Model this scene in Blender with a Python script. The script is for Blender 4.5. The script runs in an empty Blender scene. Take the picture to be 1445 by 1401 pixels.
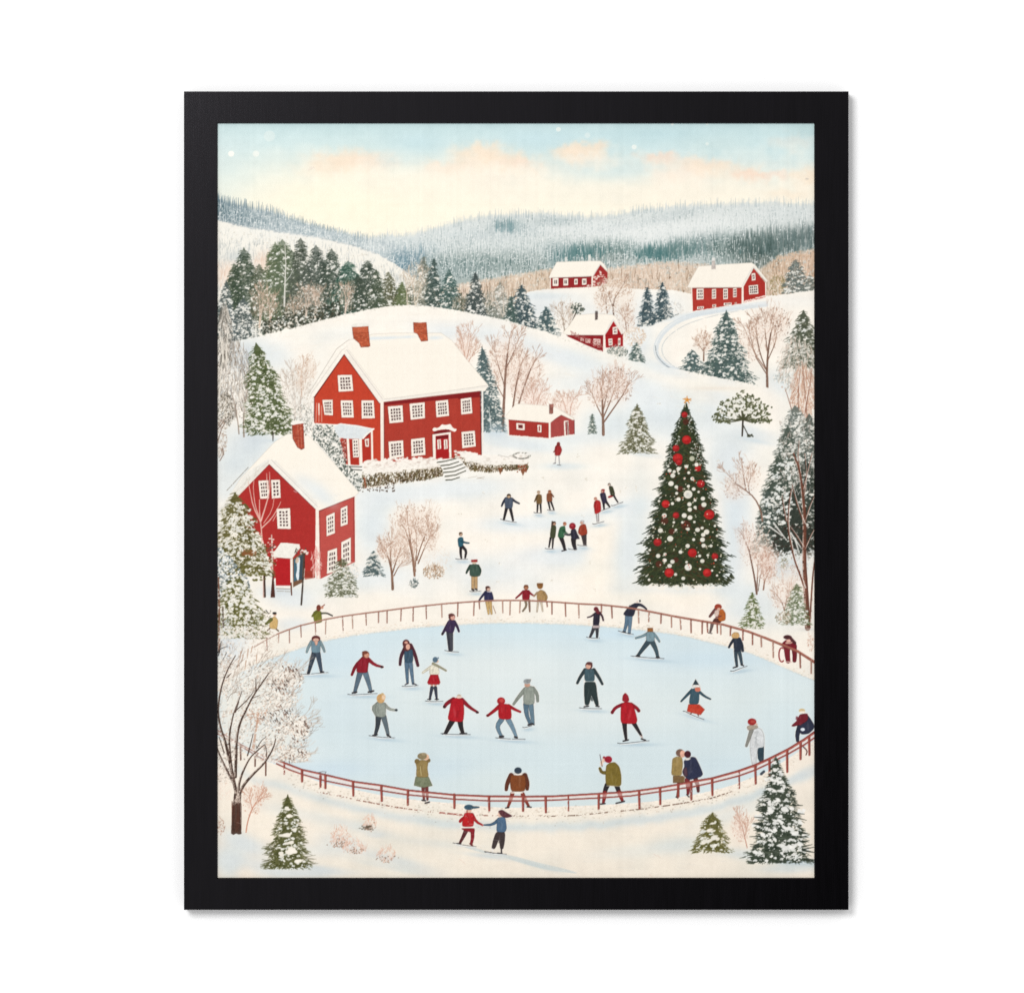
import math
import numpy as np
try:
    import bpy
except ImportError:          # lets the painter run on its own
    bpy = None

# ---------------------------------------------------------------- the paint
# The print is a flat picture.  Its ink is computed here, stroke by stroke,
# as one colour per vertex of a fine flat sheet, and every painted subject
# (house, tree, skater ...) keeps the cells it covers as a mesh of its own.
S = 1.25                                  # sheet vertices per drawing unit
X0, Y0, X1, Y1 = 302.0, 169.5, 1154.0, 1243.5   # sheet, drawing units
W = int(round((X1 - X0) * S)); H = int(round((Y1 - Y0) * S))
rng = np.random.default_rng(20241)
U = rng.uniform
RN = rng.normal
can = np.zeros((H, W, 3), np.float32)     # display-referred colour 0..255
ids = np.zeros((H, W), np.int32)
items = [('print', None)]
cur = 0

def noise(cell, seed):
    r = np.random.default_rng(seed)
    gx, gy = int(W / cell) + 3, int(H / cell) + 3
    g = r.random((gy, gx)).astype(np.float32)
    y = np.arange(H, dtype=np.float32) / cell; x = np.arange(W, dtype=np.float32) / cell
    yi = y.astype(int); xi = x.astype(int)
    fy = y - yi; fx = x - xi
    fy = (fy * fy * (3 - 2 * fy))[:, None]; fx = (fx * fx * (3 - 2 * fx))[None, :]
    a = g[yi][:, xi]; b = g[yi][:, xi + 1]; c = g[yi + 1][:, xi]; d = g[yi + 1][:, xi + 1]
    return (a * (1 - fx) + b * fx) * (1 - fy) + (c * (1 - fx) + d * fx) * fy

N1 = noise(1.6 * S, 1); N2 = noise(4 * S, 2); N3 = noise(14 * S, 3); N4 = noise(50 * S, 4)
YY, XX = np.mgrid[0:H, 0:W].astype(np.float32)
PX = XX / S + X0; PY = YY / S + Y0        # drawing coordinates of every vertex

def C(*c): return np.array(c, np.float32)
def mix(a, b, t): return np.asarray(a, np.float32) * (1 - t) + np.asarray(b, np.float32) * t

def item(name, label=None):
    global cur
    items.append((name, label)); cur = len(items) - 1
    return cur
def ground():
    global cur
    cur = 0

def tidy(k, close=2, open_=1):
    """make the cells of item k one silhouette: fill pin holes, drop lone specks"""
    yx = np.argwhere(ids == k)
    if len(yx) == 0: return
    y0, x0 = np.maximum(yx.min(0) - 6, 0); y1, x1 = yx.max(0) + 7
    m = ids[y0:y1, x0:x1] == k
    def dil(m, n):
        for _ in range(n):
            o = m.copy(); o[1:] |= m[:-1]; o[:-1] |= m[1:]; o[:, 1:] |= m[:, :-1]; o[:, :-1] |= m[:, 1:]; m = o
        return m
    m = ~dil(~dil(m, close), close)
    if open_: m = dil(~dil(~m, open_), open_)
    sub = ids[y0:y1, x0:x1]
    sub[(sub == k) & ~m] = 0
    sub[m] = k

def bb(x0, y0, x1, y1, pad=2):
    a = max(int((x0 - X0) * S) - pad, 0); b = min(int((x1 - X0) * S) + pad + 1, W)
    c = max(int((y0 - Y0) * S) - pad, 0); d = min(int((y1 - Y0) * S) + pad + 1, H)
    return (slice(c, d), slice(a, b)) if b > a and d > c else None

def put(sl, cov, col, mark=True, tex=0.0):
    sub = can[sl]
    col = np.asarray(col, np.float32)
    if tex:
        col = col * (1 + tex * ((N1[sl] - .5) + .6 * (N2[sl] - .5)))[..., None]
    sub += (col - sub) * cov[..., None]
    if mark:
        ids[sl][cov > .45] = cur

def chaikin(p, n=1, closed=True, k=.25):
    p = np.asarray(p, np.float32)
    for _ in range(n):
        q = np.roll(p, -1, 0) if closed else p[1:]
        a = p if closed else p[:-1]
        r = np.empty((2 * len(a), 2), np.float32)
        r[0::2] = a * (1 - k) + q * k; r[1::2] = a * k + q * (1 - k)
        if not closed: r = np.vstack([p[:1], r, p[-1:]])
        p = r
    return p

def poly(pts, col, a=1.0, rnd=0, tex=0.05, mark=True, ss=3):
    p = np.asarray(pts, np.float32)
    if rnd: p = chaikin(p, rnd)
    sl = bb(p[:, 0].min(), p[:, 1].min(), p[:, 0].max(), p[:, 1].max())
    if sl is None: return
    q = (p - [X0, Y0]) * S
    y0, x0 = sl[0].start, sl[1].start; h, w = sl[0].stop - y0, sl[1].stop - x0
    off = (np.arange(ss) + .5) / ss - .5
    ys = (y0 + np.arange(h)[:, None] + off).ravel(); xs = (x0 + np.arange(w)[:, None] + off).ravel()
    ins = np.zeros((len(ys), len(xs)), bool)
    for i in range(len(q)):
        (ax, ay), (bx, by) = q[i - 1], q[i]
        if ay == by: continue
        c = (ys > min(ay, by)) & (ys <= max(ay, by))
        if not c.any(): continue
        yy = ys[c]
        ins[c] ^= xs[None, :] < (ax + (yy - ay) * (bx - ax) / (by - ay))[:, None]
    cov = ins.reshape(h, ss, w, ss).mean((1, 3)).astype(np.float32)
    put(sl, cov * a, col, mark, tex)

def stroke(pts, w0, w1, col, a=1.0, rough=0.0, smooth=0, mark=True, tex=0.04):
    p = np.asarray(pts, np.float32)
    if smooth: p = chaikin(p, smooth, False)
    m = max(w0, w1) / 2 + 1
    sl = bb(p[:, 0].min() - m, p[:, 1].min() - m, p[:, 0].max() + m, p[:, 1].max() + m, 1)
    if sl is None: return
    x = PX[sl]; y = PY[sl]
    d = np.diff(p, axis=0); L = np.hypot(d[:, 0], d[:, 1]); T = max(L.sum(), 1e-6); acc = 0.0
    best = np.full(x.shape, -9e9, np.float32)
    for i in range(len(d)):
        if L[i] < 1e-6: continue
        t = np.clip(((x - p[i, 0]) * d[i, 0] + (y - p[i, 1]) * d[i, 1]) / (L[i] * L[i]), 0, 1)
        r = (w0 + (w1 - w0) * (acc + t * L[i]) / T) / 2
        e = r - np.hypot(x - p[i, 0] - t * d[i, 0], y - p[i, 1] - t * d[i, 1])
        np.maximum(best, e, out=best); acc += L[i]
    cov = np.clip(best * S + .5, 0, 1)
    wmin = min(w0, w1) * S
    if rough: cov = cov * np.clip((N1[sl] * .6 + N2[sl] * .4 - rough) * 6 + .5, 0, 1)
    put(sl, cov * a, col, mark, tex)

def dab(x, y, rx, ry, col, a=1.0, rot=0.0, mark=True, tex=0.0, rg=0.0):
    r = max(rx, ry) + .8
    sl = bb(x - r, y - r, x + r, y + r, 1)
    if sl is None: return
    dx = PX[sl] - x; dy = PY[sl] - y
    if rot:
        c, s = math.cos(rot), math.sin(rot)
        dx, dy = dx * c + dy * s, dy * c - dx * s
    q = np.sqrt((dx / rx) ** 2 + (dy / ry) ** 2)
    if rg: q = q + rg * (N1[sl] + .7 * N2[sl] - .85)
    cov = np.clip((1 - q) * min(rx, ry) * S + .5, 0, 1)
    put(sl, cov * a, col, mark, tex)

def haze(x, y, rx, ry, col, a=.5, rot=0.0, p=1.0, mark=False):
    """soft wash"""
    k = 2.2; r = max(rx, ry) * k
    sl = bb(x - r, y - r, x + r, y + r)
    if sl is None: return
    dx = PX[sl] - x; dy = PY[sl] - y
    if rot:
        c, s = math.cos(rot), math.sin(rot)
        dx, dy = dx * c + dy * s, dy * c - dx * s
    q = ((dx / rx) ** 2 + (dy / ry) ** 2) ** p
    cov = np.exp(-q) * a
    put(sl, cov, col, mark)

def lerp(pts):
    p = np.asarray(pts, np.float32)
    return lambda x: np.interp(x, p[:, 0], p[:, 1])

def below(fn, col, a=1.0, soft=.6, tex=.01, x0=None, x1=None, ymax=None, fuzz=0.0):
    """paint everything under the curve fn (x -> y)"""
    sl = bb(X0 if x0 is None else x0, Y0, X1 if x1 is None else x1, Y1 if ymax is None else ymax)
    y = fn(PX[sl]) + fuzz * (N1[sl] + N2[sl] - 1)
    cov = np.clip((PY[sl] - y) / soft + .5, 0, 1) * a
    put(sl, cov, col, True, tex)

class Z:
    """points read in an enlarged detail, given back in drawing units"""
    def __init__(s, x, y, k): s.x, s.y, s.k = x, y, k
    def __call__(s, pts): return [(s.x + px / s.k, s.y + py / s.k) for px, py in pts]
    def w(s, v): return v / s.k
# ---------------------------------------------------------------- sky
CREAM = C(253, 246, 226)
def wash(fld, x, y, rx, ry, col, a, rot=0.0, p=1.0):
    dx = PX - x; dy = PY - y
    if rot:
        c, s = math.cos(rot), math.sin(rot); dx, dy = dx * c + dy * s, dy * c - dx * s
    k = (np.exp(-((dx / rx) ** 2 + (dy / ry) ** 2) ** p) * a)[..., None]
    fld += (np.asarray(col, np.float32) - fld) * k

def grad(v, stops):
    ys = [s[0] for s in stops]
    return np.stack([np.interp(v, ys, [s[1][i] for s in stops]) for i in range(3)], -1).astype(np.float32)

NS = noise(22 * S, 31) * .6 + noise(9 * S, 32) * .4
sky = grad(PY + (NS - .5) * 26, [(170, (199, 223, 224)), (205, (207, 228, 228)), (235, (224, 234, 228)), (262, (243, 241, 226)), (290, (252, 245, 226)), (340, (253, 245, 226))])
wash(sky, 310, 235, 70, 60, (215, 231, 229), .8)
wash(sky, 470, 290, 150, 60, (254, 246, 222), .85)
wash(sky, 640, 260, 120, 40, (253, 244, 225), .6)
wash(sky, 760, 195, 60, 16, (197, 222, 226), .7)
wash(sky, 590, 200, 45, 20, (199, 223, 226), .8)
wash(sky, 560, 232, 35, 14, (214, 229, 226), .7)
wash(sky, 930, 188, 80, 13, (193, 219, 222), .8)
wash(sky, 1140, 182, 30, 14, (190, 214, 214), .8)
wash(sky, 870, 243, 48, 14, (209, 226, 225), .75)
wash(sky, 1010, 205, 50, 14, (205, 223, 220), .5)
wash(sky, 950, 272, 200, 22, (250, 240, 222), .6)
PEACH = (250, 226, 200)
NWX = noise(16 * S, 35) * .6 + noise(7 * S, 36) * .4; NWY = noise(12 * S, 37) * .6 + noise(5 * S, 38) * .4
def cloud(x, y, rx, ry, c, a):
    dx = (PX - x + (NWX - .5) * 34) / rx; dy = PY - y + (NWY - .5) * 15
    dy = np.where(dy < 0, dy / (ry * .95), dy / (ry * 1.6))
    k = (np.exp(-(dx * dx + dy * dy) ** 1.5) * a * .92)[..., None]
    cc = mix(np.asarray(c, np.float32)[None, None], C(252, 242, 224)[None, None], np.clip(dy * .8, 0, .9)[..., None])
    sky[:] = sky + (cc - sky) * k
for x, y, rx, ry, a, c in [(486, 224, 42, 13, .8, PEACH), (520, 232, 40, 18, .55, (251, 231, 212)), (470, 236, 45, 12, .5, PEACH), (545, 246, 60, 16, .5, CREAM),
        (680, 216, 38, 16, .85, PEACH), (716, 228, 46, 13, .7, PEACH), (640, 236, 46, 10, .7, (250, 229, 208)), (735, 232, 26, 8, .6, (247, 220, 200)), (690, 246, 90, 18, .6, (252, 240, 222)),
        (828, 210, 34, 11, .85, PEACH), (806, 216, 26, 9, .6, PEACH), (840, 226, 40, 9, .5, (250, 236, 218)),
        (930, 220, 24, 8, .8, (246, 220, 200)), (984, 232, 46, 11, .8, (249, 228, 206)), (955, 247, 40, 13, .6, (250, 232, 214)), (1020, 240, 50, 10, .5, PEACH),
        (1062, 245, 26, 8, .85, (248, 220, 198)), (1093, 246, 22, 6, .6, (247, 221, 202)), (1140, 248, 26, 13, .75, PEACH), (1122, 200, 30, 10, .45, (232, 224, 212)), (1115, 274, 36, 8, .4, PEACH)]:
    cloud(x, y, rx, ry, c, a)
sky += ((NS - .5) * 5 + (noise(6 * S, 33) - .5) * 3)[..., None]
can[:] = sky
item('painted_sky', 'pale blue painted sky with peach clouds'); ids[:] = cur; SKY = cur
for x, y, r, a in [(326, 217, 4.2, .95), (361, 217, 4.6, .6), (788, 182.5, 3.4, .6), (895, 207.5, 3.6, .6), (998, 203, 2.4, .4), (949, 175, 2, .6), (998, 175, 1.6, .5), (829, 191, 4, .3), (380, 192, 8, .25), (873, 256, 5, .15), (875, 228, 6, .12)]:
    dab(x, y, r, r * .95, (252, 250, 240), a, mark=False)
dab(1139, 252.5, 2.6, 1.2, (180, 176, 168), .5, mark=False)
for i in range(5): dab(432 + U(0, 12), 238 + U(-3, 3), 1.5, 1, (222, 200, 190), .3, mark=False)

# ---------------------------------------------------------------- far forests
def forest(ridge, base, field, n, h0, h1, xa, xb, jit=22, lightp=.5, wid=1.5, fade=.75, up=.5):
    xs = U(xa, xb, n); u = U(0, 1, n) ** up
    ys = ridge(xs) + u * (base(xs) - ridge(xs))
    o = np.argsort(ys)
    for x, y in zip(xs[o], ys[o]):
        cx = min(max(int((x - X0) * S), 0), W - 1); cy = min(max(int((y - Y0) * S), 0), H - 1)
        c = field[cy, cx]
        k = U(0, 1)
        c = mix(c, (240, 241, 237), U(.2, .8)) if k < lightp else np.clip(c - U(0, jit * 2.3) * C(1.05, .95, .92), 20, 255)
        h = U(h0, h1)
        stroke([(x, y), (x + U(-.8, .8), y - h)], U(.7, 1.3) * wid, .35, c, U(.35, .95) * fade, tex=0)

rA = lerp([(300, 277), (340, 289), (380, 297), (420, 312), (460, 326), (500, 335), (540, 340), (560, 346), (575, 356), (600, 372)])
bA = lerp([(300, 309), (350, 321), (400, 328), (450, 335), (500, 347), (530, 357), (555, 371), (577, 386), (600, 404)])
rB = lerp([(500, 345), (545, 332), (565, 334), (585, 331), (600, 326), (640, 315), (680, 306), (720, 303), (770, 301), (830, 307), (870, 303), (900, 297), (960, 291), (1030, 287), (1080, 286), (1160, 289)])
bB = lerp([(500, 400), (560, 400), (640, 395), (700, 392), (760, 390), (850, 385), (950, 388), (1160, 400)])

fB = grad(PY, [(280, (214, 219, 216)), (320, (213, 219, 216)), (350, (198, 208, 205)), (380, (176, 189, 184)), (420, (176, 184, 174))])
for x, y, rx, ry, c, a, r in [(560, 345, 40, 18, (190, 206, 210), .7, .3), (585, 372, 22, 22, (122, 152, 164), .8, .7), (600, 352, 30, 14, (190, 205, 209), .6, 0),
        (715, 319, 22, 9, (118, 150, 154), .95, -.1), (735, 326, 34, 8, (140, 166, 170), .8, 0), (785, 314, 30, 7, (150, 172, 176), .8, 0), (690, 336, 60, 9, (178, 192, 196), .7, -.1), (650, 330, 40, 10, (196, 208, 210), .6, 0),
        (700, 345, 80, 9, (206, 215, 213), .8, 0), (690, 374, 84, 14, (128, 152, 148), .9, 0), (640, 380, 44, 16, (132, 156, 154), .8, 0),
        (830, 324, 60, 8, (214, 221, 220), .8, 0), (900, 318, 50, 6, (172, 186, 190), .8, -.12), (955, 305, 40, 8, (176, 190, 192), .7, -.2),
        (905, 334, 80, 12, (231, 233, 230), 1, -.12), (1000, 316, 90, 12, (226, 229, 226), .95, -.08), (1100, 302, 70, 10, (202, 210, 210), .6, 0),
        (822, 356, 30, 12, (98, 138, 138), 1, 0), (862, 352, 34, 12, (106, 138, 134), .95, 0), (850, 368, 40, 8, (128, 146, 138), .7, 0), (782, 350, 22, 12, (160, 180, 180), .7, 0), (792, 368, 18, 12, (106, 144, 146), .8, 0),
        (925, 358, 36, 9, (92, 134, 132), 1, .05), (960, 352, 40, 12, (112, 140, 138), .9, -.2), (1000, 344, 40, 13, (132, 154, 154), .9, -.2), (1030, 352, 34, 16, (96, 126, 120), .95, 0),
        (1075, 350, 46, 20, (100, 118, 112), 1, -.1), (1120, 340, 44, 18, (112, 128, 124), .95, 0), (1070, 378, 30, 18, (104, 116, 106), .9, 0), (1140, 330, 20, 14, (120, 136, 134), .9, 0)]:
    wash(fB, x, y, rx, ry, c, a, r, 1.3)
fB = fB * .72 + (fB.mean(-1, keepdims=True) * C(.985, 1.01, .99)) * .28
item('painted_forest', 'pale frosty forest on the far right hill')
below(rB, (210, 217, 215), .8, 7, fuzz=6)
k = np.clip((PY - rB(PX) + 2) / 8, 0, 1) * (PY < bB(PX) + 25)
can += (fB - can) * (k * .9)[..., None]; ids[k > .5] = cur
forest(rB, bB, fB, 10500, 4, 11, 500, 1154, lightp=.55, wid=1.25)
for i in range(2600):
    x = U(520, 1154); y = rB(x) + 6 + U(0, 1) * (bB(x) - rB(x) - 6)
    dab(x, y, U(.4, 1.1), U(.4, .9), (236, 238, 234) if U(0, 1) < .7 else (120, 140, 138), U(.25, .8), U(0, 3))
def minifirs(ridge, base, field, n, xa, xb, h0, h1, dk=42, skip=.0):
    xs = U(xa, xb, n); u = U(0, 1, n) ** .7; ys = ridge(xs) + 3 + u * (base(xs) - ridge(xs) - 2); o = np.argsort(ys)
    for x, y in zip(xs[o], ys[o]):
        c = field[min(max(int((y - Y0) * S), 0), H - 1), min(max(int((x - X0) * S), 0), W - 1)]
        if c[0] > 222 and U(0, 1) < .8: continue
        h = U(h0, h1); d = np.clip(c - U(.3, 1.2) * dk * C(1.1, .95, .92), 30, 255)
        stroke([(x, y), (x, y - h)], U(1.6, 2.8), .3, d, U(.45, .9), tex=.1, rough=.2)
        for j in range(3): dab(x + U(-1.6, 1.6), y - U(0, .8) * h, U(.5, 1.1), U(.4, .8), (238, 240, 236), U(.5, .9), U(-.6, .6))
        if U(0, 1) < .5: stroke([(x + U(1, 2.4), y + 1), (x + U(1, 2.2), y - h * U(.5, .9))], .9, .4, (236, 239, 236), U(.5, .9), tex=0)
minifirs(rB, bB, fB, 1500, 520, 1154, 6, 12)
for i in range(240):                                  # ragged skyline
    x = U(520, 1154); y = rB(x) + U(0, 3)
    stroke([(x, y + 3), (x + U(-.6, .6), y - U(5, 11))], 1.1, .4, mix((150, 166, 170), (205, 212, 212), U(0, 1)), U(.4, .8), tex=0)
for cx, cy, sx, sy, n, c in [(822, 355, 34, 8, 90, (70, 112, 112)), (925, 356, 32, 7, 90, (64, 108, 108)), (1075, 345, 48, 15, 260, (62, 82, 78)), (965, 350, 40, 9, 90, (84, 116, 114)), (715, 319, 18, 5, 40, (92, 128, 134)), (1120, 335, 40, 12, 120, (80, 98, 96)), (585, 366, 14, 16, 60, (98, 130, 144))]:
    for i in range(n):
        x, y = RN(cx, sx * .5), RN(cy, sy * .6)
        if x > 1152: continue
        stroke([(x, y + 5), (x + U(-.6, .6), y - U(3, 9))], U(1.2, 2.4), .4, mix(c, (150, 170, 168), U(0, .45)), U(.5, .9), tex=0)

fA = grad(PX, [(300, (118, 136, 142)), (380, (160, 174, 178)), (450, (172, 186, 189)), (520, (196, 206, 207)), (560, (166, 182, 186)), (600, (132, 154, 162))])
wash(fA, 330, 302, 40, 10, (84, 112, 122), .7, .3); wash(fA, 430, 327, 60, 6, (126, 148, 158), .7, .15); wash(fA, 570, 372, 20, 14, (110, 142, 156), .8, .7)
item('painted_forest', 'blue grey forest on the far left hill')
k = np.clip((PY - rA(PX) + 1) / 6, 0, 1) * (PY < bA(PX) + 3) * (PX < 600)
can += (mix(fA, (214, 222, 222), .25) - can) * (k * .85)[..., None]; ids[k > .5] = cur
forest(rA, bA, fA, 2300, 5, 13, 302, 598, lightp=.36)
minifirs(rA, bA, fA, 420, 302, 596, 7, 13, 34)
for i in range(150):
    x = U(302, 560); y = rA(x) + U(0, 4)
    stroke([(x, y + 3), (x + U(-.5, .5), y - U(4, 12))], 1.2, .4, mix((84, 108, 120), (170, 186, 190), U(0, 1) if x > 380 else U(0, .6)), U(.5, .85), tex=0)

# snowy near slope on the left
item('painted_snow_slope', 'snowy slope above the dark fir wood')
m = (PX < 596)
sl = bb(X0, 300, 596, 480)
y = bA(PX[sl]) + 2.5 * (N1[sl] - .5)
cov = np.clip((PY[sl] - y) / .9 + .5, 0, 1) * (PX[sl] < 596)
put(sl, cov, mix((248, 242, 228), (238, 236, 228), .3), True, .015)
for i in range(230):
    x = U(303, 590); y = bA(x) + U(-1, 1.4)
    dab(x, y, U(.8, 1.8), U(.6, 1.1), mix((120, 132, 138), (220, 222, 218), U(0, 1) ** .6), U(.4, .8))
NA = noise(18 * S, 44)
for i in range(2100):
    x = U(303, 590); d = U(0, 1) ** .75; y = bA(x) + 4 + d * (430 - bA(x))
    cy, cx = int((y - Y0) * S), int((x - X0) * S)
    q = NA[min(cy, H - 1), min(cx, W - 1)]
    if q < .42 and U(0, 1) < .75: continue
    stroke([(x, y), (x + U(-1.6, 1.6), y - U(2.5, 7))], U(.6, 1.1), .4, mix((150, 160, 162), (226, 226, 220), U(0.1, 1)), U(.3, .7), tex=0, mark=False)
for i in range(90):
    x = U(303, 570); y = bA(x) + U(4, 24)
    dab(x, y, U(.7, 1.4), .7, (196, 186, 168), U(.3, .7), mark=False)
for i in range(900):                                   # frosted saplings low on the slope
    x = U(303, 585); y = np.interp(x, [303, 400, 480, 590], [352, 352, 372, 408]) + U(-10, 60)
    if y < bA(x) + 6: continue
    h = U(4, 11); c = mix((150, 158, 158), (206, 208, 202), U(0, 1)); 
    stroke([(x, y), (x + U(-1, 1), y - h)], U(.7, 1.3), .4, c, U(.35, .75), tex=0, mark=False)
    if U(0, 1) < .6: dab(x + U(-1.5, 1.5), y - U(0, 1) * h, U(.6, 1.3), U(.5, 1), (246, 243, 234), .8, mark=False)
for x, y, rx, ry, a in [(322, 388, 26, 16, .55), (372, 370, 14, 16, .6), (330, 372, 22, 6, .2)]:
    haze(x, y, rx, ry, (240, 214, 194), a)
for i in range(200):
    x, y = (RN(322, 13), RN(390, 9)) if i < 120 else (RN(372, 6), RN(372, 8))
    if x < 303: continue
    stroke([(x, y), (x + U(-1, 1), y - U(3, 7))], .9, .4, mix((220, 184, 160), (244, 226, 208), U(0, 1)), .6, tex=0, mark=False)
haze(335, 362, 18, 9, (186, 196, 198), .5)

for x, y, rx, ry, a in [(905, 322, 150, 16, .55), (640, 338, 120, 20, .25), (1060, 300, 110, 16, .35), (800, 330, 80, 12, .3), (450, 325, 130, 18, .45), (545, 345, 34, 18, .42), (350, 300, 50, 12, .2)]:
    sl = bb(x - rx * 2, y - ry * 2, x + rx * 2, y + ry * 2); q = ((PX[sl] - x) / rx) ** 2 + ((PY[sl] - y) / ry) ** 2
    cov = np.exp(-q) * a * (ids[sl] != SKY) * np.clip(.5 + N1[sl], 0, 1.2); can[sl] += (C(236, 238, 234) - can[sl]) * cov[..., None]
# ---------------------------------------------------------------- tan brush below the forest
rC = lerp([(590, 412), (640, 402), (680, 394), (740, 384), (780, 377), (850, 378), (900, 372), (950, 368), (1000, 372), (1060, 384), (1075, 376), (1100, 358), (1160, 348)])
bC = lerp([(590, 440), (700, 430), (780, 424), (900, 424), (960, 440), (1160, 430)])
NB = noise(7 * S, 61)
item('painted_brush', 'tan frosted brush along the foot of the forest')
fC = grad(PX, [(590, (214, 204, 190)), (660, (226, 204, 184)), (760, (218, 196, 172)), (900, (226, 202, 182)), (1000, (214, 196, 176)), (1060, (176, 170, 154)), (1090, (206, 176, 148)), (1154, (212, 178, 152))])
sl = bb(590, 340, 1154, 445)
cov = np.clip((PY[sl] - rC(PX[sl]) - 6 * (N2[sl] - .5)) / 6, 0, 1)
cov *= np.clip((N1[sl] + N2[sl] - .55) * 4, .35, 1)
cov = np.where(PY[sl] > bC(PX[sl]) + 2, 0, cov)
put(sl, cov * .9, (222, 200, 178), True, .06)
can[sl] += (fC[sl] - can[sl]) * (cov * .6)[..., None]
xs = U(596, 1154, 5200); ys = rC(xs) + U(0, 1, 5200) * (bC(xs) - rC(xs)) + 3
for x, y in sorted(zip(xs, ys), key=lambda t: t[1]):
    c = fC[int((y - Y0) * S), min(int((x - X0) * S), W - 1)]
    k = U(0, 1)
    if NB[int((y - Y0) * S), min(int((x - X0) * S), W - 1)] > .5: k *= .72
    if k < .48: col = mix(c, (248, 237, 222), U(.35, .95))
    elif k < .8: col = mix(c, (186, 156, 128), U(.1, .7))
    else: col = mix(c, (112, 90, 70), U(.3, .9))
    if U(0, 1) < .5: stroke([(x, y + 1), (x + U(-1.5, 1.5), y - U(2, 6))], U(.7, 1.2), .45, col, U(.4, .9), tex=0)
    else: dab(x, y - 2, U(.7, 1.7), U(.6, 1.2), col, U(.4, .9), U(0, 3))
for i in range(420):
    x = U(600, 1150); y = rC(x) + 6 + U(0, 1) * (bC(x) - rC(x) - 6)
    stroke([(x, y + 4), (x + U(-1.2, 1.2), y - U(3, 9))], U(.7, 1.3), .5, mix((120, 96, 76), (196, 168, 140), U(0, 1)), U(.4, .8), tex=0)
for i in range(120):
    x = U(600, 1150); y = bC(x) - U(2, 14)
    stroke([(x, y), (x + U(-1, 1), y - U(6, 12))], .9, .5, mix((240, 226, 208), (150, 126, 104), U(0, 1)), .7, tex=0)

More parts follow.
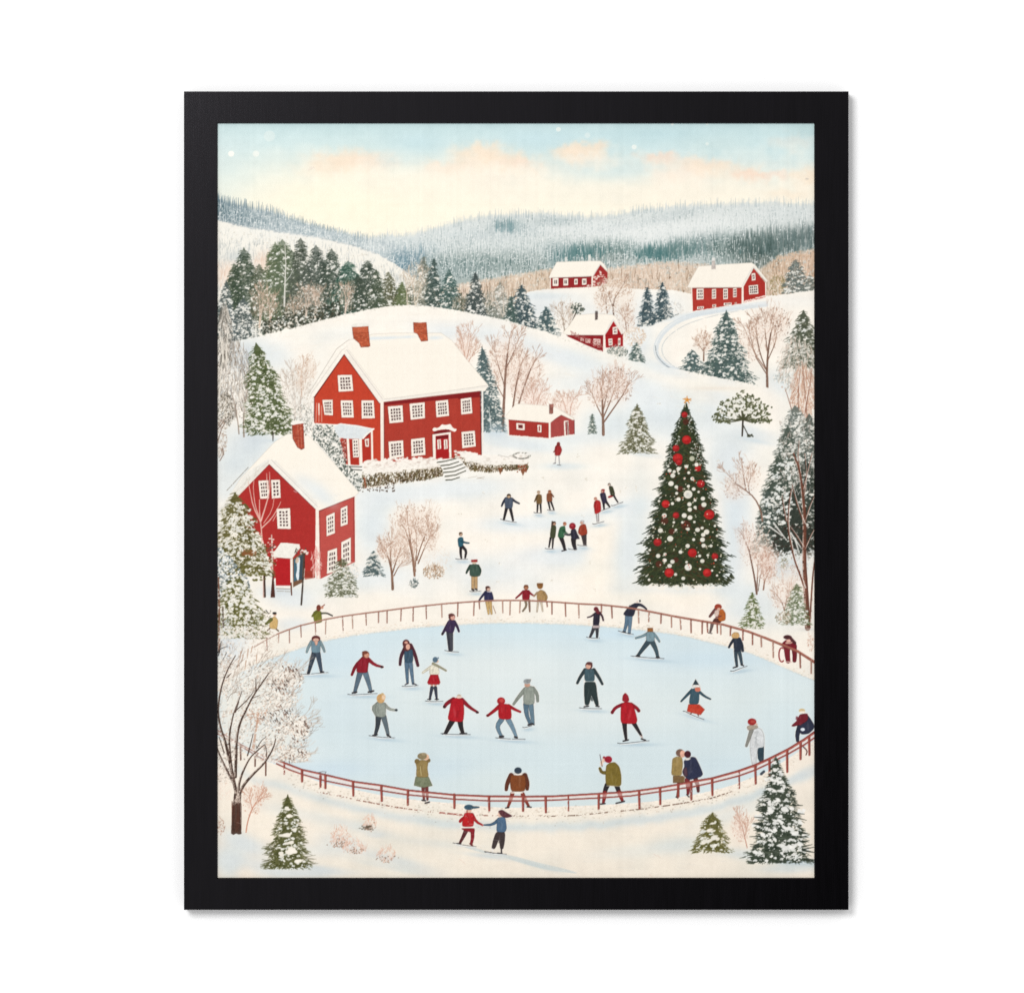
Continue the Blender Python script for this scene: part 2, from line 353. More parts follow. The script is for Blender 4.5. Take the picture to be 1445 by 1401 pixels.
# ---------------------------------------------------------------- snow ground
BLUE = (217, 229, 232)
snow = grad(PY, [(400, (249, 242, 230)), (650, (249, 243, 232)), (850, (248, 240, 227)), (1050, (246, 236, 222)), (1150, (242, 232, 216)), (1243, (238, 228, 212))])
for x, y, rx, ry, c, a, r in [
        (760, 432, 70, 22, (229, 233, 232), .9, 0), (860, 446, 60, 24, (234, 236, 233), .8, 0), (930, 432, 40, 20, (232, 235, 233), .8, 0), (760, 418, 40, 5, (214, 226, 230), .7, 0),
        (985, 443, 70, 4, (216, 226, 230), .7, -.16), (900, 480, 24, 26, (226, 232, 233), .8, 0), (935, 520, 40, 10, (226, 232, 232), .8, .3), (1010, 480, 60, 24, (250, 243, 231), .8, 0), (1120, 425, 60, 10, (242, 240, 234), .5, 0), (1105, 540, 25, 18, (224, 230, 231), .7, 0),
        (640, 468, 60, 14, (228, 233, 234), .7, .1), (720, 480, 50, 16, (226, 233, 234), .8, .3), (800, 505, 60, 14, (224, 232, 235), .85, .3), (480, 470, 40, 12, (238, 238, 232), .5, -.2), (385, 500, 30, 22, (226, 232, 232), .8, .4),
        (800, 545, 60, 14, (232, 236, 234), .6, 0), (890, 545, 80, 22, (228, 234, 235), .8, .2), (930, 585, 60, 34, (219, 230, 234), .85, .3), (860, 600, 40, 22, (216, 229, 233), .8, .15), (800, 620, 60, 14, (224, 233, 235), .7, 0), (1010, 580, 24, 44, (224, 232, 234), .8, .3), (1030, 640, 30, 40, (222, 231, 234), .8, .4), (1060, 612, 40, 12, (222, 230, 232), .7, .25),
        (990, 560, 40, 10, (247, 241, 230), .5, .3), (870, 645, 60, 18, (248, 242, 230), .7, .1), (1000, 545, 70, 8, (250, 243, 229), .6, .15),
        (700, 610, 26, 14, (206, 221, 228), .85, .3), (740, 628, 60, 8, (222, 231, 234), .8, .1), (690, 640, 40, 10, (238, 239, 236), .5, 0), (795, 658, 30, 5, (218, 229, 232), .6, 0),
        (650, 690, 70, 16, (224, 231, 233), .8, -.05), (560, 700, 70, 16, (226, 233, 235), .8, -.1), (525, 740, 26, 46, (218, 229, 233), .85, 0), (620, 725, 50, 16, (247, 240, 228), .5, 0),
        (730, 740, 60, 12, (227, 234, 236), .8, 0), (800, 735, 50, 10, (228, 235, 236), .6, 0), (790, 785, 80, 16, (228, 234, 236), .8, 0), (700, 810, 80, 20, (229, 235, 236), .7, 0), (640, 790, 50, 14, (232, 236, 235), .6, 0), (760, 830, 70, 12, (240, 240, 236), .5, 0),
        (870, 720, 60, 14, (226, 233, 234), .8, -.2), (885, 770, 20, 60, (224, 232, 234), .85, 0), (960, 832, 90, 8, (226, 230, 228), .5, 0), (845, 790, 22, 60, (250, 241, 226), .9, .25), (1040, 720, 22, 60, (218, 228, 232), .85, -.1), (1050, 850, 34, 30, (216, 227, 231), .8, 0), (1030, 800, 24, 40, (228, 233, 233), .8, 0), (1075, 850, 40, 20, (224, 231, 232), .6, 0),
        (930, 845, 100, 10, (250, 240, 224), .6, .03), (1110, 800, 34, 20, (202, 214, 218), .9, 0), (1100, 870, 50, 20, (232, 234, 230), .7, 0), (1120, 920, 40, 14, (246, 238, 226), .6, .5),
        (315, 600, 16, 40, (226, 228, 224), .7, 0), (355, 625, 34, 26, (202, 217, 224), .85, -.3), (330, 655, 30, 26, (208, 220, 224), .85, -.6), (345, 505, 24, 24, (196, 209, 216), .9, .3), (318, 690, 20, 20, (220, 226, 226), .7, 0),
        (420, 845, 40, 14, (220, 229, 233), .8, 0), (395, 835, 26, 8, (206, 219, 226), .7, 0), (460, 825, 50, 16, (236, 236, 230), .6, 0), (540, 815, 60, 20, (226, 232, 233), .8, 0), (600, 830, 60, 18, (240, 238, 231), .6, 0), (500, 845, 70, 10, (246, 238, 224), .5, 0), (415, 880, 24, 10, (222, 229, 232), .6, 0),
        (330, 895, 24, 40, (214, 224, 229), .8, 0), (318, 930, 14, 30, (206, 218, 224), .7, 0)]:
    wash(snow, x, y, rx, ry, c, a, r, 1.2)
fen = lerp([(300, 1060), (360, 1095), (400, 1103), (450, 1122), (500, 1133), (560, 1146), (640, 1157), (720, 1161), (780, 1161), (850, 1157), (930, 1148), (1000, 1135), (1040, 1124), (1090, 1108), (1149, 1078), (1160, 1070)])
g = np.exp(-((PY - fen(PX) - 6 - 4 * (N3 - .5)) / 7) ** 2) * np.interp(PX, [300, 380, 500, 1160], [.25, .5, .65, .85])
snow += (C(196, 212, 218) - snow) * (g * .8)[..., None]
for x, y, rx, ry, c, a, r in [(420, 1150, 60, 10, (222, 224, 218), .6, .25), (500, 1165, 60, 8, (214, 219, 216), .6, .25), (345, 1190, 36, 14, (214, 222, 224), .8, .4), (325, 1215, 26, 22, (204, 216, 220), .8, .6), (380, 1226, 60, 12, (216, 222, 222), .7, .2), (450, 1200, 40, 10, (222, 225, 220), .6, 0), (480, 1190, 40, 14, (212, 218, 217), .6, .2), (345, 1235, 14, 14, (246, 232, 214), .7, .5), (420, 1170, 30, 20, (246, 234, 218), .5, 0),
        (560, 1215, 60, 8, (206, 213, 213), .6, .25), (530, 1178, 14, 4, (214, 218, 216), .6, 0), (620, 1190, 50, 6, (220, 222, 216), .4, .1), (560, 1225, 60, 5, (212, 217, 214), .5, .2), (440, 1232, 50, 6, (208, 217, 220), .6, 0),
        (900, 1200, 70, 10, (228, 227, 218), .6, -.1), (960, 1192, 40, 12, (220, 225, 222), .6, -.1), (1050, 1205, 40, 8, (208, 217, 217), .7, .1), (1130, 1218, 34, 6, (186, 202, 208), .85, .05), (1115, 1226, 40, 6, (208, 217, 218), .6, 0), (1130, 1140, 40, 30, (240, 228, 212), .5, 0), (1030, 1150, 60, 10, (222, 227, 225), .5, -.3), (1140, 1092, 20, 8, (196, 214, 222), .6, -.5)]:
    wash(snow, x, y, rx, ry, c, a, r, 1.2)
snow += (np.minimum(noise(30 * S, 81) - .5, 0.12) * 16)[..., None] * C(1, .62, .42) * np.clip((PY - 430) / 60, 0, 1)[..., None]
snow += ((N3 - .5) * 5 + (N4 - .5) * 4 + (N2 - .5) * 3)[..., None] * C(1, 1, .9)
bl_ = np.clip(snow[..., 2] - snow[..., 0], 0, 30); snow[..., 0] += bl_ * .48; snow[..., 1] += bl_ * .16; snow -= (bl_ * .1)[..., None]
dirn = noise(3 * S, 71); snow += ((np.roll(dirn, 2, 1) - .5) * 2)[..., None]

def snowcap(fn, soft=.8, fuzz=0, xa=None, xb=None, ymax=None):
    sl = bb(X0 if xa is None else xa, 380, X1 if xb is None else xb, Y1 if ymax is None else ymax)
    y = fn(PX[sl]) + fuzz * (N1[sl] - .5)
    cov = np.clip((PY[sl] - y) / soft + .5, 0, 1)
    can[sl] += (snow[sl] - can[sl]) * cov[..., None]
    ids[sl][cov > .5] = 0
ground()
hillR = lerp([(730, 424), (745, 412), (770, 408), (850, 404), (905, 408), (950, 411), (975, 436), (1030, 427), (1080, 418), (1160, 409)])
hillR2 = lerp([(730, 424), (745, 412), (770, 408), (850, 404), (905, 408), (950, 409), (1000, 420), (1080, 418), (1160, 409)])
snowcap(hillR2, xa=738, fuzz=1.5)
# ---------------------------------------------------------------- trees
SNOW = (243, 238, 226); SNOWG = (224, 226, 221)
def conifer(ax, ay, by, hw, dark, mid, snowc=SNOW, snowy=.5, dens=1.0, size=1.0, base=None, pw=.9, label='snow dusted fir', rows=None, ragged=1.0, name='painted_fir', xl=None, xr=None, flat=False, mark=True, soft=False):
    """apex, foot, half width -> layered dabs with snow on the boughs"""
    cx = ax if base is None else base
    if mark: k = item(name, label)
    Hh = by - ay; rows = rows or max(4, int(Hh / (7 * size)))
    dark = C(*dark); mid = C(*mid)
    ph = U(0, 6.28, 6); fq = U(3, 9, 6)
    def wd(t, s=1):
        j = 0 if s > 0 else 3
        return (hw * (t ** pw) + .6) * (1 + .13 * math.sin(fq[j] * t * 2 + ph[j]) * (1 - .4 * t) + .09 * math.sin(fq[j + 1] * t * 5 + ph[j + 1]))
    def xc(t): return ax + (cx - ax) * t
    L, R = [], []; sl_, sr_ = U(.85, 1), U(.85, 1)
    for r in range(rows * 2):                           # jagged body
        t = r / (rows * 2)
        if r % 3 == 0: sl_, sr_ = U(.72, 1.04), U(.72, 1.04)
        f = 1.0 if r % 2 == 0 else .72
        y = ay + Hh * t
        L.append((xc(t) - wd(t, -1) * f * U(.75, .95) * sl_, y + U(-1, 1) * size)); R.append((xc(t) + wd(t) * f * U(.75, .95) * sr_, y + U(-1, 1) * size))
    F_ = [(xc(1) + wd(1) * u, by - U(.5, 6) * size * (.5 + abs(u))) for u in np.linspace(-.8, .8, 9)]
    poly(L + F_ + R[::-1], mix(dark, mid, .25), .9 if not soft else .6, tex=.12)
    for i in range(int(hw * .9)):
        u = U(-.95, .95); x = xc(1) + u * hw; y = by - U(0, 5) * size; ln = U(2, 4.5) * size
        stroke([(x - u * ln * .3, y - ln * .4), (x + u * ln * .7, y + ln * .35)], U(1, 1.9) * size, .6, mix(dark, mid, U(0, .7)), U(.7, 1), tex=.08)
    n = int(hw * Hh * .20 * dens / size ** 1.5) + 8
    t = np.sort(U(0.02, 1, n) ** .62)
    for q in t:
        u = U(-1, 1); w = wd(q, u)
        x = xc(q) + u * w * .92; y = ay + Hh * q
        s = 1 if u > 0 else -1
        ln = U(1.8, 4.6) * size * (.6 + .6 * abs(u)); sl = U(.15, .75) if not flat else U(-.05, .4)
        stroke([(x - s * ln * .4, y - sl * ln * .5), (x + s * ln * .7, y + sl * ln * .5)], U(1.0, 2.0) * size, .6, mix(dark, mid, U(0, 1)) * U(.85, 1.1), U(.7, 1), tex=.08)
    for q in np.linspace(.04, 1, int(rows * 3.2 * ragged)):       # twigs past the outline
        for s in (-1, 1):
            w = wd(q, s) * U(.8, 1.1); x = xc(q) + s * w; y = ay + Hh * q + U(-1, 1)
            ln = U(1.6, 4.5) * size
            stroke([(x - s * ln, y - ln * U(0, .5)), (x + s * ln * .5, y + ln * U(-.1, .45))], U(.8, 1.5) * size, .5, mix(dark, mid, U(0, .7)), U(.6, .95), tex=0)
    ns = int(hw * Hh * .085 * snowy / size ** 1.7) + 2
    for q in np.sort(U(0.03, .98, ns) ** .6):
        u = U(-.92, .92); w = wd(q, u)
        x = xc(q) + u * w; y = ay + Hh * q
        a = (.45 * u + U(-.3, .3)) if not flat else U(-.2, .2)
        r = U(.6, 2.2) * size * (1.4 if U(0, 1) < .2 else 1)
        c = mix(snowc, SNOWG, U(0, .7)) * U(.93, 1.03)
        dab(x, y, r, r * U(.42, .8), c, U(.75, 1), a, tex=.03, rg=1.1)
        if r > 1.3 * size:
            dab(x + U(-1, 1) * r, y + U(-.3, .6) * r, r * .6, r * .5, c, .9, a, rg=1.1)
            stroke([(x - r, y + r * .55 - a * r), (x + r, y + r * .6 + a * r)], .7 * size, .5, dark, .6, rough=.4, tex=0)
    for i in range(int(ns * .8)):                       # fine flecks
        q = U(.05, 1) ** .6; u = U(-1.05, 1.05)
        dab(xc(q) + u * wd(q, u), ay + Hh * q, U(.4, .8) * size, U(.35, .6) * size, snowc, U(.5, .95))
    for i in range(int(hw * Hh * .06)):                 # dark needles over the snow
        q = U(.04, 1) ** .6; u = U(-1, 1); x = xc(q) + u * wd(q, u); y = ay + Hh * q
        stroke([(x, y), (x + u * U(.8, 2.4) * size, y + U(.2, 1.4) * size)], .8, .45, mix(dark, mid, U(0, .6)), U(.5, .9), tex=0)
    if mark: tidy(k)

def twig(x, y, ang, ln, w, col, depth, a=.8, curl=.25, spread=.5, mark=True):
    if ln < 1.2 or depth < 0: return
    p = [(x, y)]; an = ang
    for i in range(3):
        an += U(-curl, curl) * .6
        x += math.cos(an) * ln / 3; y -= math.sin(an) * ln / 3; p.append((x, y))
    stroke(p, w, max(w * .6, .4), col, a, tex=.06, mark=mark)
    n = 2 if depth > 0 else 0
    for i in range(n + (U(0, 1) < .5 and depth > 0)):
        twig(x, y, an + U(-spread, spread) + .12 * (math.pi / 2 - an), ln * U(.55, .85), max(w * .62, .45), col, depth - 1, a * .93, curl, spread, mark)

def bare(trunks, crown, col, hz=(240, 216, 200), hza=.5, tw=(196, 150, 126), specks=120, sc=(150, 110, 92), lite=(248, 240, 228), nlite=60, ntw=40, label='bare tree', name='painted_bare_tree', tl=(5, 12), mark=True, tipdark=None, ta=.6):
    """trunks: list of (points, w0, w1); crown: list of ellipses (x, y, rx, ry)"""
    k = item(name, label) if mark else cur
    hz = mix(hz, (240, 228, 214), .4); tw = mix(tw, (168, 136, 114), .5); hza *= .8
    for x, y, rx, ry in crown: haze(x + U(-2, 2), y + 2, rx * .8, ry * .85, hz, hza, 0, 1.2)
    if mark:
        for x, y, rx, ry in crown:
            sl = bb(x - rx, y - ry, x + rx, y + ry)
            if sl is None: continue
            q = ((PX[sl] - x) / rx) ** 2 + ((PY[sl] - y) / ry) ** 2
            ids[sl][(q < .82 + .5 * (N2[sl] - .5))] = k
    x0 = np.mean([t[0][0][0] for t in trunks]); y0 = max(t[0][0][1] for t in trunks)
    for i in range(ntw):
        x, y, rx, ry = crown[i % len(crown)]
        a = U(0, 6.28); q = math.sqrt(U(0, 1))
        px, py = x + rx * q * math.cos(a) * .9, y + ry * q * math.sin(a) * .9
        ang = math.atan2(y0 - py + 6, px - x0) ; ang = ang * .75 + math.pi / 2 * .25
        twig(px, py, ang + U(-.3, .3), U(*tl) * .85, .6, mix(tw, hz, U(.15, .85)), 1, ta)
    for p, w0, w1 in trunks:
        col_ = col; col = mix(col_, tw, .22)
        stroke(p, w0, w1, mix(col, tw, .6), .9, smooth=1, tex=.18)
        if len(p) > 2: stroke(p[:-1], w0, w0 * .45 + w1 * .55, col, .9, smooth=1, tex=.2, rough=.18)
        else: stroke(p, w0, w1, col, .6, smooth=1, tex=.2, rough=.3)
        if w0 > 1.6: stroke([(px + w0 * .18, py) for px, py in p], w0 * .35, w1 * .4, mix(col, (214, 190, 170), .45), .55, rough=.45, smooth=1)
        e = p[-1]; q = p[-2]; ang = math.atan2(q[1] - e[1], e[0] - q[0])
        for i in range(3): twig(e[0], e[1], ang + U(-.5, .5), U(*tl) * .9, max(w1 * .7, .55), mix(col, tw, U(.5, 1)), 2, .7)
        for s in np.linspace(.45, .95, 4):
            j = min(int(s * (len(p) - 1)), len(p) - 2); f = s * (len(p) - 1) - j
            bx, by_ = p[j][0] * (1 - f) + p[j + 1][0] * f, p[j][1] * (1 - f) + p[j + 1][1] * f
            twig(bx, by_, ang + U(.25, .7) * (1 if U(0, 1) < .5 else -1), U(*tl), .65, mix(col, tw, U(.55, 1)), 2, .65)
        col = col_
    specks, nlite = int(specks * 1.7), int(nlite * 1.8)
    for i in range(specks + nlite):
        x, y, rx, ry = crown[int(U(0, len(crown)))]
        a = U(0, 6.28); q = U(.0, 1) ** .38
        px, py = x + rx * q * math.cos(a), y + ry * q * math.sin(a)
        if i < specks:
            c = mix(sc, tw, U(0, 1))
            if tipdark is not None and q > .8 and px > x and U(0, 1) < .6: c = mix(tipdark, c, U(0, .4))
            dab(px, py, U(.4, 1.1), U(.35, .6), c, U(.35, .9), U(0.6, 2.2))
        else: dab(px, py, U(.6, 1.5), U(.5, .9), lite, U(.4, .9), U(0, 3))
    if mark: tidy(k, 3, 1)

def bush(x, y, rx, ry, cols, n, a=.8, label='low frosted bush', name='painted_bush', up=.8, ln=(2, 5), w=.9, mark=True, lite=(246, 236, 222), fl=.3):
    k = item(name, label) if mark else cur
    for i in range(n):
        r = math.sqrt(U(0, 1)); t = U(0, 6.28)
        px, py = x + rx * r * math.cos(t), y + ry * r * math.sin(t)
        c = lite if U(0, 1) < fl else mix(cols[int(U(0, len(cols)))], cols[int(U(0, len(cols)))], U(0, 1))
        if U(0, 1) < .6:
            an = math.pi / 2 + U(-up, up) + (x - px) / rx * -.6 * -1 * -1
            l = U(*ln); stroke([(px, py), (px + l * math.cos(an), py - l * math.sin(an))], w, .45, c, a * U(.6, 1), tex=0)
        else: dab(px, py, U(.6, 1.5), U(.5, 1), c, a * U(.6, 1), U(0, 3))
    if mark: tidy(k, 3, 1)

DG, MG = (44, 58, 48), (84, 98, 74)           # dark and mid greens
TEAL, MTEAL = (50, 74, 70), (96, 118, 108)
NAVY, MNAVY = (52, 68, 72), (104, 122, 122)
OL, MOL = (62, 62, 38), (112, 110, 70)

# the dark wood on the left, back to front
under = lerp([(300, 418), (340, 408), (366, 396), (420, 384), (470, 388), (520, 402), (548, 408), (600, 404), (650, 412), (690, 424), (720, 434)])
crest = lerp([(366, 474), (400, 467), (441, 456), (483, 445), (540, 433.5), (553, 431.5), (606, 432.5), (658, 440.5), (711, 451.5), (759, 466), (800, 480)])
LBL = {0: 'tall dark fir in the left wood', 1: 'bushy dark fir in the left wood', 2: 'brownish fir on the hill crest'}
def undergrowth(xa, xb, top, bot, cols, n, snowc, ns, label):
    k = item('painted_brush', label)
    xs = U(xa, xb, n); ys = top(xs) + U(0, 1, n) * (bot(xs) - top(xs))
    for x, y in sorted(zip(xs, ys), key=lambda t: t[1]):
        dab(x, y, U(1.0, 2.8), U(.9, 2.0), mix(cols[int(U(0, len(cols)))], cols[int(U(0, len(cols)))], U(0, 1)), U(.6, .95), U(0, 3), tex=.15)
    xs = U(xa, xb, ns); ys = top(xs) + U(0, 1, ns) * (bot(xs) - top(xs) - 1)
    for x, y in zip(xs, ys):
        r = U(.5, 1.8); dab(x, y, r, r * U(.5, .9), mix(snowc, SNOWG, U(0, .8)), U(.6, .95), U(-.5, .5), rg=1)
    tidy(k, 3, 1)
undergrowth(366, 745, under, crest, [(54, 66, 54), (70, 80, 64), (92, 92, 74), (60, 76, 70)], 1300, SNOW, 520, 'dark snowy undergrowth along the hill crest')

for a in [(330, 372, 446, 18, (60, 74, 58), (104, 112, 86), .5), (344, 349, 452, 30, DG, MG, .40), (365, 372, 452, 20, (60, 72, 56), (104, 108, 84), .5), (388, 342, 452, 26, (62, 78, 52), (100, 112, 78), .5), (411, 352, 452, 24, (54, 68, 52), (94, 104, 78), .5), (398, 337, 452, 32, (62, 80, 56), (108, 116, 86), .5), (424, 335, 450, 25, (44, 54, 46), (84, 92, 74), .42),
          (446, 346, 448, 30, (44, 54, 48), (86, 96, 84), .5), (458, 366, 446, 24, (50, 62, 54), (92, 102, 90), .5), (468, 351, 444, 27, (46, 58, 50), (88, 100, 86), .5), (491, 368, 442, 32, (44, 76, 64), (74, 102, 86), .3), (519, 367, 437, 24, (46, 58, 50), (84, 94, 80), .42), (505, 388, 440, 20, (52, 64, 54), (92, 100, 84), .5)]:
    conifer(*a[:6], snowy=a[6] * .72, pw=.62, size=.85, dens=1.3, label=LBL[0] if a[3] < 26 else LBL[1], soft=True)
k = item('painted_brush', 'tangled twigs and snow low in the left wood')
for i in range(1500):
    x = U(352, 500); t_ = U(0, 1) ** .8; y = crest(x) - 1 - t_ * 46
    c = [(66, 72, 58), (128, 116, 98), (188, 172, 152), (240, 234, 222), (92, 96, 78), (52, 58, 48)][int(U(0, 6))]
    if U(0, 1) < .5: stroke([(x, y), (x + U(-1.5, 1.5), y - U(2, 6))], U(.6, 1.3), .45, c, U(.5, .9) * (1 - .4 * t_), tex=0, mark=t_ < .5)
    else: dab(x, y, U(.5, 1.5), U(.4, 1.1), c, U(.5, .95) * (1 - .4 * t_), U(0, 3), mark=t_ < .5, rg=.8)
tidy(k, 3, 1)
haze(412, 400, 40, 40, (206, 204, 190), .15)
# pale trunk and tan bare trees inside the wood
k = item('painted_bare_tree', 'slim white trunk among the dark firs')
stroke([(401, 432), (402, 398), (403, 372), (402, 345)], 2.4, 1, (222, 218, 208), .95, tex=.1)
for p in [[(402, 398), (409, 390), (414, 380)], [(402, 384), (396, 374)], [(402, 392), (393, 384)]]: stroke(p, 1.3, .7, (214, 214, 206), .85)
tidy(k, 1, 0)
for x, y, h, w, c in [(366, 462, 62, 13, (206, 182, 160)), (380, 462, 48, 11, (196, 168, 146)), (431, 452, 48, 15, (208, 192, 176)), (444, 450, 44, 11, (220, 206, 190)), (487, 442, 38, 11, (216, 196, 180)), (414, 458, 30, 14, (160, 152, 132))]:
    bare([([(x, y), (x + 1, y - h * .5), (x - 1, y - h * .8)], 2.0, .8), ([(x, y), (x + 4, y - h * .5), (x + 6, y - h * .8)], 1.5, .7)], [(x + 1, y - h * .65, w, h * .4)], mix(c, (232, 222, 208), .4), c, .18, (212, 190, 168), 40, (140, 112, 92), nlite=24, ntw=22, label='tan leafless tree in front of the dark firs', tl=(4, 9))
conifer(319, 396, 478, 17, (62, 74, 70), (120, 130, 126), snowy=1.1, pw=.75, label='snow laden fir at the left edge', size=.9)
conifer(312, 420, 480, 16, (70, 80, 78), (130, 138, 134), snowy=1.2, pw=.7, label='snow laden fir at the left edge')
conifer(343, 420, 484, 26, (66, 76, 74), (116, 126, 122), snowy=1.2, pw=.8, label='snow laden fir at the left edge')
conifer(322, 430, 490, 26, (66, 78, 78), (124, 132, 130), snowy=1.3, pw=.8, label='snow laden fir at the left edge')
undergrowth(371, 480, lerp([(366, 455), (420, 438), (480, 426)]), crest, [(44, 54, 46), (62, 66, 52), (82, 78, 62)], 260, SNOW, 120, 'dark brush under the firs')
for a in [(548, 384, 436, 17, (70, 76, 54), (116, 112, 84), .45), (531, 380, 436, 14, (60, 74, 58), (98, 104, 84), .4), (567, 398, 434, 12, (84, 98, 62), (110, 118, 80), .12), (598, 362, 434, 16, (98, 104, 92), (140, 140, 124), .5), (612, 364, 436, 13, (44, 62, 58), (84, 100, 92), .5), (634, 380, 442, 18, (46, 74, 70), (84, 110, 104), .5)]:
    conifer(*a[:6], snowy=a[6], pw=.68, size=.85, label=LBL[2] if a[0] == 548 else 'dark fir standing on the hill crest', soft=True)
bare([([(586, 434), (584, 410), (580, 392)], 1.8, .8), ([(586, 434), (592, 408), (598, 388)], 1.5, .8), ([(575, 432), (574, 414), (573, 400)], 1.6, .8)], [(587, 400, 14, 28)], (214, 206, 186), (196, 186, 160), .5, (222, 208, 184), 50, (140, 128, 104), nlite=70, ntw=40, label='tan fan shaped tree on the hill crest', tl=(4, 10))
bush(694, 434, 30, 20, [(112, 112, 98), (150, 144, 128), (186, 176, 158), (80, 88, 78)], 620, .8, 'grey frosted thicket between the firs on the hill crest', fl=.28, ln=(4, 9), up=.3)
bush(652, 430, 16, 12, [(110, 106, 86), (170, 156, 134), (80, 84, 68)], 220, .8, 'brown frosted scrub between the firs on the hill crest', fl=.25, ln=(3, 7))
conifer(671, 384, 450, 18, (52, 62, 60), (92, 102, 100), snowy=.7, pw=.85, size=.9, label='narrow snowy fir on the hill crest')
conifer(706, 398, 454, 17, (98, 106, 98), (148, 148, 136), snowy=.7, pw=.7, size=.8, label='grey frosted fir on the hill crest', soft=True)
bare([([(712, 454), (704, 432), (694, 412)], 1.2, .7), ([(712, 454), (710, 430), (711, 412)], 1.2, .7)], [(706, 424, 14, 22)], (206, 200, 184), (190, 190, 178), .3, (214, 206, 190), 30, (130, 128, 116), nlite=30, ntw=20, label='grey leafless tree on the hill crest', tl=(4, 8))
conifer(736, 402, 470, 29, (48, 64, 68), (90, 110, 112), snowy=.55, pw=.8, label='broad blue green fir on the hill crest')
conifer(721, 418, 462, 12, (56, 76, 72), (100, 118, 110), snowy=.3, pw=.8, label='small dark fir on the hill crest')
# ---------------------------------------------------------------- houses
WHITE = (246, 236, 222); PANE = (70, 50, 52)
def bil(q, u, v):
    (ax, ay), (bx, by), (cx, cy), (dx, dy) = q     # tl, tr, br, bl
    return (ax * (1 - u) * (1 - v) + bx * u * (1 - v) + cx * u * v + dx * (1 - u) * v, ay * (1 - u) * (1 - v) + by * u * (1 - v) + cy * u * v + dy * (1 - u) * v)
def window(q, nx, ny, mx=.17, my=.13, gap=.26, frame=WHITE, pane=PANE, edge=True):
    if edge: line_closed(q, 1.2, (100, 32, 28), .5)
    poly(q, frame, 1, tex=.02)
    for i in range(nx):
        for j in range(ny):
            u0 = mx + (1 - 2 * mx) * (i + gap * .5) / nx; u1 = mx + (1 - 2 * mx) * (i + 1 - gap * .5) / nx
            v0 = my + (1 - 2 * my) * (j + gap * .5) / ny; v1 = my + (1 - 2 * my) * (j + 1 - gap * .5) / ny
            jx, jy = U(-.02, .02), U(-.02, .02)
            poly([bil(q, u0 + jx, v0), bil(q, u1 + jx, v0 + jy), bil(q, u1, v1 + jy), bil(q, u0, v1)], mix(pane, (120, 84, 80), U(0, .35)), U(.8, 1), tex=0)
def line_closed(p, w, col, a=1.0, mark=False):
    p = list(p); stroke(p + [p[0]], w, w, col, a, mark=mark)
def line(p, w, col, a=1.0, rough=0, mark=True): stroke(p, w, w, col, a, rough, mark=mark)
def bricks(p, col):
    poly(p, col, 1, tex=.2)
    x0 = min(q[0] for q in p); x1 = max(q[0] for q in p); y0 = min(q[1] for q in p); y1 = max(q[1] for q in p)
    m = Path(p)
    y = y0 + 2.2
    while y < y1:
        for x in np.arange(x0, x1, 2.6):
            if m(x + 1.3, y): line([(x, y), (x + 2, y + U(-.2, .2))], .55, mix(col, (90, 40, 30), U(.3, .8)) if U(0, 1) < .7 else (222, 150, 112), .6)
        y += 2.3
    line_closed(p, .7, (104, 46, 36), .7)
def Path(p):
    def f(x, y):
        r = False
        for i in range(len(p)):
            (ax, ay), (bx, by) = p[i - 1], p[i]
            if (ay > y) != (by > y) and x < ax + (y - ay) * (bx - ax) / (by - ay): r = not r
        return r
    return f
def roof(p, col=(249, 241, 227), edge=(206, 196, 184)):
    poly(p, col, 1, rnd=0, tex=.012); line_closed(p, .8, edge, .5)
def walltex(p, n, col):
    f = Path(p); xs = [q[0] for q in p]; ys = [q[1] for q in p]
    for i in range(n):
        x, y = U(min(xs), max(xs)), U(min(ys), max(ys))
        if f(x, y) and f(x, y + 4): stroke([(x, y), (x + U(-.3, .3), y + U(3, 8))], .8, .5, mix(col, (60, 15, 12) if U(0, 1) < .5 else (226, 110, 80), U(.1, .3)), .4, tex=0)

RED = (150, 40, 42)
# upper middle house among the brush
Q = Z(740, 340, 6.568)
item('painted_house', 'long low red farmhouse by the tan brush')
for a, b, c, d in [(375, 150, 395, 190), (590, 128, 615, 188)]:
    poly(Q([(a, b), (c, b - 4), (c + 2, d), (a, d)]), (222, 222, 214), 1, tex=.1)
w_ = Q([(245, 340), (622, 328), (622, 425), (245, 442)]); poly(w_, RED); walltex(w_, 30, RED)
g_ = Q([(632, 325), (705, 222), (772, 292), (768, 385), (715, 415), (632, 420)]); poly(g_, (158, 46, 44))
line(Q([(240, 345), (620, 333)]), 1.4, (92, 32, 34), .7)
for a, b, c, d in [(263, 345, 316, 416), (360, 347, 406, 412), (462, 352, 494, 403), (535, 350, 577, 405)]:
    window(Q([(a, b), (c, b - 2), (c, d), (a, d + 2)]), 2, 1, .2, .1, .4)
roof(Q([(225, 342), (258, 270), (300, 195), (500, 188), (705, 185), (740, 215), (770, 270), (760, 275), (702, 215), (660, 280), (640, 322), (600, 328), (240, 342)]))
line(Q([(640, 320), (702, 215)]), 1.6, (226, 222, 214), .8); line(Q([(235, 340), (620, 325)]), 1.1, (222, 214, 204), .8)
line(Q([(630, 325), (628, 420)]), 1.9, WHITE); line(Q([(240, 342), (240, 442)]), 1.2, WHITE)
for x, y in [(650, 335), (690, 330), (720, 320), (745, 345), (665, 350), (655, 375), (680, 395), (740, 395), (640, 405), (750, 370), (600, 415), (705, 290)]:
    for i in range(5): dab(*Q([(x + U(-14, 14), y + U(-10, 10))])[0], U(.7, 1.6), U(.5, 1), (244, 226, 212), .9)
tidy(cur, 1, 0)

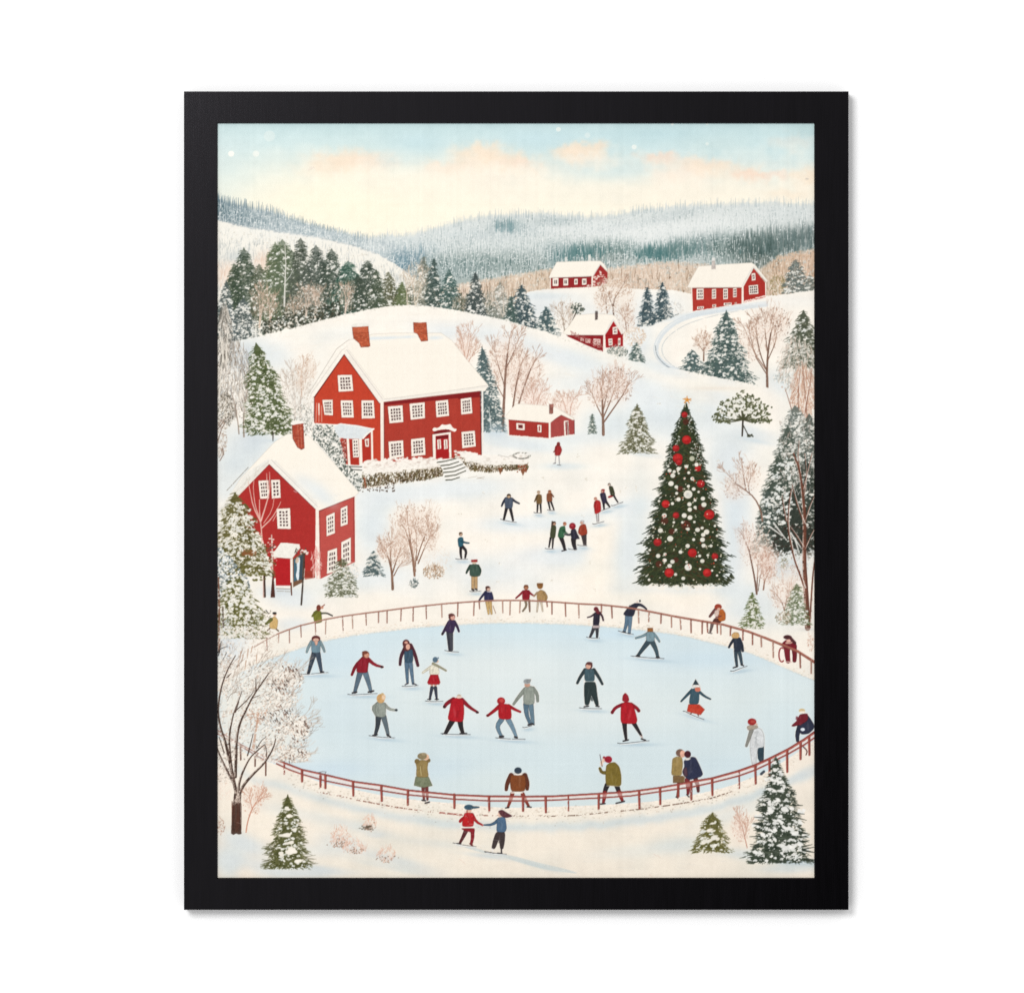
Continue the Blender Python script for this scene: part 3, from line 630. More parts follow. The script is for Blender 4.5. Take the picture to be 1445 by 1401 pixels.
# right hill house
Q = Z(930, 340, 6.283); RR = (176, 56, 46)
item('painted_house', 'red farmhouse on the right hilltop')
w_ = Q([(292, 412), (735, 409), (735, 557), (298, 624)]); poly(w_, RR); walltex(w_, 60, RR)
g_ = Q([(750, 404), (842, 243), (944, 372), (946, 500), (752, 550)]); poly(g_, (172, 50, 43)); walltex(g_, 30, RR)
line(Q([(290, 422), (735, 416)]), 1.4, (96, 26, 26), .8)
for a, b, c, d, nx, ny in [(335, 425, 397, 520, 3, 3), (470, 428, 506, 514, 2, 3), (570, 425, 610, 518, 2, 3), (658, 420, 690, 500, 2, 3), (340, 582, 398, 605, 3, 1), (474, 564, 506, 588, 2, 1), (575, 549, 645, 572, 4, 1), (672, 546, 690, 560, 1, 1)]:
    window(Q([(a, b), (c, b - 3), (c, d - 3), (a, d)]), nx, ny, .12, .08, .35, edge=False)
window(Q([(822, 288), (854, 284), (858, 347), (824, 353)]), 2, 2, .2, .15, .25); window(Q([(797, 396), (878, 388), (882, 468), (800, 475)]), 4, 3, .08, .08, .3)
roof(Q([(252, 408), (290, 330), (350, 225), (560, 208), (820, 193), (850, 210), (965, 352), (955, 368), (840, 238), (752, 402), (728, 412), (285, 416)]))
stroke(Q([(735, 405), (800, 285), (840, 225), (955, 360)]), 1.6, 1.2, (222, 216, 208), .7); line(Q([(262, 412), (735, 408)]), 1.0, (226, 218, 206), .9)
line(Q([(742, 404), (742, 552)]), 2.6, WHITE); line(Q([(290, 415), (296, 625)]), 1.5, WHITE); line(Q([(947, 370), (949, 500)]), 1.5, WHITE)
poly(Q([(470, 158), (495, 152), (505, 250), (465, 252)]), (190, 180, 172), 1, tex=.2); poly(Q([(468, 150), (496, 147), (498, 175), (468, 178)]), (226, 224, 218), 1)
for i in range(30): dab(*Q([(U(755, 945), 545 - (U(0, 1)) * 6 - 0)])[0], .1, .1, WHITE)
for x in range(760, 945, 9): dab(*Q([(x, 540 - (x - 760) * .27 + U(-8, 6))])[0], U(.9, 1.8), U(.7, 1.2), (246, 224, 212))
tidy(cur, 1, 0)

# bare tree and firs round the lower middle house
bare([([(866, 446), (865, 433), (868, 420), (876, 408)], 1.9, .8), ([(865, 433), (860, 420), (855, 410)], 1.3, .7), ([(857, 442), (855, 425)], 1.3, .8)], [(868, 408, 24, 16), (880, 430, 18, 24), (852, 425, 14, 18)], (72, 52, 46), (236, 216, 198), .7, (206, 172, 148), 150, (170, 130, 104), nlite=160, ntw=50, label='frosted tan tree behind the small red house')
bare([([(884, 468), (883, 456), (882, 448)], 1.3, .8)], [(884, 458, 12, 18)], (120, 90, 76), (232, 212, 196), .6, (200, 166, 146), 40, nlite=50, ntw=24, label='tan bush at the gable of the small red house')
bare([([(797, 468), (795, 455), (792, 444)], 1.2, .7), ([(800, 470), (804, 458), (806, 448)], 1.2, .7)], [(798, 446, 16, 22)], (130, 120, 108), (226, 216, 202), .5, (190, 170, 150), 50, (140, 120, 104), nlite=50, ntw=30, label='pale tan tree left of the small red house')
k = item('painted_round_tree', 'little dark round tree above the small red house')
for i in range(90):
    a = U(0, 6.28); r = math.sqrt(U(0, 1)); x, y = 815.5 + 9.5 * r * math.cos(a), 435.5 + 8 * r * math.sin(a)
    dab(x, y, U(.8, 2), U(.7, 1.4), mix((60, 72, 66), (110, 114, 100), U(0, 1)) if U(0, 1) < .7 else SNOW, .9, U(0, 3))
stroke([(812, 443), (808, 452)], 1.6, 1, (92, 78, 68)); stroke([(809, 449), (804, 462)], 1.1, .8, (110, 96, 84)); tidy(k)
conifer(771, 433, 473, 18, (54, 74, 76), (98, 118, 118), snowy=.7, pw=.75, label='short blue green fir left of the small house')
conifer(913.5, 405, 460, 13, (44, 62, 68), (88, 106, 110), snowy=.5, pw=.75, label='left one of the twin dark firs by the road')
conifer(935, 399, 456, 16, (42, 60, 66), (86, 106, 110), snowy=.5, pw=.8, label='right one of the twin dark firs by the road')
stroke([(905, 458), (930, 452), (958, 443)], 1.5, 1, (64, 80, 82), .7, rough=.3)
bush(950, 440, 16, 16, [(206, 200, 190), (190, 190, 186)], 130, .6, 'pale frosted bush beside the twin firs', fl=.5)

# lower middle house
Q = Z(740, 340, 6.568); RL = (142, 30, 34)
item('painted_house', 'small red cottage half hidden behind the snow hill')
w_ = Q([(395, 865), (735, 868), (728, 1030), (590, 972), (400, 885)]); poly(w_, RL); walltex(w_, 20, RL)
g_ = Q([(748, 868), (828, 742), (917, 862), (917, 975), (755, 990)]); poly(g_, (164, 28, 32)); walltex(g_, 20, RL)
line(Q([(395, 872), (735, 874)]), 1.6, (84, 24, 28), .8)
for q, nx, ny in [([(818, 800), (862, 792), (864, 862), (820, 866)], 2, 2), ([(778, 908), (816, 903), (818, 965), (782, 970)], 2, 2), ([(868, 902), (892, 898), (892, 964), (870, 967)], 2, 1)]:
    window(Q(q), nx, ny, .15, .1, .4, edge=False)
for a, b, c, d in [(565, 903, 612, 942), (640, 905, 705, 960), (520, 900, 552, 925)]: window(Q([(a, b), (c, b + 4), (c, d + 6), (a, d)]), 3, 2, .1, .1, .4, frame=(236, 206, 196), pane=(170, 90, 86), edge=False)
roof(Q([(355, 852), (410, 790), (478, 688), (660, 672), (822, 684), (850, 705), (915, 850), (905, 872), (826, 740), (770, 838), (742, 872), (400, 872)]))
stroke(Q([(745, 868), (790, 780), (826, 725), (912, 855)]), 1.8, 1.3, (220, 218, 212), .7)
line(Q([(740, 872), (738, 1015)]), 2.3, WHITE); line(Q([(918, 870), (918, 968)]), 1.1, WHITE, .8)
line(Q([(755, 880), (912, 866)]), 1.0, (90, 24, 28), .6)
poly(Q([(655, 664), (682, 656), (680, 728), (655, 734)]), (96, 84, 80), 1, tex=.3); dab(*Q([(668, 656)])[0], 2, 1.3, (110, 104, 100))
for i in range(150):
    t = U(0, 1); x = 430 + t * 300; y = 880 + t * 130 - U(0, 1) * 50
    dab(*Q([(x, y)])[0], U(.4, 1.0), U(.4, .8), mix((232, 190, 178), (120, 60, 54), U(0, 1)), .8)
tidy(cur, 1, 0)
# ---------------------------------------------------------------- right hill, road
ground()
roadp = [(1150, 424), (1090, 428), (1040, 434), (1000, 440), (972, 446), (950, 456), (934, 470), (926, 485), (925, 497), (931, 508), (944, 518), (960, 524)]
hill2 = lerp([(890, 470), (912, 463), (935, 453), (952, 447), (978, 439), (1010, 434), (1050, 427.5), (1080, 419.5), (1110, 415), (1160, 408)])
snowcap(hill2, xa=886, fuzz=1.2)
bush(896, 476, 17, 14, [(216, 190, 164), (196, 166, 140)], 240, .8, 'tan frosted bush right of the small cottage', fl=.4)
bush(872, 496, 15, 8, [(84, 98, 92), (130, 136, 126)], 200, .9, 'dark frosted shrub below the small cottage', fl=.35)
conifer(898, 484, 514, 13, (66, 86, 82), (112, 126, 118), snowy=.6, pw=.8, size=.85, label='small fir below the cottage')

k = item('painted_road', 'pale curving road winding up to the hilltop house')
stroke(roadp, 9, 6, (222, 228, 230), .6, smooth=2)
stroke([(x + 2, y + 1) for x, y in roadp], 4, 4, (208, 216, 220), .5, smooth=2, rough=.3)
ins = [(1050, 437), (1005, 446), (974, 455), (952, 467), (937, 481), (933, 494), (938, 506), (950, 517), (964, 523)]
out = [(1040, 431), (1000, 437), (968, 445), (944, 457), (930, 471), (922.5, 487), (923, 500), (930, 511), (946, 521)]
stroke(ins, 1.1, 1.1, (176, 186, 190), .6, smooth=2, rough=.35); stroke(out, .9, .8, (190, 200, 204), .5, smooth=2, rough=.4)
stroke([(925, 488), (926, 500), (934, 511), (946, 520), (958, 524)], 1.2, 1.4, (132, 142, 146), .8, smooth=2, rough=.3)
ground()
bush(1098, 404, 12, 16, [(110, 104, 66), (150, 136, 96), (190, 166, 130)], 220, .9, 'olive bush right of the hilltop house', fl=.25)
stroke([(1098, 418), (1098, 405), (1102, 398)], 1.2, .8, (230, 222, 208)); stroke([(1098, 404), (1094, 396)], .9, .7, (230, 222, 208))
conifer(1123, 366, 414, 20, (72, 84, 82), (118, 128, 122), snowy=.8, pw=.6, label='grey snowy fir at the right hilltop edge', soft=True)
conifer(1143, 388, 414, 12, (88, 98, 92), (128, 134, 126), snowy=.9, pw=.6, label='frosted shrub fir at the right edge', soft=True)
hill3 = lerp([(1080, 419), (1110, 415), (1160, 408)])
ground(); snowcap(hill3, xa=1086, fuzz=1.6)

# trees on the right hill
bare([([(993, 509), (993.5, 495), (992, 482)], 2, 1), ([(993, 494), (999, 484)], 1.2, .7), ([(993, 496), (986, 486)], 1.2, .7)], [(994, 482, 12, 16)], (110, 84, 70), (240, 218, 198), .7, (208, 172, 148), 40, nlite=40, ntw=34, label='small tan leafless tree by the road bend', tl=(4, 8))
conifer(977, 494, 526, 20, (60, 80, 80), (104, 122, 118), snowy=.55, pw=.75, label='small fir beside the road bend')
bare([([(1080, 520), (1066, 500), (1056, 476), (1050, 462)], 1.6, .8)], [(1058, 486, 18, 24)], (150, 120, 104), (234, 212, 196), .5, (190, 156, 138), 60, nlite=50, ntw=40, label='tan leafless bush right of the big hill fir')
conifer(1025, 438, 545, 42, (52, 72, 72), (100, 118, 108), snowy=.62, pw=.88, label='large blue green fir on the right hill', size=1.05)
bare([([(1083, 547), (1082.5, 520), (1084, 495), (1088, 470), (1092, 455)], 3.2, 1), ([(1082, 523), (1073, 500), (1068, 475), (1067, 458)], 1.6, .8), ([(1082, 528), (1066, 503), (1058, 470)], 1.3, .7), ([(1083, 510), (1094, 485), (1098, 462)], 1.2, .7), ([(1083, 495), (1080, 470), (1079, 450)], 1.1, .7)],
     [(1090, 447, 22, 15), (1068, 462, 12, 18), (1104, 458, 12, 16), (1084, 470, 24, 26)], (92, 66, 54), (240, 218, 202), .75, (190, 146, 122), 150, (130, 98, 82), nlite=110, ntw=60, label='slender leafless tree with brown twigs on the right hill', tipdark=(84, 60, 52))
bush(1104, 534, 14, 8, [(180, 188, 184), (150, 160, 154)], 120, .7, 'grey frosted bush beside the slender tree', fl=.4)
conifer(1134, 438, 520, 32, (64, 72, 58), (104, 106, 84), snowy=.55, pw=.72, label='dark olive fir cut by the right edge')
bush(1125, 520, 30, 40, [(196, 196, 186), (168, 168, 158), (206, 178, 160)], 900, .8, 'grey frosted thicket at the right edge', fl=.35, ln=(4, 10), up=.3)
bush(1134, 556, 20, 36, [(196, 150, 122), (170, 120, 96), (222, 190, 168)], 620, .8, 'russet leafless thicket at the right edge', fl=.2, ln=(6, 14), up=.25)
for p in [[(1140, 600), (1137, 560), (1132, 510)], [(1128, 600), (1126, 560), (1130, 520)], [(1118, 580), (1112, 560), (1108, 548)], [(1135, 590), (1142, 550), (1146, 520)]]: stroke(p, 1.6, .7, (140, 96, 78), .8, smooth=1)
for p in [[(1136, 610), (1135, 580), (1140, 552)], [(1130, 560), (1127, 530)]]: stroke(p, 1.3, .7, (244, 232, 220), .9)

# ---------------------------------------------------------------- main snow hill
ground()
hill1 = lerp([(300, 492), (330, 486), (366, 474), (400, 466.5), (441, 455.5), (483, 444.5), (520, 436.5), (553, 431.5), (580, 430.5), (606, 432), (640, 437), (658, 440.5), (711, 451), (759, 465), (778, 471), (808, 482), (850, 496), (892, 509), (916, 513.5), (968, 523), (1005, 531), (1047, 539), (1080, 546), (1110, 552), (1160, 566)])
b0 = ids == 0
snowcap(lerp([(300, 900), (1005, 531), (1047, 539), (1080, 546), (1095, 549), (1110, 640), (1160, 900)]), xa=1000, fuzz=1.5)
snowcap(lerp([(300, 488), (330, 482), (366, 474.5), (400, 466.5), (441, 455.5), (483, 444.5), (520, 436.5), (553, 431.5), (580, 430.5), (606, 432), (640, 437), (658, 440.5), (711, 451), (759, 465), (778, 471), (808, 482), (850, 496), (892, 509), (916, 513.5), (968, 523), (1005, 531), (1010, 532)]), xb=1008, fuzz=1.2)
for i in range(420):
    x = U(365, 1060); y = hill1(x) + U(.5, 1) ** 1 * 0 + U(-.8, 3)
    if 960 > x > 905: continue
    dab(x, y, U(.5, 1.3), U(.4, .8), (252, 246, 234) if U(0, 1) < .6 else (190, 188, 174), U(.3, .8), mark=False)
for i in range(260):                                   # dry brush on the hill
    x = U(370, 1050); y = hill1(x) + U(4, 60); l = U(4, 16); s = .3 if x > 640 else -.15
    stroke([(x, y), (x + l, y + l * s)], .7, .4, (226, 228, 224) if U(0, 1) < .6 else (236, 222, 204), U(.15, .4), mark=False, tex=0)
haze(1010, 548, 40, 3, (226, 204, 182), .25)
# ---------------------------------------------------------------- trees behind and beside the houses
# far left middle ground
bush(330, 540, 30, 54, [(150, 136, 120), (112, 98, 84), (190, 180, 168), (176, 182, 184)], 1300, .8, 'grey leafless thicket at the left edge', ln=(6, 14), up=.25, fl=.25)
bush(316, 480, 13, 44, [(70, 68, 60), (120, 110, 98), (190, 184, 174)], 480, .85, 'dark leafless trunks at the left edge', ln=(8, 18), up=.2)
for p, w in [([(315, 510), (312, 480), (307, 464)], 2.2), ([(319, 512), (320, 480), (322, 462)], 1.8), ([(309, 560), (312, 520), (316, 490)], 1.6)]: stroke(p, w, 1, (234, 226, 212), .9, smooth=1)
for p, w, c in [([(344, 616), (343, 590), (347, 560), (352, 535)], 2.4, (150, 134, 120)), ([(337, 612), (335, 590), (330, 565), (324, 548)], 1.8, (150, 132, 118)), ([(345, 600), (346, 575), (340, 548)], 1.4, (240, 230, 216)), ([(338, 606), (334, 580), (338, 552)], 1.2, (236, 226, 212)), ([(352, 590), (356, 560), (360, 530)], 1.5, (120, 108, 92))]:
    stroke(p, w, .9, c, .9, smooth=1)
bush(317, 580, 13, 26, [(62, 60, 50), (104, 94, 78), (180, 168, 150)], 420, .9, 'dark scrub at the left edge', fl=.3)
bush(312, 620, 9, 28, [(150, 120, 100), (110, 88, 74), (214, 196, 178)], 150, .7, 'brown scrub at the left edge', fl=.3, ln=(4, 10))
for p in [[(308, 620), (314, 600), (326, 588)], [(307, 606), (318, 590)], [(310, 650), (316, 640), (314, 632)]]: stroke(p, 1.3, .7, (110, 84, 70), .8, smooth=1)
bare([([(416, 590), (416, 565), (414, 545), (412, 530)], 3.0, 1.2), ([(424, 590), (423, 565), (427, 545)], 2.4, 1), ([(417, 570), (408, 552), (404, 540)], 1.4, .8)], [(420, 556, 22, 36)], (226, 222, 214), (222, 220, 214), .5, (190, 182, 170), 120, (130, 124, 112), nlite=120, ntw=70, label='white frosted bare tree above the chimney')
bare([([(426, 560), (424, 530), (428, 512)], 1.0, .7)], [(424, 530, 10, 26), (438, 520, 8, 20)], (222, 196, 176), (244, 226, 208), .6, (220, 192, 170), 50, (196, 164, 142), nlite=20, ntw=50, label='faint tan leafless tree against the snow hill', tl=(4, 9))
conifer(361, 484, 614, 38, (62, 74, 40), (104, 112, 72), snowy=1.0, dens=1.2, size=1.15, base=384, pw=.62, label='big green fir heaped with snow left of the main house', ragged=.7)
stroke([(385, 610), (385, 622)], 1.8, 1.6, (70, 62, 52))
haze(395, 622, 22, 3, (196, 212, 220), .5)
bush(430, 592, 18, 22, [(96, 100, 92), (140, 140, 130), (190, 188, 180)], 260, .85, 'grey snowy shrub behind the chimney', fl=.4)

# behind the main house on the right
bare([([(656, 516), (655, 495), (652, 478)], 1.3, .7), ([(656, 516), (662, 492), (664, 474)], 1.2, .7), ([(658, 516), (668, 498)], 1, .7)], [(656, 490, 15, 26)], (204, 160, 140), (244, 216, 200), .85, (214, 170, 150), 70, (186, 140, 122), nlite=20, ntw=60, label='pink leafless bush above the roof of the main house', tl=(5, 11))
bare([([(709, 607), (711, 570), (713, 530), (716, 500), (719, 478)], 4.2, 1), ([(712, 545), (703, 515), (698, 495)], 1.4, .7), ([(714, 520), (726, 495), (732, 478)], 1.4, .7), ([(710, 560), (694, 530)], 1.2, .7)],
     [(718, 492, 24, 24), (706, 520, 20, 30), (728, 520, 20, 34)], (108, 78, 66), (244, 220, 204), .8, (200, 158, 136), 220, (140, 104, 88), nlite=90, ntw=90, label='tall bare tree with a dark trunk behind the main house')
bare([([(724, 574), (728, 545), (733, 522), (738, 508)], 2.4, .9), ([(732, 570), (740, 545), (749, 520), (756, 508)], 2.4, .9)], [(748, 525, 18, 26), (735, 545, 16, 24)], (112, 82, 70), (244, 220, 206), .75, (204, 162, 142), 150, (146, 110, 94), nlite=50, ntw=70, label='two stemmed bare tree behind the shed')
bare([([(754, 578), (753, 560), (750, 548)], 1, .6), ([(756, 578), (762, 556), (766, 548)], 1, .6)], [(757, 560, 20, 18)], (214, 170, 152), (246, 214, 200), .85, (220, 180, 162), 80, (196, 150, 134), nlite=10, ntw=60, label='pink brush behind the shed roof', tl=(4, 9))
bare([([(800, 585), (797, 570), (792, 560)], 1, .6), ([(804, 590), (806, 570), (812, 560)], 1, .6)], [(798, 572, 20, 18)], (214, 172, 154), (246, 216, 202), .85, (220, 182, 164), 60, (200, 156, 138), nlite=10, ntw=60, label='pink brush behind the shed chimney', tl=(4, 9))
conifer(680, 489, 610, 23, (62, 82, 84), (104, 122, 120), snowy=.55, pw=.72, base=693, label='blue green fir behind the right end of the main house', soft=False)
stroke([(693, 606), (690, 575)], 1.8, 1, (214, 216, 210), .8)
bare([([(851.5, 613), (851, 590), (850, 565), (849, 548)], 4.0, 1.2), ([(851, 590), (842, 572), (836, 556)], 1.5, .8), ([(852, 596), (866, 576), (880, 556), (888, 540)], 2.0, .9), ([(852, 588), (862, 565), (868, 546)], 1.6, .8), ([(851, 580), (856, 558), (859, 540)], 1.3, .7)],
     [(845, 552, 18, 22), (862, 545, 20, 26), (880, 545, 14, 22), (870, 530, 12, 12)], (104, 76, 62), (244, 220, 206), .85, (206, 160, 138), 200, (142, 104, 88), nlite=60, ntw=90, label='spreading bare tree with pinkish twigs above the path', tipdark=(110, 80, 66))
conifer(836, 584, 612, 6, (84, 100, 92), (120, 130, 118), snowy=.5, pw=.8, size=.7, label='tiny thin fir left of the spreading bare tree')
haze(905, 640, 26, 4, (200, 214, 220), .5, .15)
conifer(899, 570, 640, 25, (84, 84, 58), (120, 118, 88), snowy=.85, pw=.85, base=901, label='olive fir with drooping snowy boughs left of the christmas tree', size=.9, ragged=1.4)

# ---------------------------------------------------------------- shed
item('painted_shed', 'low red shed with a snowy roof behind the main house')
Q = Z(620, 440, 4.817); RS = (166, 54, 46)
w_ = Q([(470, 725), (745, 748), (744, 860), (474, 838)]); poly(w_, RS); walltex(w_, 40, RS)
g_ = Q([(757, 745), (828, 695), (917, 732), (917, 832), (757, 856)]); poly(g_, (166, 72, 68)); walltex(g_, 20, (166, 72, 68))
line(Q([(470, 732), (742, 752)]), 1.3, (86, 26, 26), .8); line(Q([(757, 748), (828, 702), (915, 736)]), 1, (92, 30, 30), .8)
window(Q([(522, 755), (581, 760), (581, 805), (525, 800)]), 1, 1, .22, .22, 0, pane=(150, 52, 46)); dab(*Q([(552, 780)])[0], 2.6, 2, (96, 44, 44))
window(Q([(667, 768), (694, 770), (694, 820), (668, 816)]), 1, 1, .3, .15, 0, pane=(160, 56, 50))
poly(Q([(846, 740), (877, 738), (882, 838), (850, 842)]), WHITE); poly(Q([(856, 748), (868, 747), (873, 838), (860, 840)]), (150, 76, 74)); line(Q([(872, 746), (878, 838)]), .8, (80, 50, 50))
roof(Q([(445, 716), (480, 670), (520, 625), (660, 632), (785, 645), (828, 672), (915, 720), (912, 738), (828, 700), (790, 725), (757, 752), (742, 754), (468, 732)]))
line(Q([(830, 668), (912, 722)]), 1.0, (214, 206, 196), .7)
line(Q([(749, 752), (751, 858)]), 2.4, WHITE); line(Q([(466, 734), (470, 838)]), 1.8, WHITE, .9); line(Q([(917, 738), (918, 832)]), .9, (110, 40, 40))
poly(Q([(748, 628), (776, 626), (774, 690), (762, 695), (748, 692)]), (150, 98, 86), 1, tex=.25); line(Q([(748, 628), (748, 692)]), .7, (90, 60, 54), .7)
ground()
for x in range(474, 920, 7): dab(*Q([(x, np.interp(x, [474, 744, 917], [840, 860, 834]) + U(-2, 4))])[0], U(.8, 1.6), .8, (247, 240, 230), .9)
haze(700, 606, 12, 8, (204, 219, 227), .5)

# ---------------------------------------------------------------- main house
Q = Z(430, 440, 5.352); RM = (184, 56, 40)
item('painted_house', 'big red farmhouse with two brick chimneys')
g_ = Q([(297, 318), (75, 632), (70, 840), (250, 850), (590, 1180), (575, 700), (560, 672)]); poly(g_, (194, 66, 44)); walltex(g_, 200, (194, 66, 44))
w_ = Q([(590, 680), (1322, 598), (1337, 1090), (597, 1175)]); poly(w_, (174, 60, 47)); walltex(w_, 300, (174, 60, 47))
poly(Q([(597, 680), (1320, 598), (1322, 636), (597, 706)]), (128, 28, 30), .95)
poly(Q([(1160, 614), (1320, 598), (1322, 645), (1160, 660)]), (128, 28, 30), .8)
stroke(Q([(72, 645), (297, 322), (565, 690)]), 1.6, 1.6, (96, 30, 28), .9); line(Q([(72, 640), (72, 830)]), 1.2, (110, 34, 30), .8)
line(Q([(570, 690), (578, 1165)]), 1.0, (110, 34, 30), .8); line(Q([(602, 690), (600, 1165)]), .9, (110, 34, 30), .8); line(Q([(1326, 605), (1334, 1080)]), 1.6, (104, 30, 28), .8)
for q in [[(247, 478), (355, 476), (366, 597), (256, 604)], [(132, 665), (210, 663), (212, 782), (148, 778)], [(270, 668), (362, 668), (370, 798), (278, 798)], [(427, 668), (520, 668), (529, 804), (430, 806)],
          [(627, 715), (738, 706), (744, 832), (640, 842)], [(791, 694), (905, 683), (908, 803), (800, 816)], [(988, 674), (1082, 664), (1090, 785), (994, 797)], [(1177, 658), (1258, 646), (1266, 766), (1182, 776)],
          [(632, 980), (742, 970), (748, 1094), (640, 1110)], [(802, 962), (905, 950), (912, 1080), (806, 1092)], [(1184, 907), (1284, 897), (1292, 1016), (1190, 1030)]]:
    window(Q(q), 4, 4, .13, .12, .34)
# door
poly(Q([(963, 925), (1105, 905), (1110, 1105), (968, 1120)]), WHITE); line_closed(Q([(963, 925), (1105, 905), (1110, 1105), (968, 1120)]), .8, (100, 34, 30), .6)
poly(Q([(988, 938), (1086, 925), (1092, 1108), (990, 1112)]), (166, 30, 32)); poly(Q([(990, 942), (1084, 930), (1085, 952), (990, 960)]), (112, 26, 28))
for a in (1000, 1050): poly(Q([(a, 966), (a + 27, 962), (a + 30, 1034), (a + 3, 1038)]), WHITE); line(Q([(a + 14, 972), (a + 17, 1030)]), 1.2, (120, 60, 58), .8)
poly(Q([(975, 902), (1085, 885), (1100, 905), (975, 922)]), (120, 26, 28))
poly(Q([(962, 890), (975, 872), (1000, 878), (1020, 868), (1035, 848), (1060, 855), (1085, 850), (1100, 845), (1120, 880), (1152, 885), (1135, 908), (1110, 898), (1080, 885), (1010, 892), (975, 905)]), (248, 240, 228), 1, rnd=1)
# porch on the gable
poly(Q([(268, 955), (500, 930), (515, 1150), (440, 1165), (310, 1150)]), (178, 52, 38)); poly(Q([(262, 955), (320, 955), (330, 1150), (300, 1130)]), (170, 66, 54))
poly(Q([(470, 905), (512, 890), (500, 940), (465, 960)]), (176, 52, 40)); line(Q([(470, 940), (495, 905)]), 1.4, (90, 34, 32))
for a, b, c, d, n in [(318, 955, 336, 1155, 3.4), (412, 955, 424, 1165, 4.6), (500, 890, 510, 1150, 2.8)]: line(Q([(a + 6, b), (c, d)]), n, WHITE)
window(Q([(358, 962), (405, 960), (410, 1098), (365, 1100)]), 2, 5, .12, .05, .45); window(Q([(452, 962), (484, 955), (484, 1020), (458, 1018)]), 1, 1, .3, .2, 0, pane=(176, 60, 50))
for i in range(40): dab(*Q([(U(262, 315), U(958, 1120))])[0], U(.5, 1.2), .8, (238, 226, 214) if U(0, 1) < .6 else (96, 70, 60), .8)
poly(Q([(218, 862), (270, 843), (400, 856), (527, 885), (470, 930), (440, 960), (300, 958), (240, 938)]), (224, 228, 227), 1)
stroke(Q([(520, 884), (470, 920), (440, 955)]), 2.2, 2.2, (248, 242, 232)); stroke(Q([(222, 860), (270, 845), (520, 884)]), 1.4, 1.2, (248, 243, 234))
for i in range(10): a = U(0, .8); line(Q([(270 + a * 200, 860 + a * 20), (250 + a * 230, 940)]), .8, (206, 214, 218), .5)
# roof
roof(Q([(300, 290), (335, 212), (365, 205), (520, 168), (700, 160), (1030, 160), (1110, 215), (1240, 380), (1388, 555), (1362, 600), (1322, 598), (597, 682), (570, 672), (440, 480)]), edge=(196, 186, 174))
poly(Q([(297, 318), (70, 640), (28, 625), (40, 600), (250, 268), (330, 208), (372, 215), (330, 280)]), (247, 240, 228), 1); line(Q([(45, 622), (280, 290), (305, 275)]), .8, (190, 182, 174), .6); line(Q([(32, 615), (240, 280), (335, 208)]), .8, (176, 168, 158), .7)
poly(Q([(297, 318), (305, 285), (330, 290), (592, 655), (592, 690), (565, 690)]), (244, 236, 224), 1); line(Q([(315, 285), (590, 662)]), .8, (188, 180, 172), .7); line(Q([(330, 285), (600, 650)]), .6, (206, 198, 188), .6)
stroke(Q([(588, 668), (980, 624), (1378, 562)]), 2.8, 2.8, (240, 233, 222)); line(Q([(598, 660), (980, 612), (1376, 556)]), .8, (198, 190, 180), .7); line(Q([(598, 682), (980, 636), (1322, 600)]), .9, (130, 60, 54), .7)
line(Q([(583, 680), (586, 1168)]), 4.6, WHITE); line(Q([(1342, 598), (1344, 1080)]), 2.6, (240, 234, 224)); line(Q([(593, 700), (594, 1160)]), .8, (214, 196, 184), .8)
sl_ = [(520, 182, 70, 12), (640, 178, 90, 12), (780, 172, 60, 10), (985, 178, 60, 14)]
for x, y, rx, ry in sl_: haze(*Q([(x, y + 18)])[0], rx / 5.35, ry / 5.35, (216, 227, 233), .7, -.05)
bricks(Q([(358, 116), (478, 108), (492, 258), (480, 264), (424, 267), (410, 235), (368, 200)]), (186, 88, 58)); poly(Q([(362, 120), (476, 112), (478, 150), (364, 156)]), (196, 104, 72), .5)
poly(Q([(346, 112), (360, 92), (420, 82), (480, 90), (488, 106), (470, 110), (360, 116)]), (236, 232, 222), 1, rnd=1)
bricks(Q([(820, 82), (918, 80), (929, 218), (880, 223), (850, 165), (825, 155)]), (184, 88, 58)); poly(Q([(822, 82), (918, 80), (919, 112), (824, 116)]), (160, 74, 50), .4)
poly(Q([(818, 78), (830, 66), (905, 64), (920, 78), (870, 82)]), (248, 242, 230), 1)
for i in range(3): line(Q([(90 + i * 18, 690 + i * 10), (84 + i * 22, 830)]), 1.3, (226, 180, 160), .7)
poly(Q([(100, 690), (112, 690), (112, 780), (102, 780)]), (240, 216, 200), .9)
tidy(cur, 1, 0)
# hedges and steps
def hedge(pts_top, pts_bot, label, ntuft, seed_cols, snow_h):
    ntuft = int(ntuft * 1.5)
    k = item('painted_hedge', label)
    t, b = lerp(pts_top), lerp(pts_bot); xa, xb = pts_top[0][0], pts_top[-1][0]
    for i in range(ntuft):
        x = U(xa, xb); y = U(0, 1) ** .7 * (b(x) - t(x)) + t(x)
        c = mix(seed_cols[int(U(0, len(seed_cols)))], seed_cols[int(U(0, len(seed_cols)))], U(0, 1))
        an = U(-.6, .6); l = U(2.5, 5.5)
        stroke([(x, y), (x + l * math.sin(an), y - l * math.cos(an))], U(.9, 1.6), .5, c, U(.7, 1), tex=.1)
    for i in range(int(ntuft * .4)):
        x = U(xa, xb); y = t(x) - snow_h * .4 + U(-.6, .6) * snow_h + (b(x) - t(x)) * U(0, .25)
        dab(x, y, U(1.2, 2.6), U(.8, 1.8), (248, 241, 230) if U(0, 1) < .75 else (222, 214, 202), U(.75, 1), U(-.4, .4))
    for i in range(int(ntuft * .25)):
        x = U(xa, xb); dab(x, U(t(x), b(x)), U(.5, 1.1), U(.4, .8), (242, 232, 218), .85)
    tidy(k, 2, 0)
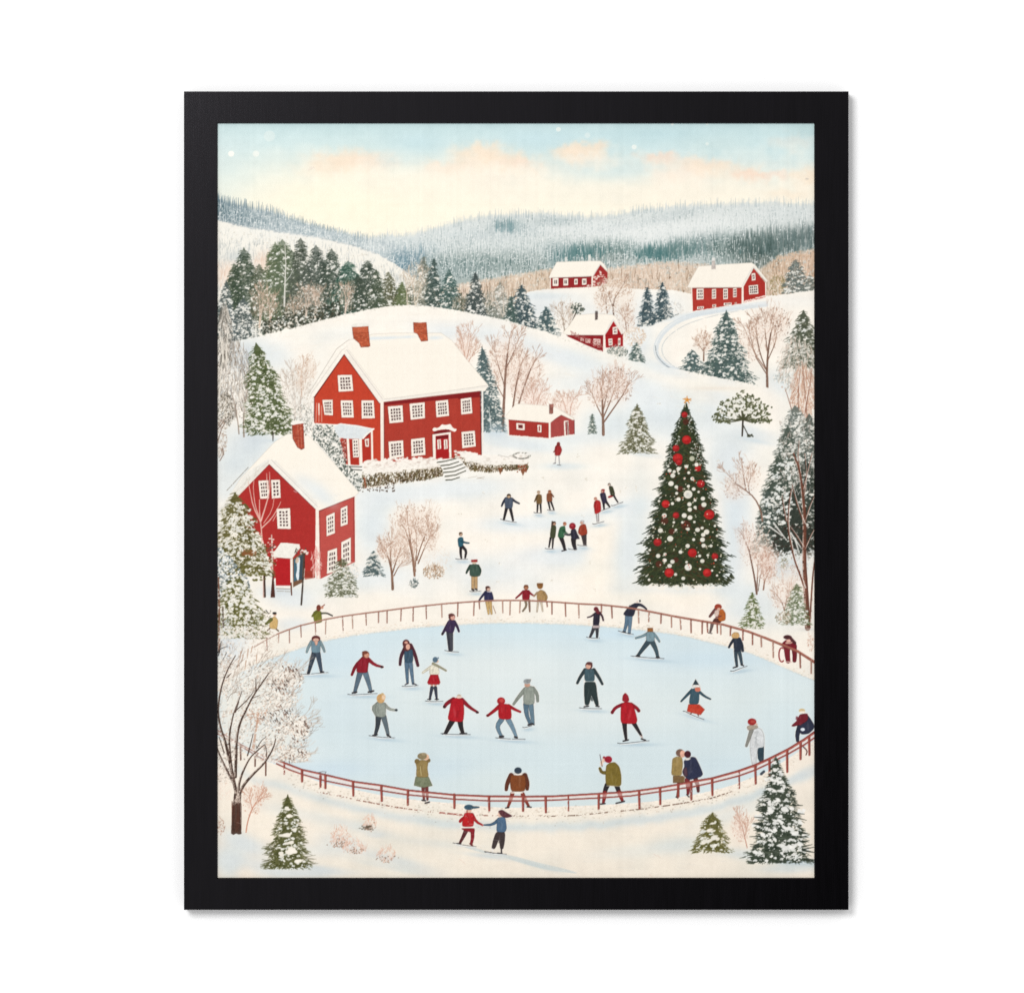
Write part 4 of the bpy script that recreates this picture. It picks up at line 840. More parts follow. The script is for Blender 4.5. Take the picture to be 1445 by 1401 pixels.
HC = [(78, 58, 38), (100, 86, 46), (60, 48, 32), (112, 86, 54), (84, 76, 44)]
hedge([(511, 664), (540, 663), (570, 661), (600, 657), (624, 653)], [(511, 690), (530, 686), (560, 683), (600, 678), (626, 671)], 'snow topped hedge along the front of the big house', 560, HC, 8)
poly([(510, 662), (512, 652), (520, 648), (532, 651), (545, 649), (560, 652), (575, 648), (590, 650), (604, 646), (616, 648), (620, 655), (600, 660), (570, 663), (540, 666), (515, 670)], (247, 240, 229), .95, rnd=1, tex=.05)
for i in range(90): dab(U(512, 618), U(650, 664), U(.8, 2), U(.6, 1.2), (226, 214, 202), .5, rg=1)
for i in range(130):
    x = U(510, 614); y = U(649, 657) + (x < 540) * U(0, 4)
    dab(x, y - (x - 510) * .04, U(1.2, 2.8), U(1, 2), (249, 242, 231) if U(0, 1) < .8 else (220, 206, 194), .95)
for i in range(40): dab(U(508, 558), U(685, 694) , U(.7, 1.6), U(.5, 1), (72, 54, 42), .85, U(0, 3))
stroke([(518, 688), (545, 685)], 1.4, 1.2, (238, 226, 210)); stroke([(514, 675), (516, 688)], 3, 2, (150, 80, 50), .8)
hedge([(642, 643), (660, 649), (690, 653), (720, 653), (745, 652)], [(642, 650), (661, 664), (690, 667), (720, 664), (746, 664)], 'snow topped hedge right of the front steps', 330, HC, 9)
poly([(646, 640), (652, 636), (664, 638), (678, 643), (695, 641), (715, 645), (735, 646), (746, 651), (742, 655), (715, 655), (690, 655), (664, 652)], (247, 241, 231), .95, rnd=1, tex=.05)
for i in range(60): dab(U(652, 742), np.interp(U(0, 1), [0, 1], [643, 653]), U(.8, 2), U(.6, 1.2), (226, 216, 204), .5, rg=1)
for i in range(120):
    x = U(650, 744); y = np.interp(x, [650, 680, 745], [640, 647, 649]) + U(-5, 3)
    dab(x, y, U(1.2, 2.8), U(1, 1.8), (249, 242, 232) if U(0, 1) < .8 else (226, 216, 204), .95)
for x, y in [(706, 670), (738, 672)]: poly([(x - 4, y - 10), (x + 4, y - 10), (x, y)], (126, 78, 50), .9)
for i in range(26): dab(U(730, 745), U(656, 666), U(.8, 1.6), U(.8, 1.4), (140, 74, 48), .85)
k = item('painted_wire_hoop', 'bent wire hoop lying in the snow beside the hedge')
for j in range(3):
    pts = [(736 + (12.5 - j * 1.2) * math.cos(a) + U(-.4, .4), 643 + (4.6 - j * .6) * math.sin(a) + U(-.3, .3)) for a in np.linspace(0, 6.28, 26)]
    stroke(pts, .8, .7, (96, 92, 82), .75, rough=.35)
stroke([(703, 642), (716, 645), (726, 641)], .8, .7, (170, 166, 156), .7); tidy(k, 3, 0)
item('painted_steps', 'snowy front steps of the big house')
poly(Q([(995, 1118), (1110, 1105), (1170, 1110), (1250, 1200), (1230, 1245), (1065, 1275), (1040, 1190)]), (244, 240, 232), 1)
for p in [[(1000, 1137), (1060, 1128), (1142, 1108)], [(1028, 1162), (1090, 1155), (1162, 1132)], [(1050, 1187), (1120, 1175), (1192, 1150)], [(1048, 1213), (1130, 1205), (1212, 1172)], [(1060, 1243), (1140, 1232), (1216, 1200)], [(1066, 1270), (1110, 1268), (1168, 1250)]]:
    stroke(Q(p), 1.7, 1.3, (62, 62, 46), .95, tex=.2)
for i in range(5): line([(U(660, 690), U(668, 676)), (U(660, 690), U(668, 676))], .8, (150, 130, 110), .4, mark=False)
item('painted_steps', 'small snowy steps below the side porch')
poly(Q([(330, 1155), (435, 1158), (440, 1200), (350, 1200)]), (242, 238, 230), 1)
for p in [[(335, 1168), (430, 1170)], [(345, 1190), (430, 1196)]]: stroke(Q(p), 1.5, 1.3, (70, 66, 56), .9)

# ---------------------------------------------------------------- small house
k = item('painted_bush', 'dark snowy shrub between the two near houses')
band = [(441, 600), (470, 600), (480, 622), (490, 655), (512, 676), (506, 694), (480, 664), (455, 632), (440, 618)]
f_ = Path(band)
for i in range(2600):
    x, y = U(438, 514), U(596, 698)
    if not f_(x, y): continue
    r = U(0, 1)
    c = mix((58, 70, 66), (112, 118, 106), U(0, 1)) if r < .6 else mix(SNOW, (200, 202, 196), U(0, 1))
    dab(x, y, U(.6, 1.7), U(.5, 1.3), c, U(.7, 1), U(0, 3))
tidy(k)
Q = Z(300, 580, 5.004); RN_ = (172, 47, 43)
item('painted_house', 'smaller red gabled house at the left')
g_ = Q([(397, 372), (160, 615), (200, 830), (345, 880), (430, 1180), (722, 1175), (728, 690)]); poly(g_, RN_); walltex(g_, 130, RN_)
poly(Q([(640, 1130), (722, 1120), (722, 1178), (650, 1190)]), (150, 60, 44), .7)
w_ = Q([(748, 702), (1003, 598), (1006, 1065), (760, 1185)]); poly(w_, (188, 80, 72)); walltex(w_, 60, (188, 80, 72))
stroke(Q([(165, 610), (397, 374), (724, 690)]), 1.5, 1.5, (90, 26, 28), .85); line(Q([(752, 706), (1003, 602)]), 1.8, (120, 44, 42), .7); line(Q([(755, 710), (760, 1160)]), .9, (130, 50, 48), .7); line(Q([(996, 610), (1000, 1050)]), 1.0, (120, 40, 40), .7)
for q, nx, ny in [([(322, 492), (393, 488), (398, 616), (335, 620)], 3, 4), ([(412, 486), (474, 484), (480, 612), (418, 618)], 2, 4), ([(450, 690), (546, 686), (551, 833), (458, 830)], 3, 5),
                  ([(802, 742), (860, 715), (863, 862), (805, 884)], 3, 4), ([(904, 687), (951, 666), (953, 798), (903, 816)], 2, 4), ([(812, 988), (878, 966), (880, 1128), (806, 1150)], 3, 4), ([(908, 926), (975, 892), (976, 1070), (910, 1100)], 3, 4)]:
    window(Q(q), nx, ny, .15, .1, .38)
roof(Q([(40, 738), (42, 725), (200, 470), (350, 310), (440, 215), (520, 165), (590, 155), (655, 158), (700, 195), (860, 370), (1033, 575), (1003, 602), (880, 650), (750, 702), (735, 698), (400, 372), (180, 600)]), edge=(200, 192, 180))
poly(Q([(397, 372), (150, 620), (60, 705), (36, 738), (36, 700), (240, 430), (395, 335)]), (238, 234, 224), 1, tex=.03)
for a in (0, 14, 30): line(Q([(60 + a, 690), (250 + a * .6, 480 + a * .5), (395, 350 + a * .5)]), .7, (200, 192, 180), .6)
line(Q([(100, 560), (250, 398)]), 1.2, (120, 110, 96), .6, rough=.35)
for i in range(26): x = U(90, 330); line(Q([(x, 660 - (x - 60) * 1.0 + U(-20, 40)), (x + 14, 650 - (x - 60) * 1.0 + U(-20, 40))]), .7, (206, 198, 184), .5, mark=False)
poly(Q([(397, 372), (397, 338), (430, 345), (735, 660), (752, 680), (748, 702), (728, 694)]), (243, 237, 226), 1); line(Q([(415, 345), (560, 490), (738, 672)]), .8, (196, 188, 178), .8); line(Q([(440, 350), (740, 655)]), .7, (214, 208, 200), .8)
for x, y, rx, ry, a in [(740, 560, 22, 12, .5), (640, 500, 16, 9, .35), (800, 620, 18, 8, .4)]: haze(*Q([(x, y)])[0], rx, ry, (220, 230, 235), a, .6)
for i in range(14): x = U(560, 920); line(Q([(x, 620 - abs(760 - x) * .3), (x + 20, 630 - abs(760 - x) * .3)]), .7, (224, 228, 228), .5)
line(Q([(738, 695), (740, 940), (748, 1175)]), 4.4, WHITE); line(Q([(1007, 600), (1010, 1055)]), 1.8, (242, 236, 226))
bricks(Q([(560, 92), (640, 85), (646, 262), (625, 272), (598, 255), (566, 195)]), (170, 72, 52))
for x in (600, 622): line(Q([(x, 100), (x + 6, 255)]), 1.1, (206, 132, 106), .6, rough=.3)
poly(Q([(548, 92), (556, 74), (600, 64), (640, 70), (648, 86), (600, 92), (562, 100)]), (245, 240, 230), 1, rnd=1)
for i in range(14): dab(*Q([(U(645, 668), U(90, 170))])[0], U(1, 1.8), U(.8, 1.4), (238, 236, 228) if U(0, 1) < .7 else (110, 104, 92), .9)
# porch
poly(Q([(438, 1040), (552, 1042), (550, 1232), (446, 1232)]), (178, 32, 36))
poly(Q([(565, 1045), (650, 985), (642, 1205), (566, 1245)]), (116, 84, 62)); poly(Q([(572, 1050), (636, 1010), (630, 1180), (572, 1205)]), (70, 102, 116)); poly(Q([(615, 1030), (640, 1010), (632, 1190), (612, 1190)]), (60, 74, 82))
poly(Q([(592, 1075), (604, 1030), (618, 1040), (612, 1110), (608, 1190), (600, 1200), (585, 1160), (597, 1120)]), (226, 232, 234), 1, rnd=1); poly(Q([(580, 1060), (600, 1020), (612, 1060), (592, 1080)]), (214, 190, 166), .9, rnd=1)
line(Q([(556, 1040), (558, 1240)]), 3.6, WHITE)
poly(Q([(426, 1002), (440, 985), (480, 930), (520, 930), (612, 940), (618, 968), (590, 1000), (560, 1042), (500, 1038), (430, 1032)]), (240, 235, 224), 1); line(Q([(430, 1034), (556, 1044)]), 1, (150, 100, 90), .6); line(Q([(560, 1040), (616, 966)]), 1, (190, 182, 170), .7)
for p in [[(580, 1000), (590, 970), (600, 985)], [(625, 975), (612, 1000)], [(655, 968), (660, 990)]]: stroke(Q(p), 1.4, 1, (84, 70, 58), .9)
poly(Q([(448, 1234), (550, 1236), (552, 1250), (450, 1250)]), (244, 238, 228)); stroke(Q([(450, 1252), (545, 1256)]), 1.2, 1, (130, 120, 104), .8, rough=.2); stroke(Q([(455, 1270), (545, 1274)]), 1.1, 1, (150, 140, 124), .7, rough=.3)
stroke(Q([(553, 1215), (557, 1298)]), 2.2, 1.8, (100, 62, 46))
tidy(cur, 1, 0)
# white tree in front of the gable
k = item('painted_bare_tree', 'slim whitish bare tree in front of the left gable')
WT = (230, 186, 172)
for p, a, b in [([(372, 842), (372, 800), (370, 775), (369, 750), (366, 725), (366, 705)], 2.6, 1.2), ([(367, 735), (357, 715), (352, 690), (350, 680)], 2, .8), ([(368, 735), (376, 710), (381, 690), (380, 666)], 2.2, .8), ([(366, 730), (360, 715), (357, 690), (358, 678)], 1.4, .8), ([(369, 745), (383, 732), (393, 715), (396, 708)], 1.9, .8), ([(377, 690), (376, 668)], 1.3, .8), ([(372, 738), (384, 720), (387, 700)], 1, .7), ([(385, 735), (392, 722)], .9, .6)]:
    stroke(p, a, b, WT, .95, smooth=1, tex=.1)
stroke([(371, 770), (372, 800), (373, 842)], 2.0, 2.4, (110, 92, 80), .9, rough=.3, smooth=1); stroke([(373, 810), (374, 842)], 2.2, 2.0, (62, 44, 38))
tidy(k, 2, 0)
k = item('painted_bare_tree', 'thin dark trunk left of the little porch')
stroke([(383, 755), (384, 780), (384, 810)], 1.6, 2.6, (214, 196, 182), .9); poly([(381.5, 843), (388, 843), (386, 812), (384.5, 808)], (78, 46, 38), 1, tex=.2)
for i in range(30): dab(384 + U(-6, 5), U(758, 800), U(.8, 2), U(.7, 1.3), (240, 230, 216) if U(0, 1) < .7 else (96, 82, 70), .9)
tidy(k, 2, 0)
k = item('painted_bare_tree', 'crooked dark trunk right of the little porch')
stroke([(425, 853), (427, 825), (429, 800), (429, 782)], 2.6, 2.2, (64, 54, 46), .95, tex=.3, smooth=1); stroke([(428, 825), (430, 800)], 1, 1, (220, 210, 198), .8, rough=.35)
for p in [[(429, 785), (424, 778)], [(429, 784), (434, 777)], [(419, 782), (417, 776)]]: stroke(p, 1.5, .9, (80, 64, 52))
for i in range(14): dab(429 + U(-5, 5), 779 + U(-3, 3), U(.9, 1.8), U(.7, 1.2), (242, 232, 220), .9)
tidy(k, 2, 0)
bush(446, 795, 8, 20, [(226, 150, 140), (238, 196, 186), (206, 120, 112)], 110, .85, 'pink twiggy shrub at the corner of the left house', fl=.3, ln=(5, 10), up=.3)
for x in (442, 447, 451): stroke([(x, 816), (x - .5, 795), (x + U(-3, 3), 778)], 1.1, .7, (232, 180, 170), .8)
conifer(482, 788, 842, 25, (70, 76, 48), (112, 112, 82), snowy=1.3, pw=.6, label='low fir heaped with snow right of the left house', size=.95, soft=True)
bush(496, 806, 12, 12, [(206, 212, 210), (170, 176, 170)], 120, .8, 'frosted grey shrub at the house corner', fl=.5)
# fir in front of the small house
conifer(331, 694, 812, 50, (80, 76, 36), (116, 108, 62), snowc=(246, 238, 222), snowy=1.5, size=1.5, base=340, pw=.7, label='tall olive fir heaped with snow before the left house', ragged=.8)
k = item('painted_fir', 'grey blue snow laden fir at the far left edge')
for i in range(900):
    x = U(303, 352); y = U(772, 850)
    if x > 310 + (y - 770) * .9 or x > 352: continue
    dab(x, y, U(.8, 2.2), U(.7, 1.6), mix((84, 96, 98), (140, 150, 150), U(0, 1)) if U(0, 1) < .42 else mix((226, 230, 230), (246, 242, 232), U(0, 1)), .95, U(0, 3))
tidy(k)
conifer(334, 812, 900, 44, (82, 82, 38), (118, 114, 66), snowc=(246, 239, 225), snowy=1.6, size=1.55, base=335, pw=.5, label='lower snow heaped olive fir by the fence', ragged=.6)
for x, y, rx, ry in [(346, 803, 14, 6), (352, 780, 10, 3.5), (362, 812, 12, 7)]:
    for i in range(26): dab(x + U(-rx, rx), y + U(-ry, ry), U(1.2, 2.6), U(1, 1.8), (96, 92, 44) if y != 780 else (132, 84, 48), .8, U(-.4, .4))
stroke([(309, 920), (309, 860), (308, 815)], 3, 2.2, (120, 78, 58), .9, tex=.3); stroke([(315, 885), (314, 855)], 2.4, 1.6, (74, 56, 44), .9)
for i in range(150):                                     # pale snow clumps over its edge
    x, y = U(304, 380), U(812, 900)
    if x > 340 + (y - 800) * .45: continue
    dab(x, y, U(1.4, 3), U(1, 2.2), mix((248, 241, 228), (222, 222, 214), U(0, 1)), .9, U(-.5, .5))
for i in range(80): dab(U(345, 384), U(860, 905), U(.5, 1.4), U(.4, .9), (84, 76, 62) if U(0, 1) < .5 else (120, 104, 86), .7, U(0, 3), mark=False)
stroke([(375, 861), (379, 866)], 1.4, 1.2, (60, 56, 50), .9, mark=False)
# shrubs and trees in the yard
conifer(527, 777, 813, 15, (54, 72, 74), (100, 116, 114), snowy=.7, pw=.8, size=.85, label='little blue green fir in the yard')
bare([([(554, 831), (553, 806), (549, 790), (544, 776)], 3.8, 1.2), ([(554, 808), (560, 788), (565, 774)], 1.9, .9), ([(552, 800), (551, 780), (551, 768)], 1.3, .8), ([(556, 812), (562, 800), (567, 794)], 1.4, .8)], [(551, 772, 18, 22), (562, 778, 12, 20), (542, 775, 10, 14)], (108, 76, 58), (246, 226, 210), .75, (206, 166, 144), 150, (150, 112, 92), nlite=40, ntw=70, label='smaller bare tree of the pair in the yard')
bare([([(585, 812), (582, 785), (577, 762), (572, 748)], 3.0, 1), ([(585, 812), (581, 780), (578, 755), (575, 735)], 2.2, .8), ([(586, 800), (588, 775), (587, 750)], 1.3, .8), ([(588, 790), (594, 770), (600, 755), (604, 742)], 1.6, .8), ([(590, 795), (598, 775), (606, 758)], 1.7, .8), ([(586, 806), (583, 785)], 2.4, 1.6)],
     [(570, 735, 22, 22), (586, 740, 22, 30), (604, 738, 16, 24), (578, 760, 24, 20), (608, 760, 8, 18)], (112, 78, 60), (246, 226, 210), .7, (210, 172, 150), 240, (152, 114, 94), nlite=50, ntw=110, label='larger bare tree of the pair in the yard')
bush(612, 807, 16, 10, [(150, 112, 78), (110, 84, 58), (206, 172, 140)], 220, .85, 'brown scrub beside the larger bare tree', fl=.25)
bush(584, 824, 7, 6, [(62, 78, 78), (110, 120, 116)], 60, .9, 'tiny dark shrub under the larger bare tree', fl=.3)
bush(618, 790, 22, 20, [(240, 222, 204), (226, 204, 184)], 120, .5, 'faint tan twigs in the snow', fl=.1)
tidy(cur, 0, 1)
# ---------------------------------------------------------------- right side thicket
k = item('painted_fir', 'dark snow flecked fir mass at the right edge')
for a in [(1122, 572, 664, 30, (84, 94, 88), (146, 150, 140), 1.5, .55, 1.0), (1142, 584, 720, 26, (66, 76, 70), (126, 130, 118), 1.2, .6, 1.1), (1112, 600, 735, 36, (58, 70, 62), (112, 118, 104), 1.15, .7, 1.15), (1138, 650, 782, 36, (44, 54, 48), (88, 92, 80), .5, .5, 1.2), (1100, 640, 780, 38, (50, 62, 54), (96, 104, 90), .85, .6, 1.2), (1084, 690, 776, 20, (52, 64, 58), (96, 106, 96), .7, .6, 1.1), (1122, 690, 783, 40, (40, 48, 42), (72, 76, 64), .22, .45, 1.2)]:
    conifer(*a[:6], snowy=a[6], pw=a[7], size=a[8], mark=False)
for i in range(75):
    x, y = U(1076, 1118), U(640, 738); r = U(1.4, 3.4)
    if x < 1100 - (y - 640) * .25 and y < 700: continue
    dab(x, y, r, r * .8, mix((240, 238, 230), (216, 220, 216), U(0, 1)), .95, U(-.5, .5), rg=.7)
for i in range(260): dab(U(1090, 1154), U(740, 782), U(.8, 2), U(.8, 1.8), mix((58, 40, 34), (44, 54, 46), U(0, 1)), .7, U(0, 3))
for i in range(200):
    x, y = U(1100, 1154), U(590, 700)
    stroke([(x, y), (x + U(-3, 3), y - U(3, 8))], 1, .6, mix((230, 230, 224), (120, 104, 92), U(0, 1)), .8)
for i in range(240): x = U(1072, 1154); dab(x, np.interp(x, [1072, 1110, 1154], [772, 782, 780]) + RN(2, 4), U(.8, 2.2), U(.6, 1.5), (232, 233, 229) if U(0, 1) < .7 else (120, 116, 104), U(.6, .95), U(0, 3), rg=.8)
tidy(k)
bush(1126, 795, 28, 12, [(196, 208, 212), (214, 220, 220), (170, 160, 150)], 220, .6, 'pale frosted brush below the dark firs', fl=.4)
for i in range(26): dab(1107 + U(-6, 6), 795 + U(-7, 7), U(.8, 1.8), U(.6, 1.3), (150, 146, 124), .7, U(0, 3))
bare([([(1076, 735), (1074, 720), (1065, 702), (1050, 690), (1038, 682), (1030, 672)], 2.2, .9), ([(1053, 692), (1050, 675), (1048, 658)], 1.4, 1), ([(1058, 697), (1056, 685), (1060, 672)], 1, .7)], [(1040, 685, 16, 20), (1056, 672, 18, 22), (1034, 692, 12, 14)], (112, 84, 70), (244, 222, 206), .7, (206, 164, 142), 110, (150, 110, 92), nlite=60, ntw=60, label='leaning leafless branch right of the christmas tree')
bare([([(1068, 838), (1065, 815), (1061, 795), (1057, 775), (1050, 760)], 2.6, 1.1), ([(1068, 836), (1069, 815), (1070, 792)], 2, 1), ([(1070, 834), (1073, 812), (1078, 796)], 1, .7)], [(1058, 770, 16, 28), (1072, 775, 14, 26), (1050, 756, 12, 18), (1082, 790, 12, 24)], (92, 66, 56), (246, 222, 208), .7, (212, 166, 146), 170, (160, 116, 98), nlite=90, ntw=80, label='pinkish bare tree right of the christmas tree')
bare([([(1077.5, 832), (1079, 820), (1084, 810)], 2, .9)], [(1084, 800, 14, 24)], (120, 82, 66), (244, 216, 202), .7, (210, 160, 140), 60, (160, 116, 98), nlite=40, ntw=50, label='small pink bare tree behind the pinkish one')
bare([([(1109, 868), (1104, 850), (1097, 840)], 1.6, .8), ([(1107, 862), (1110, 845)], 1, .7)], [(1104, 842, 16, 22), (1116, 820, 18, 24)], (120, 90, 76), (246, 226, 212), .7, (220, 180, 160), 70, (176, 134, 116), nlite=50, ntw=60, label='low pink sapling beside the right fir')
k = item('painted_bare_tree', 'tall brown trunked tree at the right edge')
BK = (110, 66, 50)
TR = [([(1140, 886), (1139, 860), (1137, 824), (1135, 790), (1136, 750), (1135, 715), (1132, 685), (1128, 660), (1120, 640)], 8, 2), ([(1143, 884), (1145, 850), (1147, 815), (1150, 790), (1153, 770)], 3.6, 1.6), ([(1136, 830), (1130, 812), (1122, 792), (1117, 770), (1112, 745), (1113, 715), (1117, 690)], 3.2, 1.6),
      ([(1136, 740), (1128, 720), (1122, 700), (1118, 684)], 2.4, 1.2), ([(1134, 690), (1140, 665), (1146, 640)], 2, 1), ([(1136, 735), (1144, 712), (1152, 694)], 2.2, 1.2), ([(1110, 735), (1106, 715), (1104, 700)], 2.0, 1), ([(1136, 775), (1146, 752), (1153, 742)], 2.2, 1), ([(1134, 772), (1124, 755), (1114, 742)], 2, 1), ([(1130, 668), (1126, 645), (1128, 622)], 1.6, .8), ([(1135, 700), (1139, 672), (1136, 640)], 1.5, .8)]
for p, a, b in TR:
    stroke(p, a, b, BK, .95, smooth=2, tex=.3)
for p, a, b in TR[1:]: stroke([(x + a * .4, y - .6) for x, y in p], a * .42, b * .5, (240, 230, 219), .92, smooth=2, rough=.2)
stroke([(x - 2.2, y) for x, y in TR[0][0]], 1.6, .8, (230, 210, 196), .8, rough=.42, smooth=2); stroke([(x + 2, y) for x, y in TR[0][0][:6]], 2, 1, (84, 48, 38), .8, rough=.4, smooth=2)
for a, b in [((1085, 742), (1104, 756)), ((1092, 738), (1110, 762)), ((1116, 752), (1130, 772)), ((1122, 760), (1128, 780))]: stroke([a, b], 2.6, 1.4, (226, 224, 216), .9)
tidy(k, 2, 0)
conifer(1062, 836, 887, 17, (80, 92, 50), (120, 128, 84), snowy=1.1, pw=.8, label='little green fir behind the back fence', size=.95)
conifer(1124, 823, 882, 19, (80, 92, 60), (122, 130, 94), snowy=1.2, pw=.65, label='slim green fir beside the brown trunk', size=.95, soft=True)
bush(1106, 872, 12, 9, [(96, 100, 70), (140, 128, 100), (186, 150, 130)], 120, .8, 'low olive shrub at the foot of the slim fir', fl=.3)
bush(1144, 905, 5, 14, [(214, 172, 150), (196, 150, 130)], 40, .7, 'pink twigs at the right edge', fl=.2)
haze(1140, 888, 14, 2.5, (206, 206, 202), .5)
k = item('painted_round_tree', 'umbrella shaped dark pine on the right slope')
for b in range(15):
    a = math.pi * (.04 + .92 * b / 14)
    p = [(1048.5, 592)]
    L_ = 38 * (.82 + .18 * abs(math.cos(a)))
    for s in (.4, .7, 1.0): p.append((1048 + L_ * s * math.cos(a) + U(-2, 2), 594 - 36 * s * math.sin(a) * (1 - .12 * s) + (1 - math.sin(a)) * 4 + U(-1.5, 1.5)))
    stroke(p, 2.2, 1, (70, 72, 48), .95, smooth=1)
    for s in [q_ for q_ in np.linspace(.4, 1.05, 8) if U(0, 1) < .62 or q_ > .85]:
        s *= U(.9, 1.08)
        x, y = 1048 + L_ * s * math.cos(a), 594 - 36 * s * math.sin(a) + (1 - math.sin(a)) * 4
        for j in range(6): dab(x + RN(0, 2.2), y + RN(0, 2), U(.9, 2.0), U(.7, 1.3), mix((68, 74, 48), (112, 114, 82), U(0, 1)), .95, U(0, 3))
for i in range(90):
    a = U(.05, math.pi - .05); s = U(.25, .95) ; r = U(1.2, 2.6)
    dab(1048 + 37 * s * math.cos(a), 591 - 33 * s * math.sin(a), r, r * .75, mix(SNOW, SNOWG, U(0, .5)), .95, U(-.4, .4), rg=.8)
stroke([(1048.5, 594), (1048, 606), (1047.5, 615)], 2.6, 2.2, (58, 50, 40)); stroke([(1049, 600), (1055, 612)], 1.4, 1.4, (58, 56, 44))
for i in range(14): dab(1059 + U(-4, 5), 615 + U(-2, 2), 1.4, 1, (62, 64, 48), .9)
tidy(k); haze(1066, 622, 22, 3, (204, 218, 224), .5, .2)

# ---------------------------------------------------------------- christmas tree
haze(905, 740, 14, 60, (222, 232, 234), .4); haze(1036, 745, 14, 60, (214, 226, 231), .5)
k = item('painted_christmas_tree', 'tall decorated christmas tree with red and white baubles and a gold star')
prof0 = lerp([(570, 1.5), (585, 7), (600, 14), (615, 19), (629, 24), (648, 28), (666, 33), (685, 37), (703, 43), (725, 48), (749, 54), (768, 60), (790, 64), (814, 67), (827, 64)])
def prof(y): return .95 * prof0(y) * (1 + .07 * math.sin(y * .33) + .05 * math.sin(y * .81 + 1))
cxl = lerp([(570, 968), (700, 967), (827, 965)])
for y in np.arange(570, 822, 1.0):
    w = float(prof(y)); c = float(cxl(y))
    poly([(c - w * U(.70, .9), y - 2), (c + w * U(.70, .9), y - 2), (c + w * U(.74, .92), y + 2), (c - w * U(.74, .92), y + 2)], mix((44, 54, 34), (54, 58, 34), U(0, 1)), .95, tex=.15)
for i in range(4200):
    y = 572 + 254 * U(0, 1) ** .62; w = float(prof(y)); u = U(-1, 1); x = float(cxl(y)) + u * w * .93; s = 1 if u > 0 else -1
    c = mix((34, 46, 30), (78, 84, 50), U(0, 1) ** 1.4) if U(0, 1) < .86 else mix((86, 54, 34), (60, 44, 30), U(0, 1))
    ln = U(2, 5)
    stroke([(x - s * ln * .5, y - ln * .35), (x + s * ln * .6, y + ln * .3)], U(1, 1.9), .5, c, U(.6, 1), tex=.1)
for y in np.arange(578, 826, 1.15):
    for s in (-1, 1):
        w = float(prof(y)) * U(.86, 1.08); x = float(cxl(y)) + s * w; ln = U(2.5, 7) * (.5 + w / 90)
        stroke([(x - s * ln, y - ln * U(.2, .6)), (x + s * ln * .35, y + ln * U(-.05, .25))], U(1.4, 2.3), .6, mix((30, 42, 32), (64, 70, 50), U(0, 1)), .95, tex=0)
for i in range(220):
    y = U(586, 660); w = float(prof(y)); x = float(cxl(y)) + U(-1, 1) * w
    dab(x, y, U(.5, 1.3), U(.4, .9), (236, 236, 228), .8, U(0, 3)) if abs(x - 967) > w * .35 else None
for i in range(260):
    x = U(900, 1034); b_y = 825 - 7 * abs((x - 966) / 66) ** 2 + 3 * math.sin(x * .4); ln = U(2, 5); s = (x - 966) / 66
    stroke([(x - s * ln * .4, b_y - ln * .5 + U(-3, 1)), (x + s * ln * .8, b_y + ln * U(.1, .6))], U(1.2, 2.2), .6, mix((34, 44, 30), (70, 72, 46), U(0, 1)), .9)
for i in range(110): x = U(915, 1020); dab(x, 829 + U(-3, 4) - 5 * abs((x - 966) / 60) ** 2, U(.8, 2.0), U(.6, 1.3), (247, 238, 224), .85, mark=False, rg=1)
for i in range(0): x = U(905, 1020); stroke([(x, 824 + U(-3, 1)), (x + U(-2, 2), 829 + U(-1, 2))], 1.1, .5, (66, 68, 50), .8, mark=False)
for x, y, r, c in [(968, 595, 4.5, 2), (966, 585, 4.6, 1), (969, 620.5, 6.8, 0), (954, 632.5, 5.2, 1), (956.5, 646.5, 7.4, 0), (958, 652, 5, 1), (985, 661, 4.6, 0), (989, 682.5, 6, 1), (939.5, 711, 6, 0), (954, 727, 4.8, 1), (1001, 726, 7.6, 0), (938, 735, 5.5, 2), (968, 741, 7, 2), (928, 765, 6, 1), (977, 780, 6.6, 0), (1009, 785, 5, 1), (944.5, 808, 7, 0), (998, 808, 6.2, 0), (954, 790, 4, 2), (930, 796, 5, 2), (990, 716, 5, 2), (960, 690, 4.5, 2), (948, 750, 4.5, 2)]:
    r *= .92; base = [(180, 34, 34), (160, 34, 36), (98, 40, 32)][c]
    dab(x, y, r * 1.12, r * 1.08, (96, 30, 28), .5 if c < 2 else .25); dab(x, y, r, r * .96, base, .95 if c < 2 else .5, tex=.12)
    if c < 2: dab(x - r * .1, y - r * .2, r * .6, r * .45, (208, 58, 56), .6, tex=.2); dab(x + r * .2, y + r * .35, r * .5, r * .3, (150, 22, 28), .4)
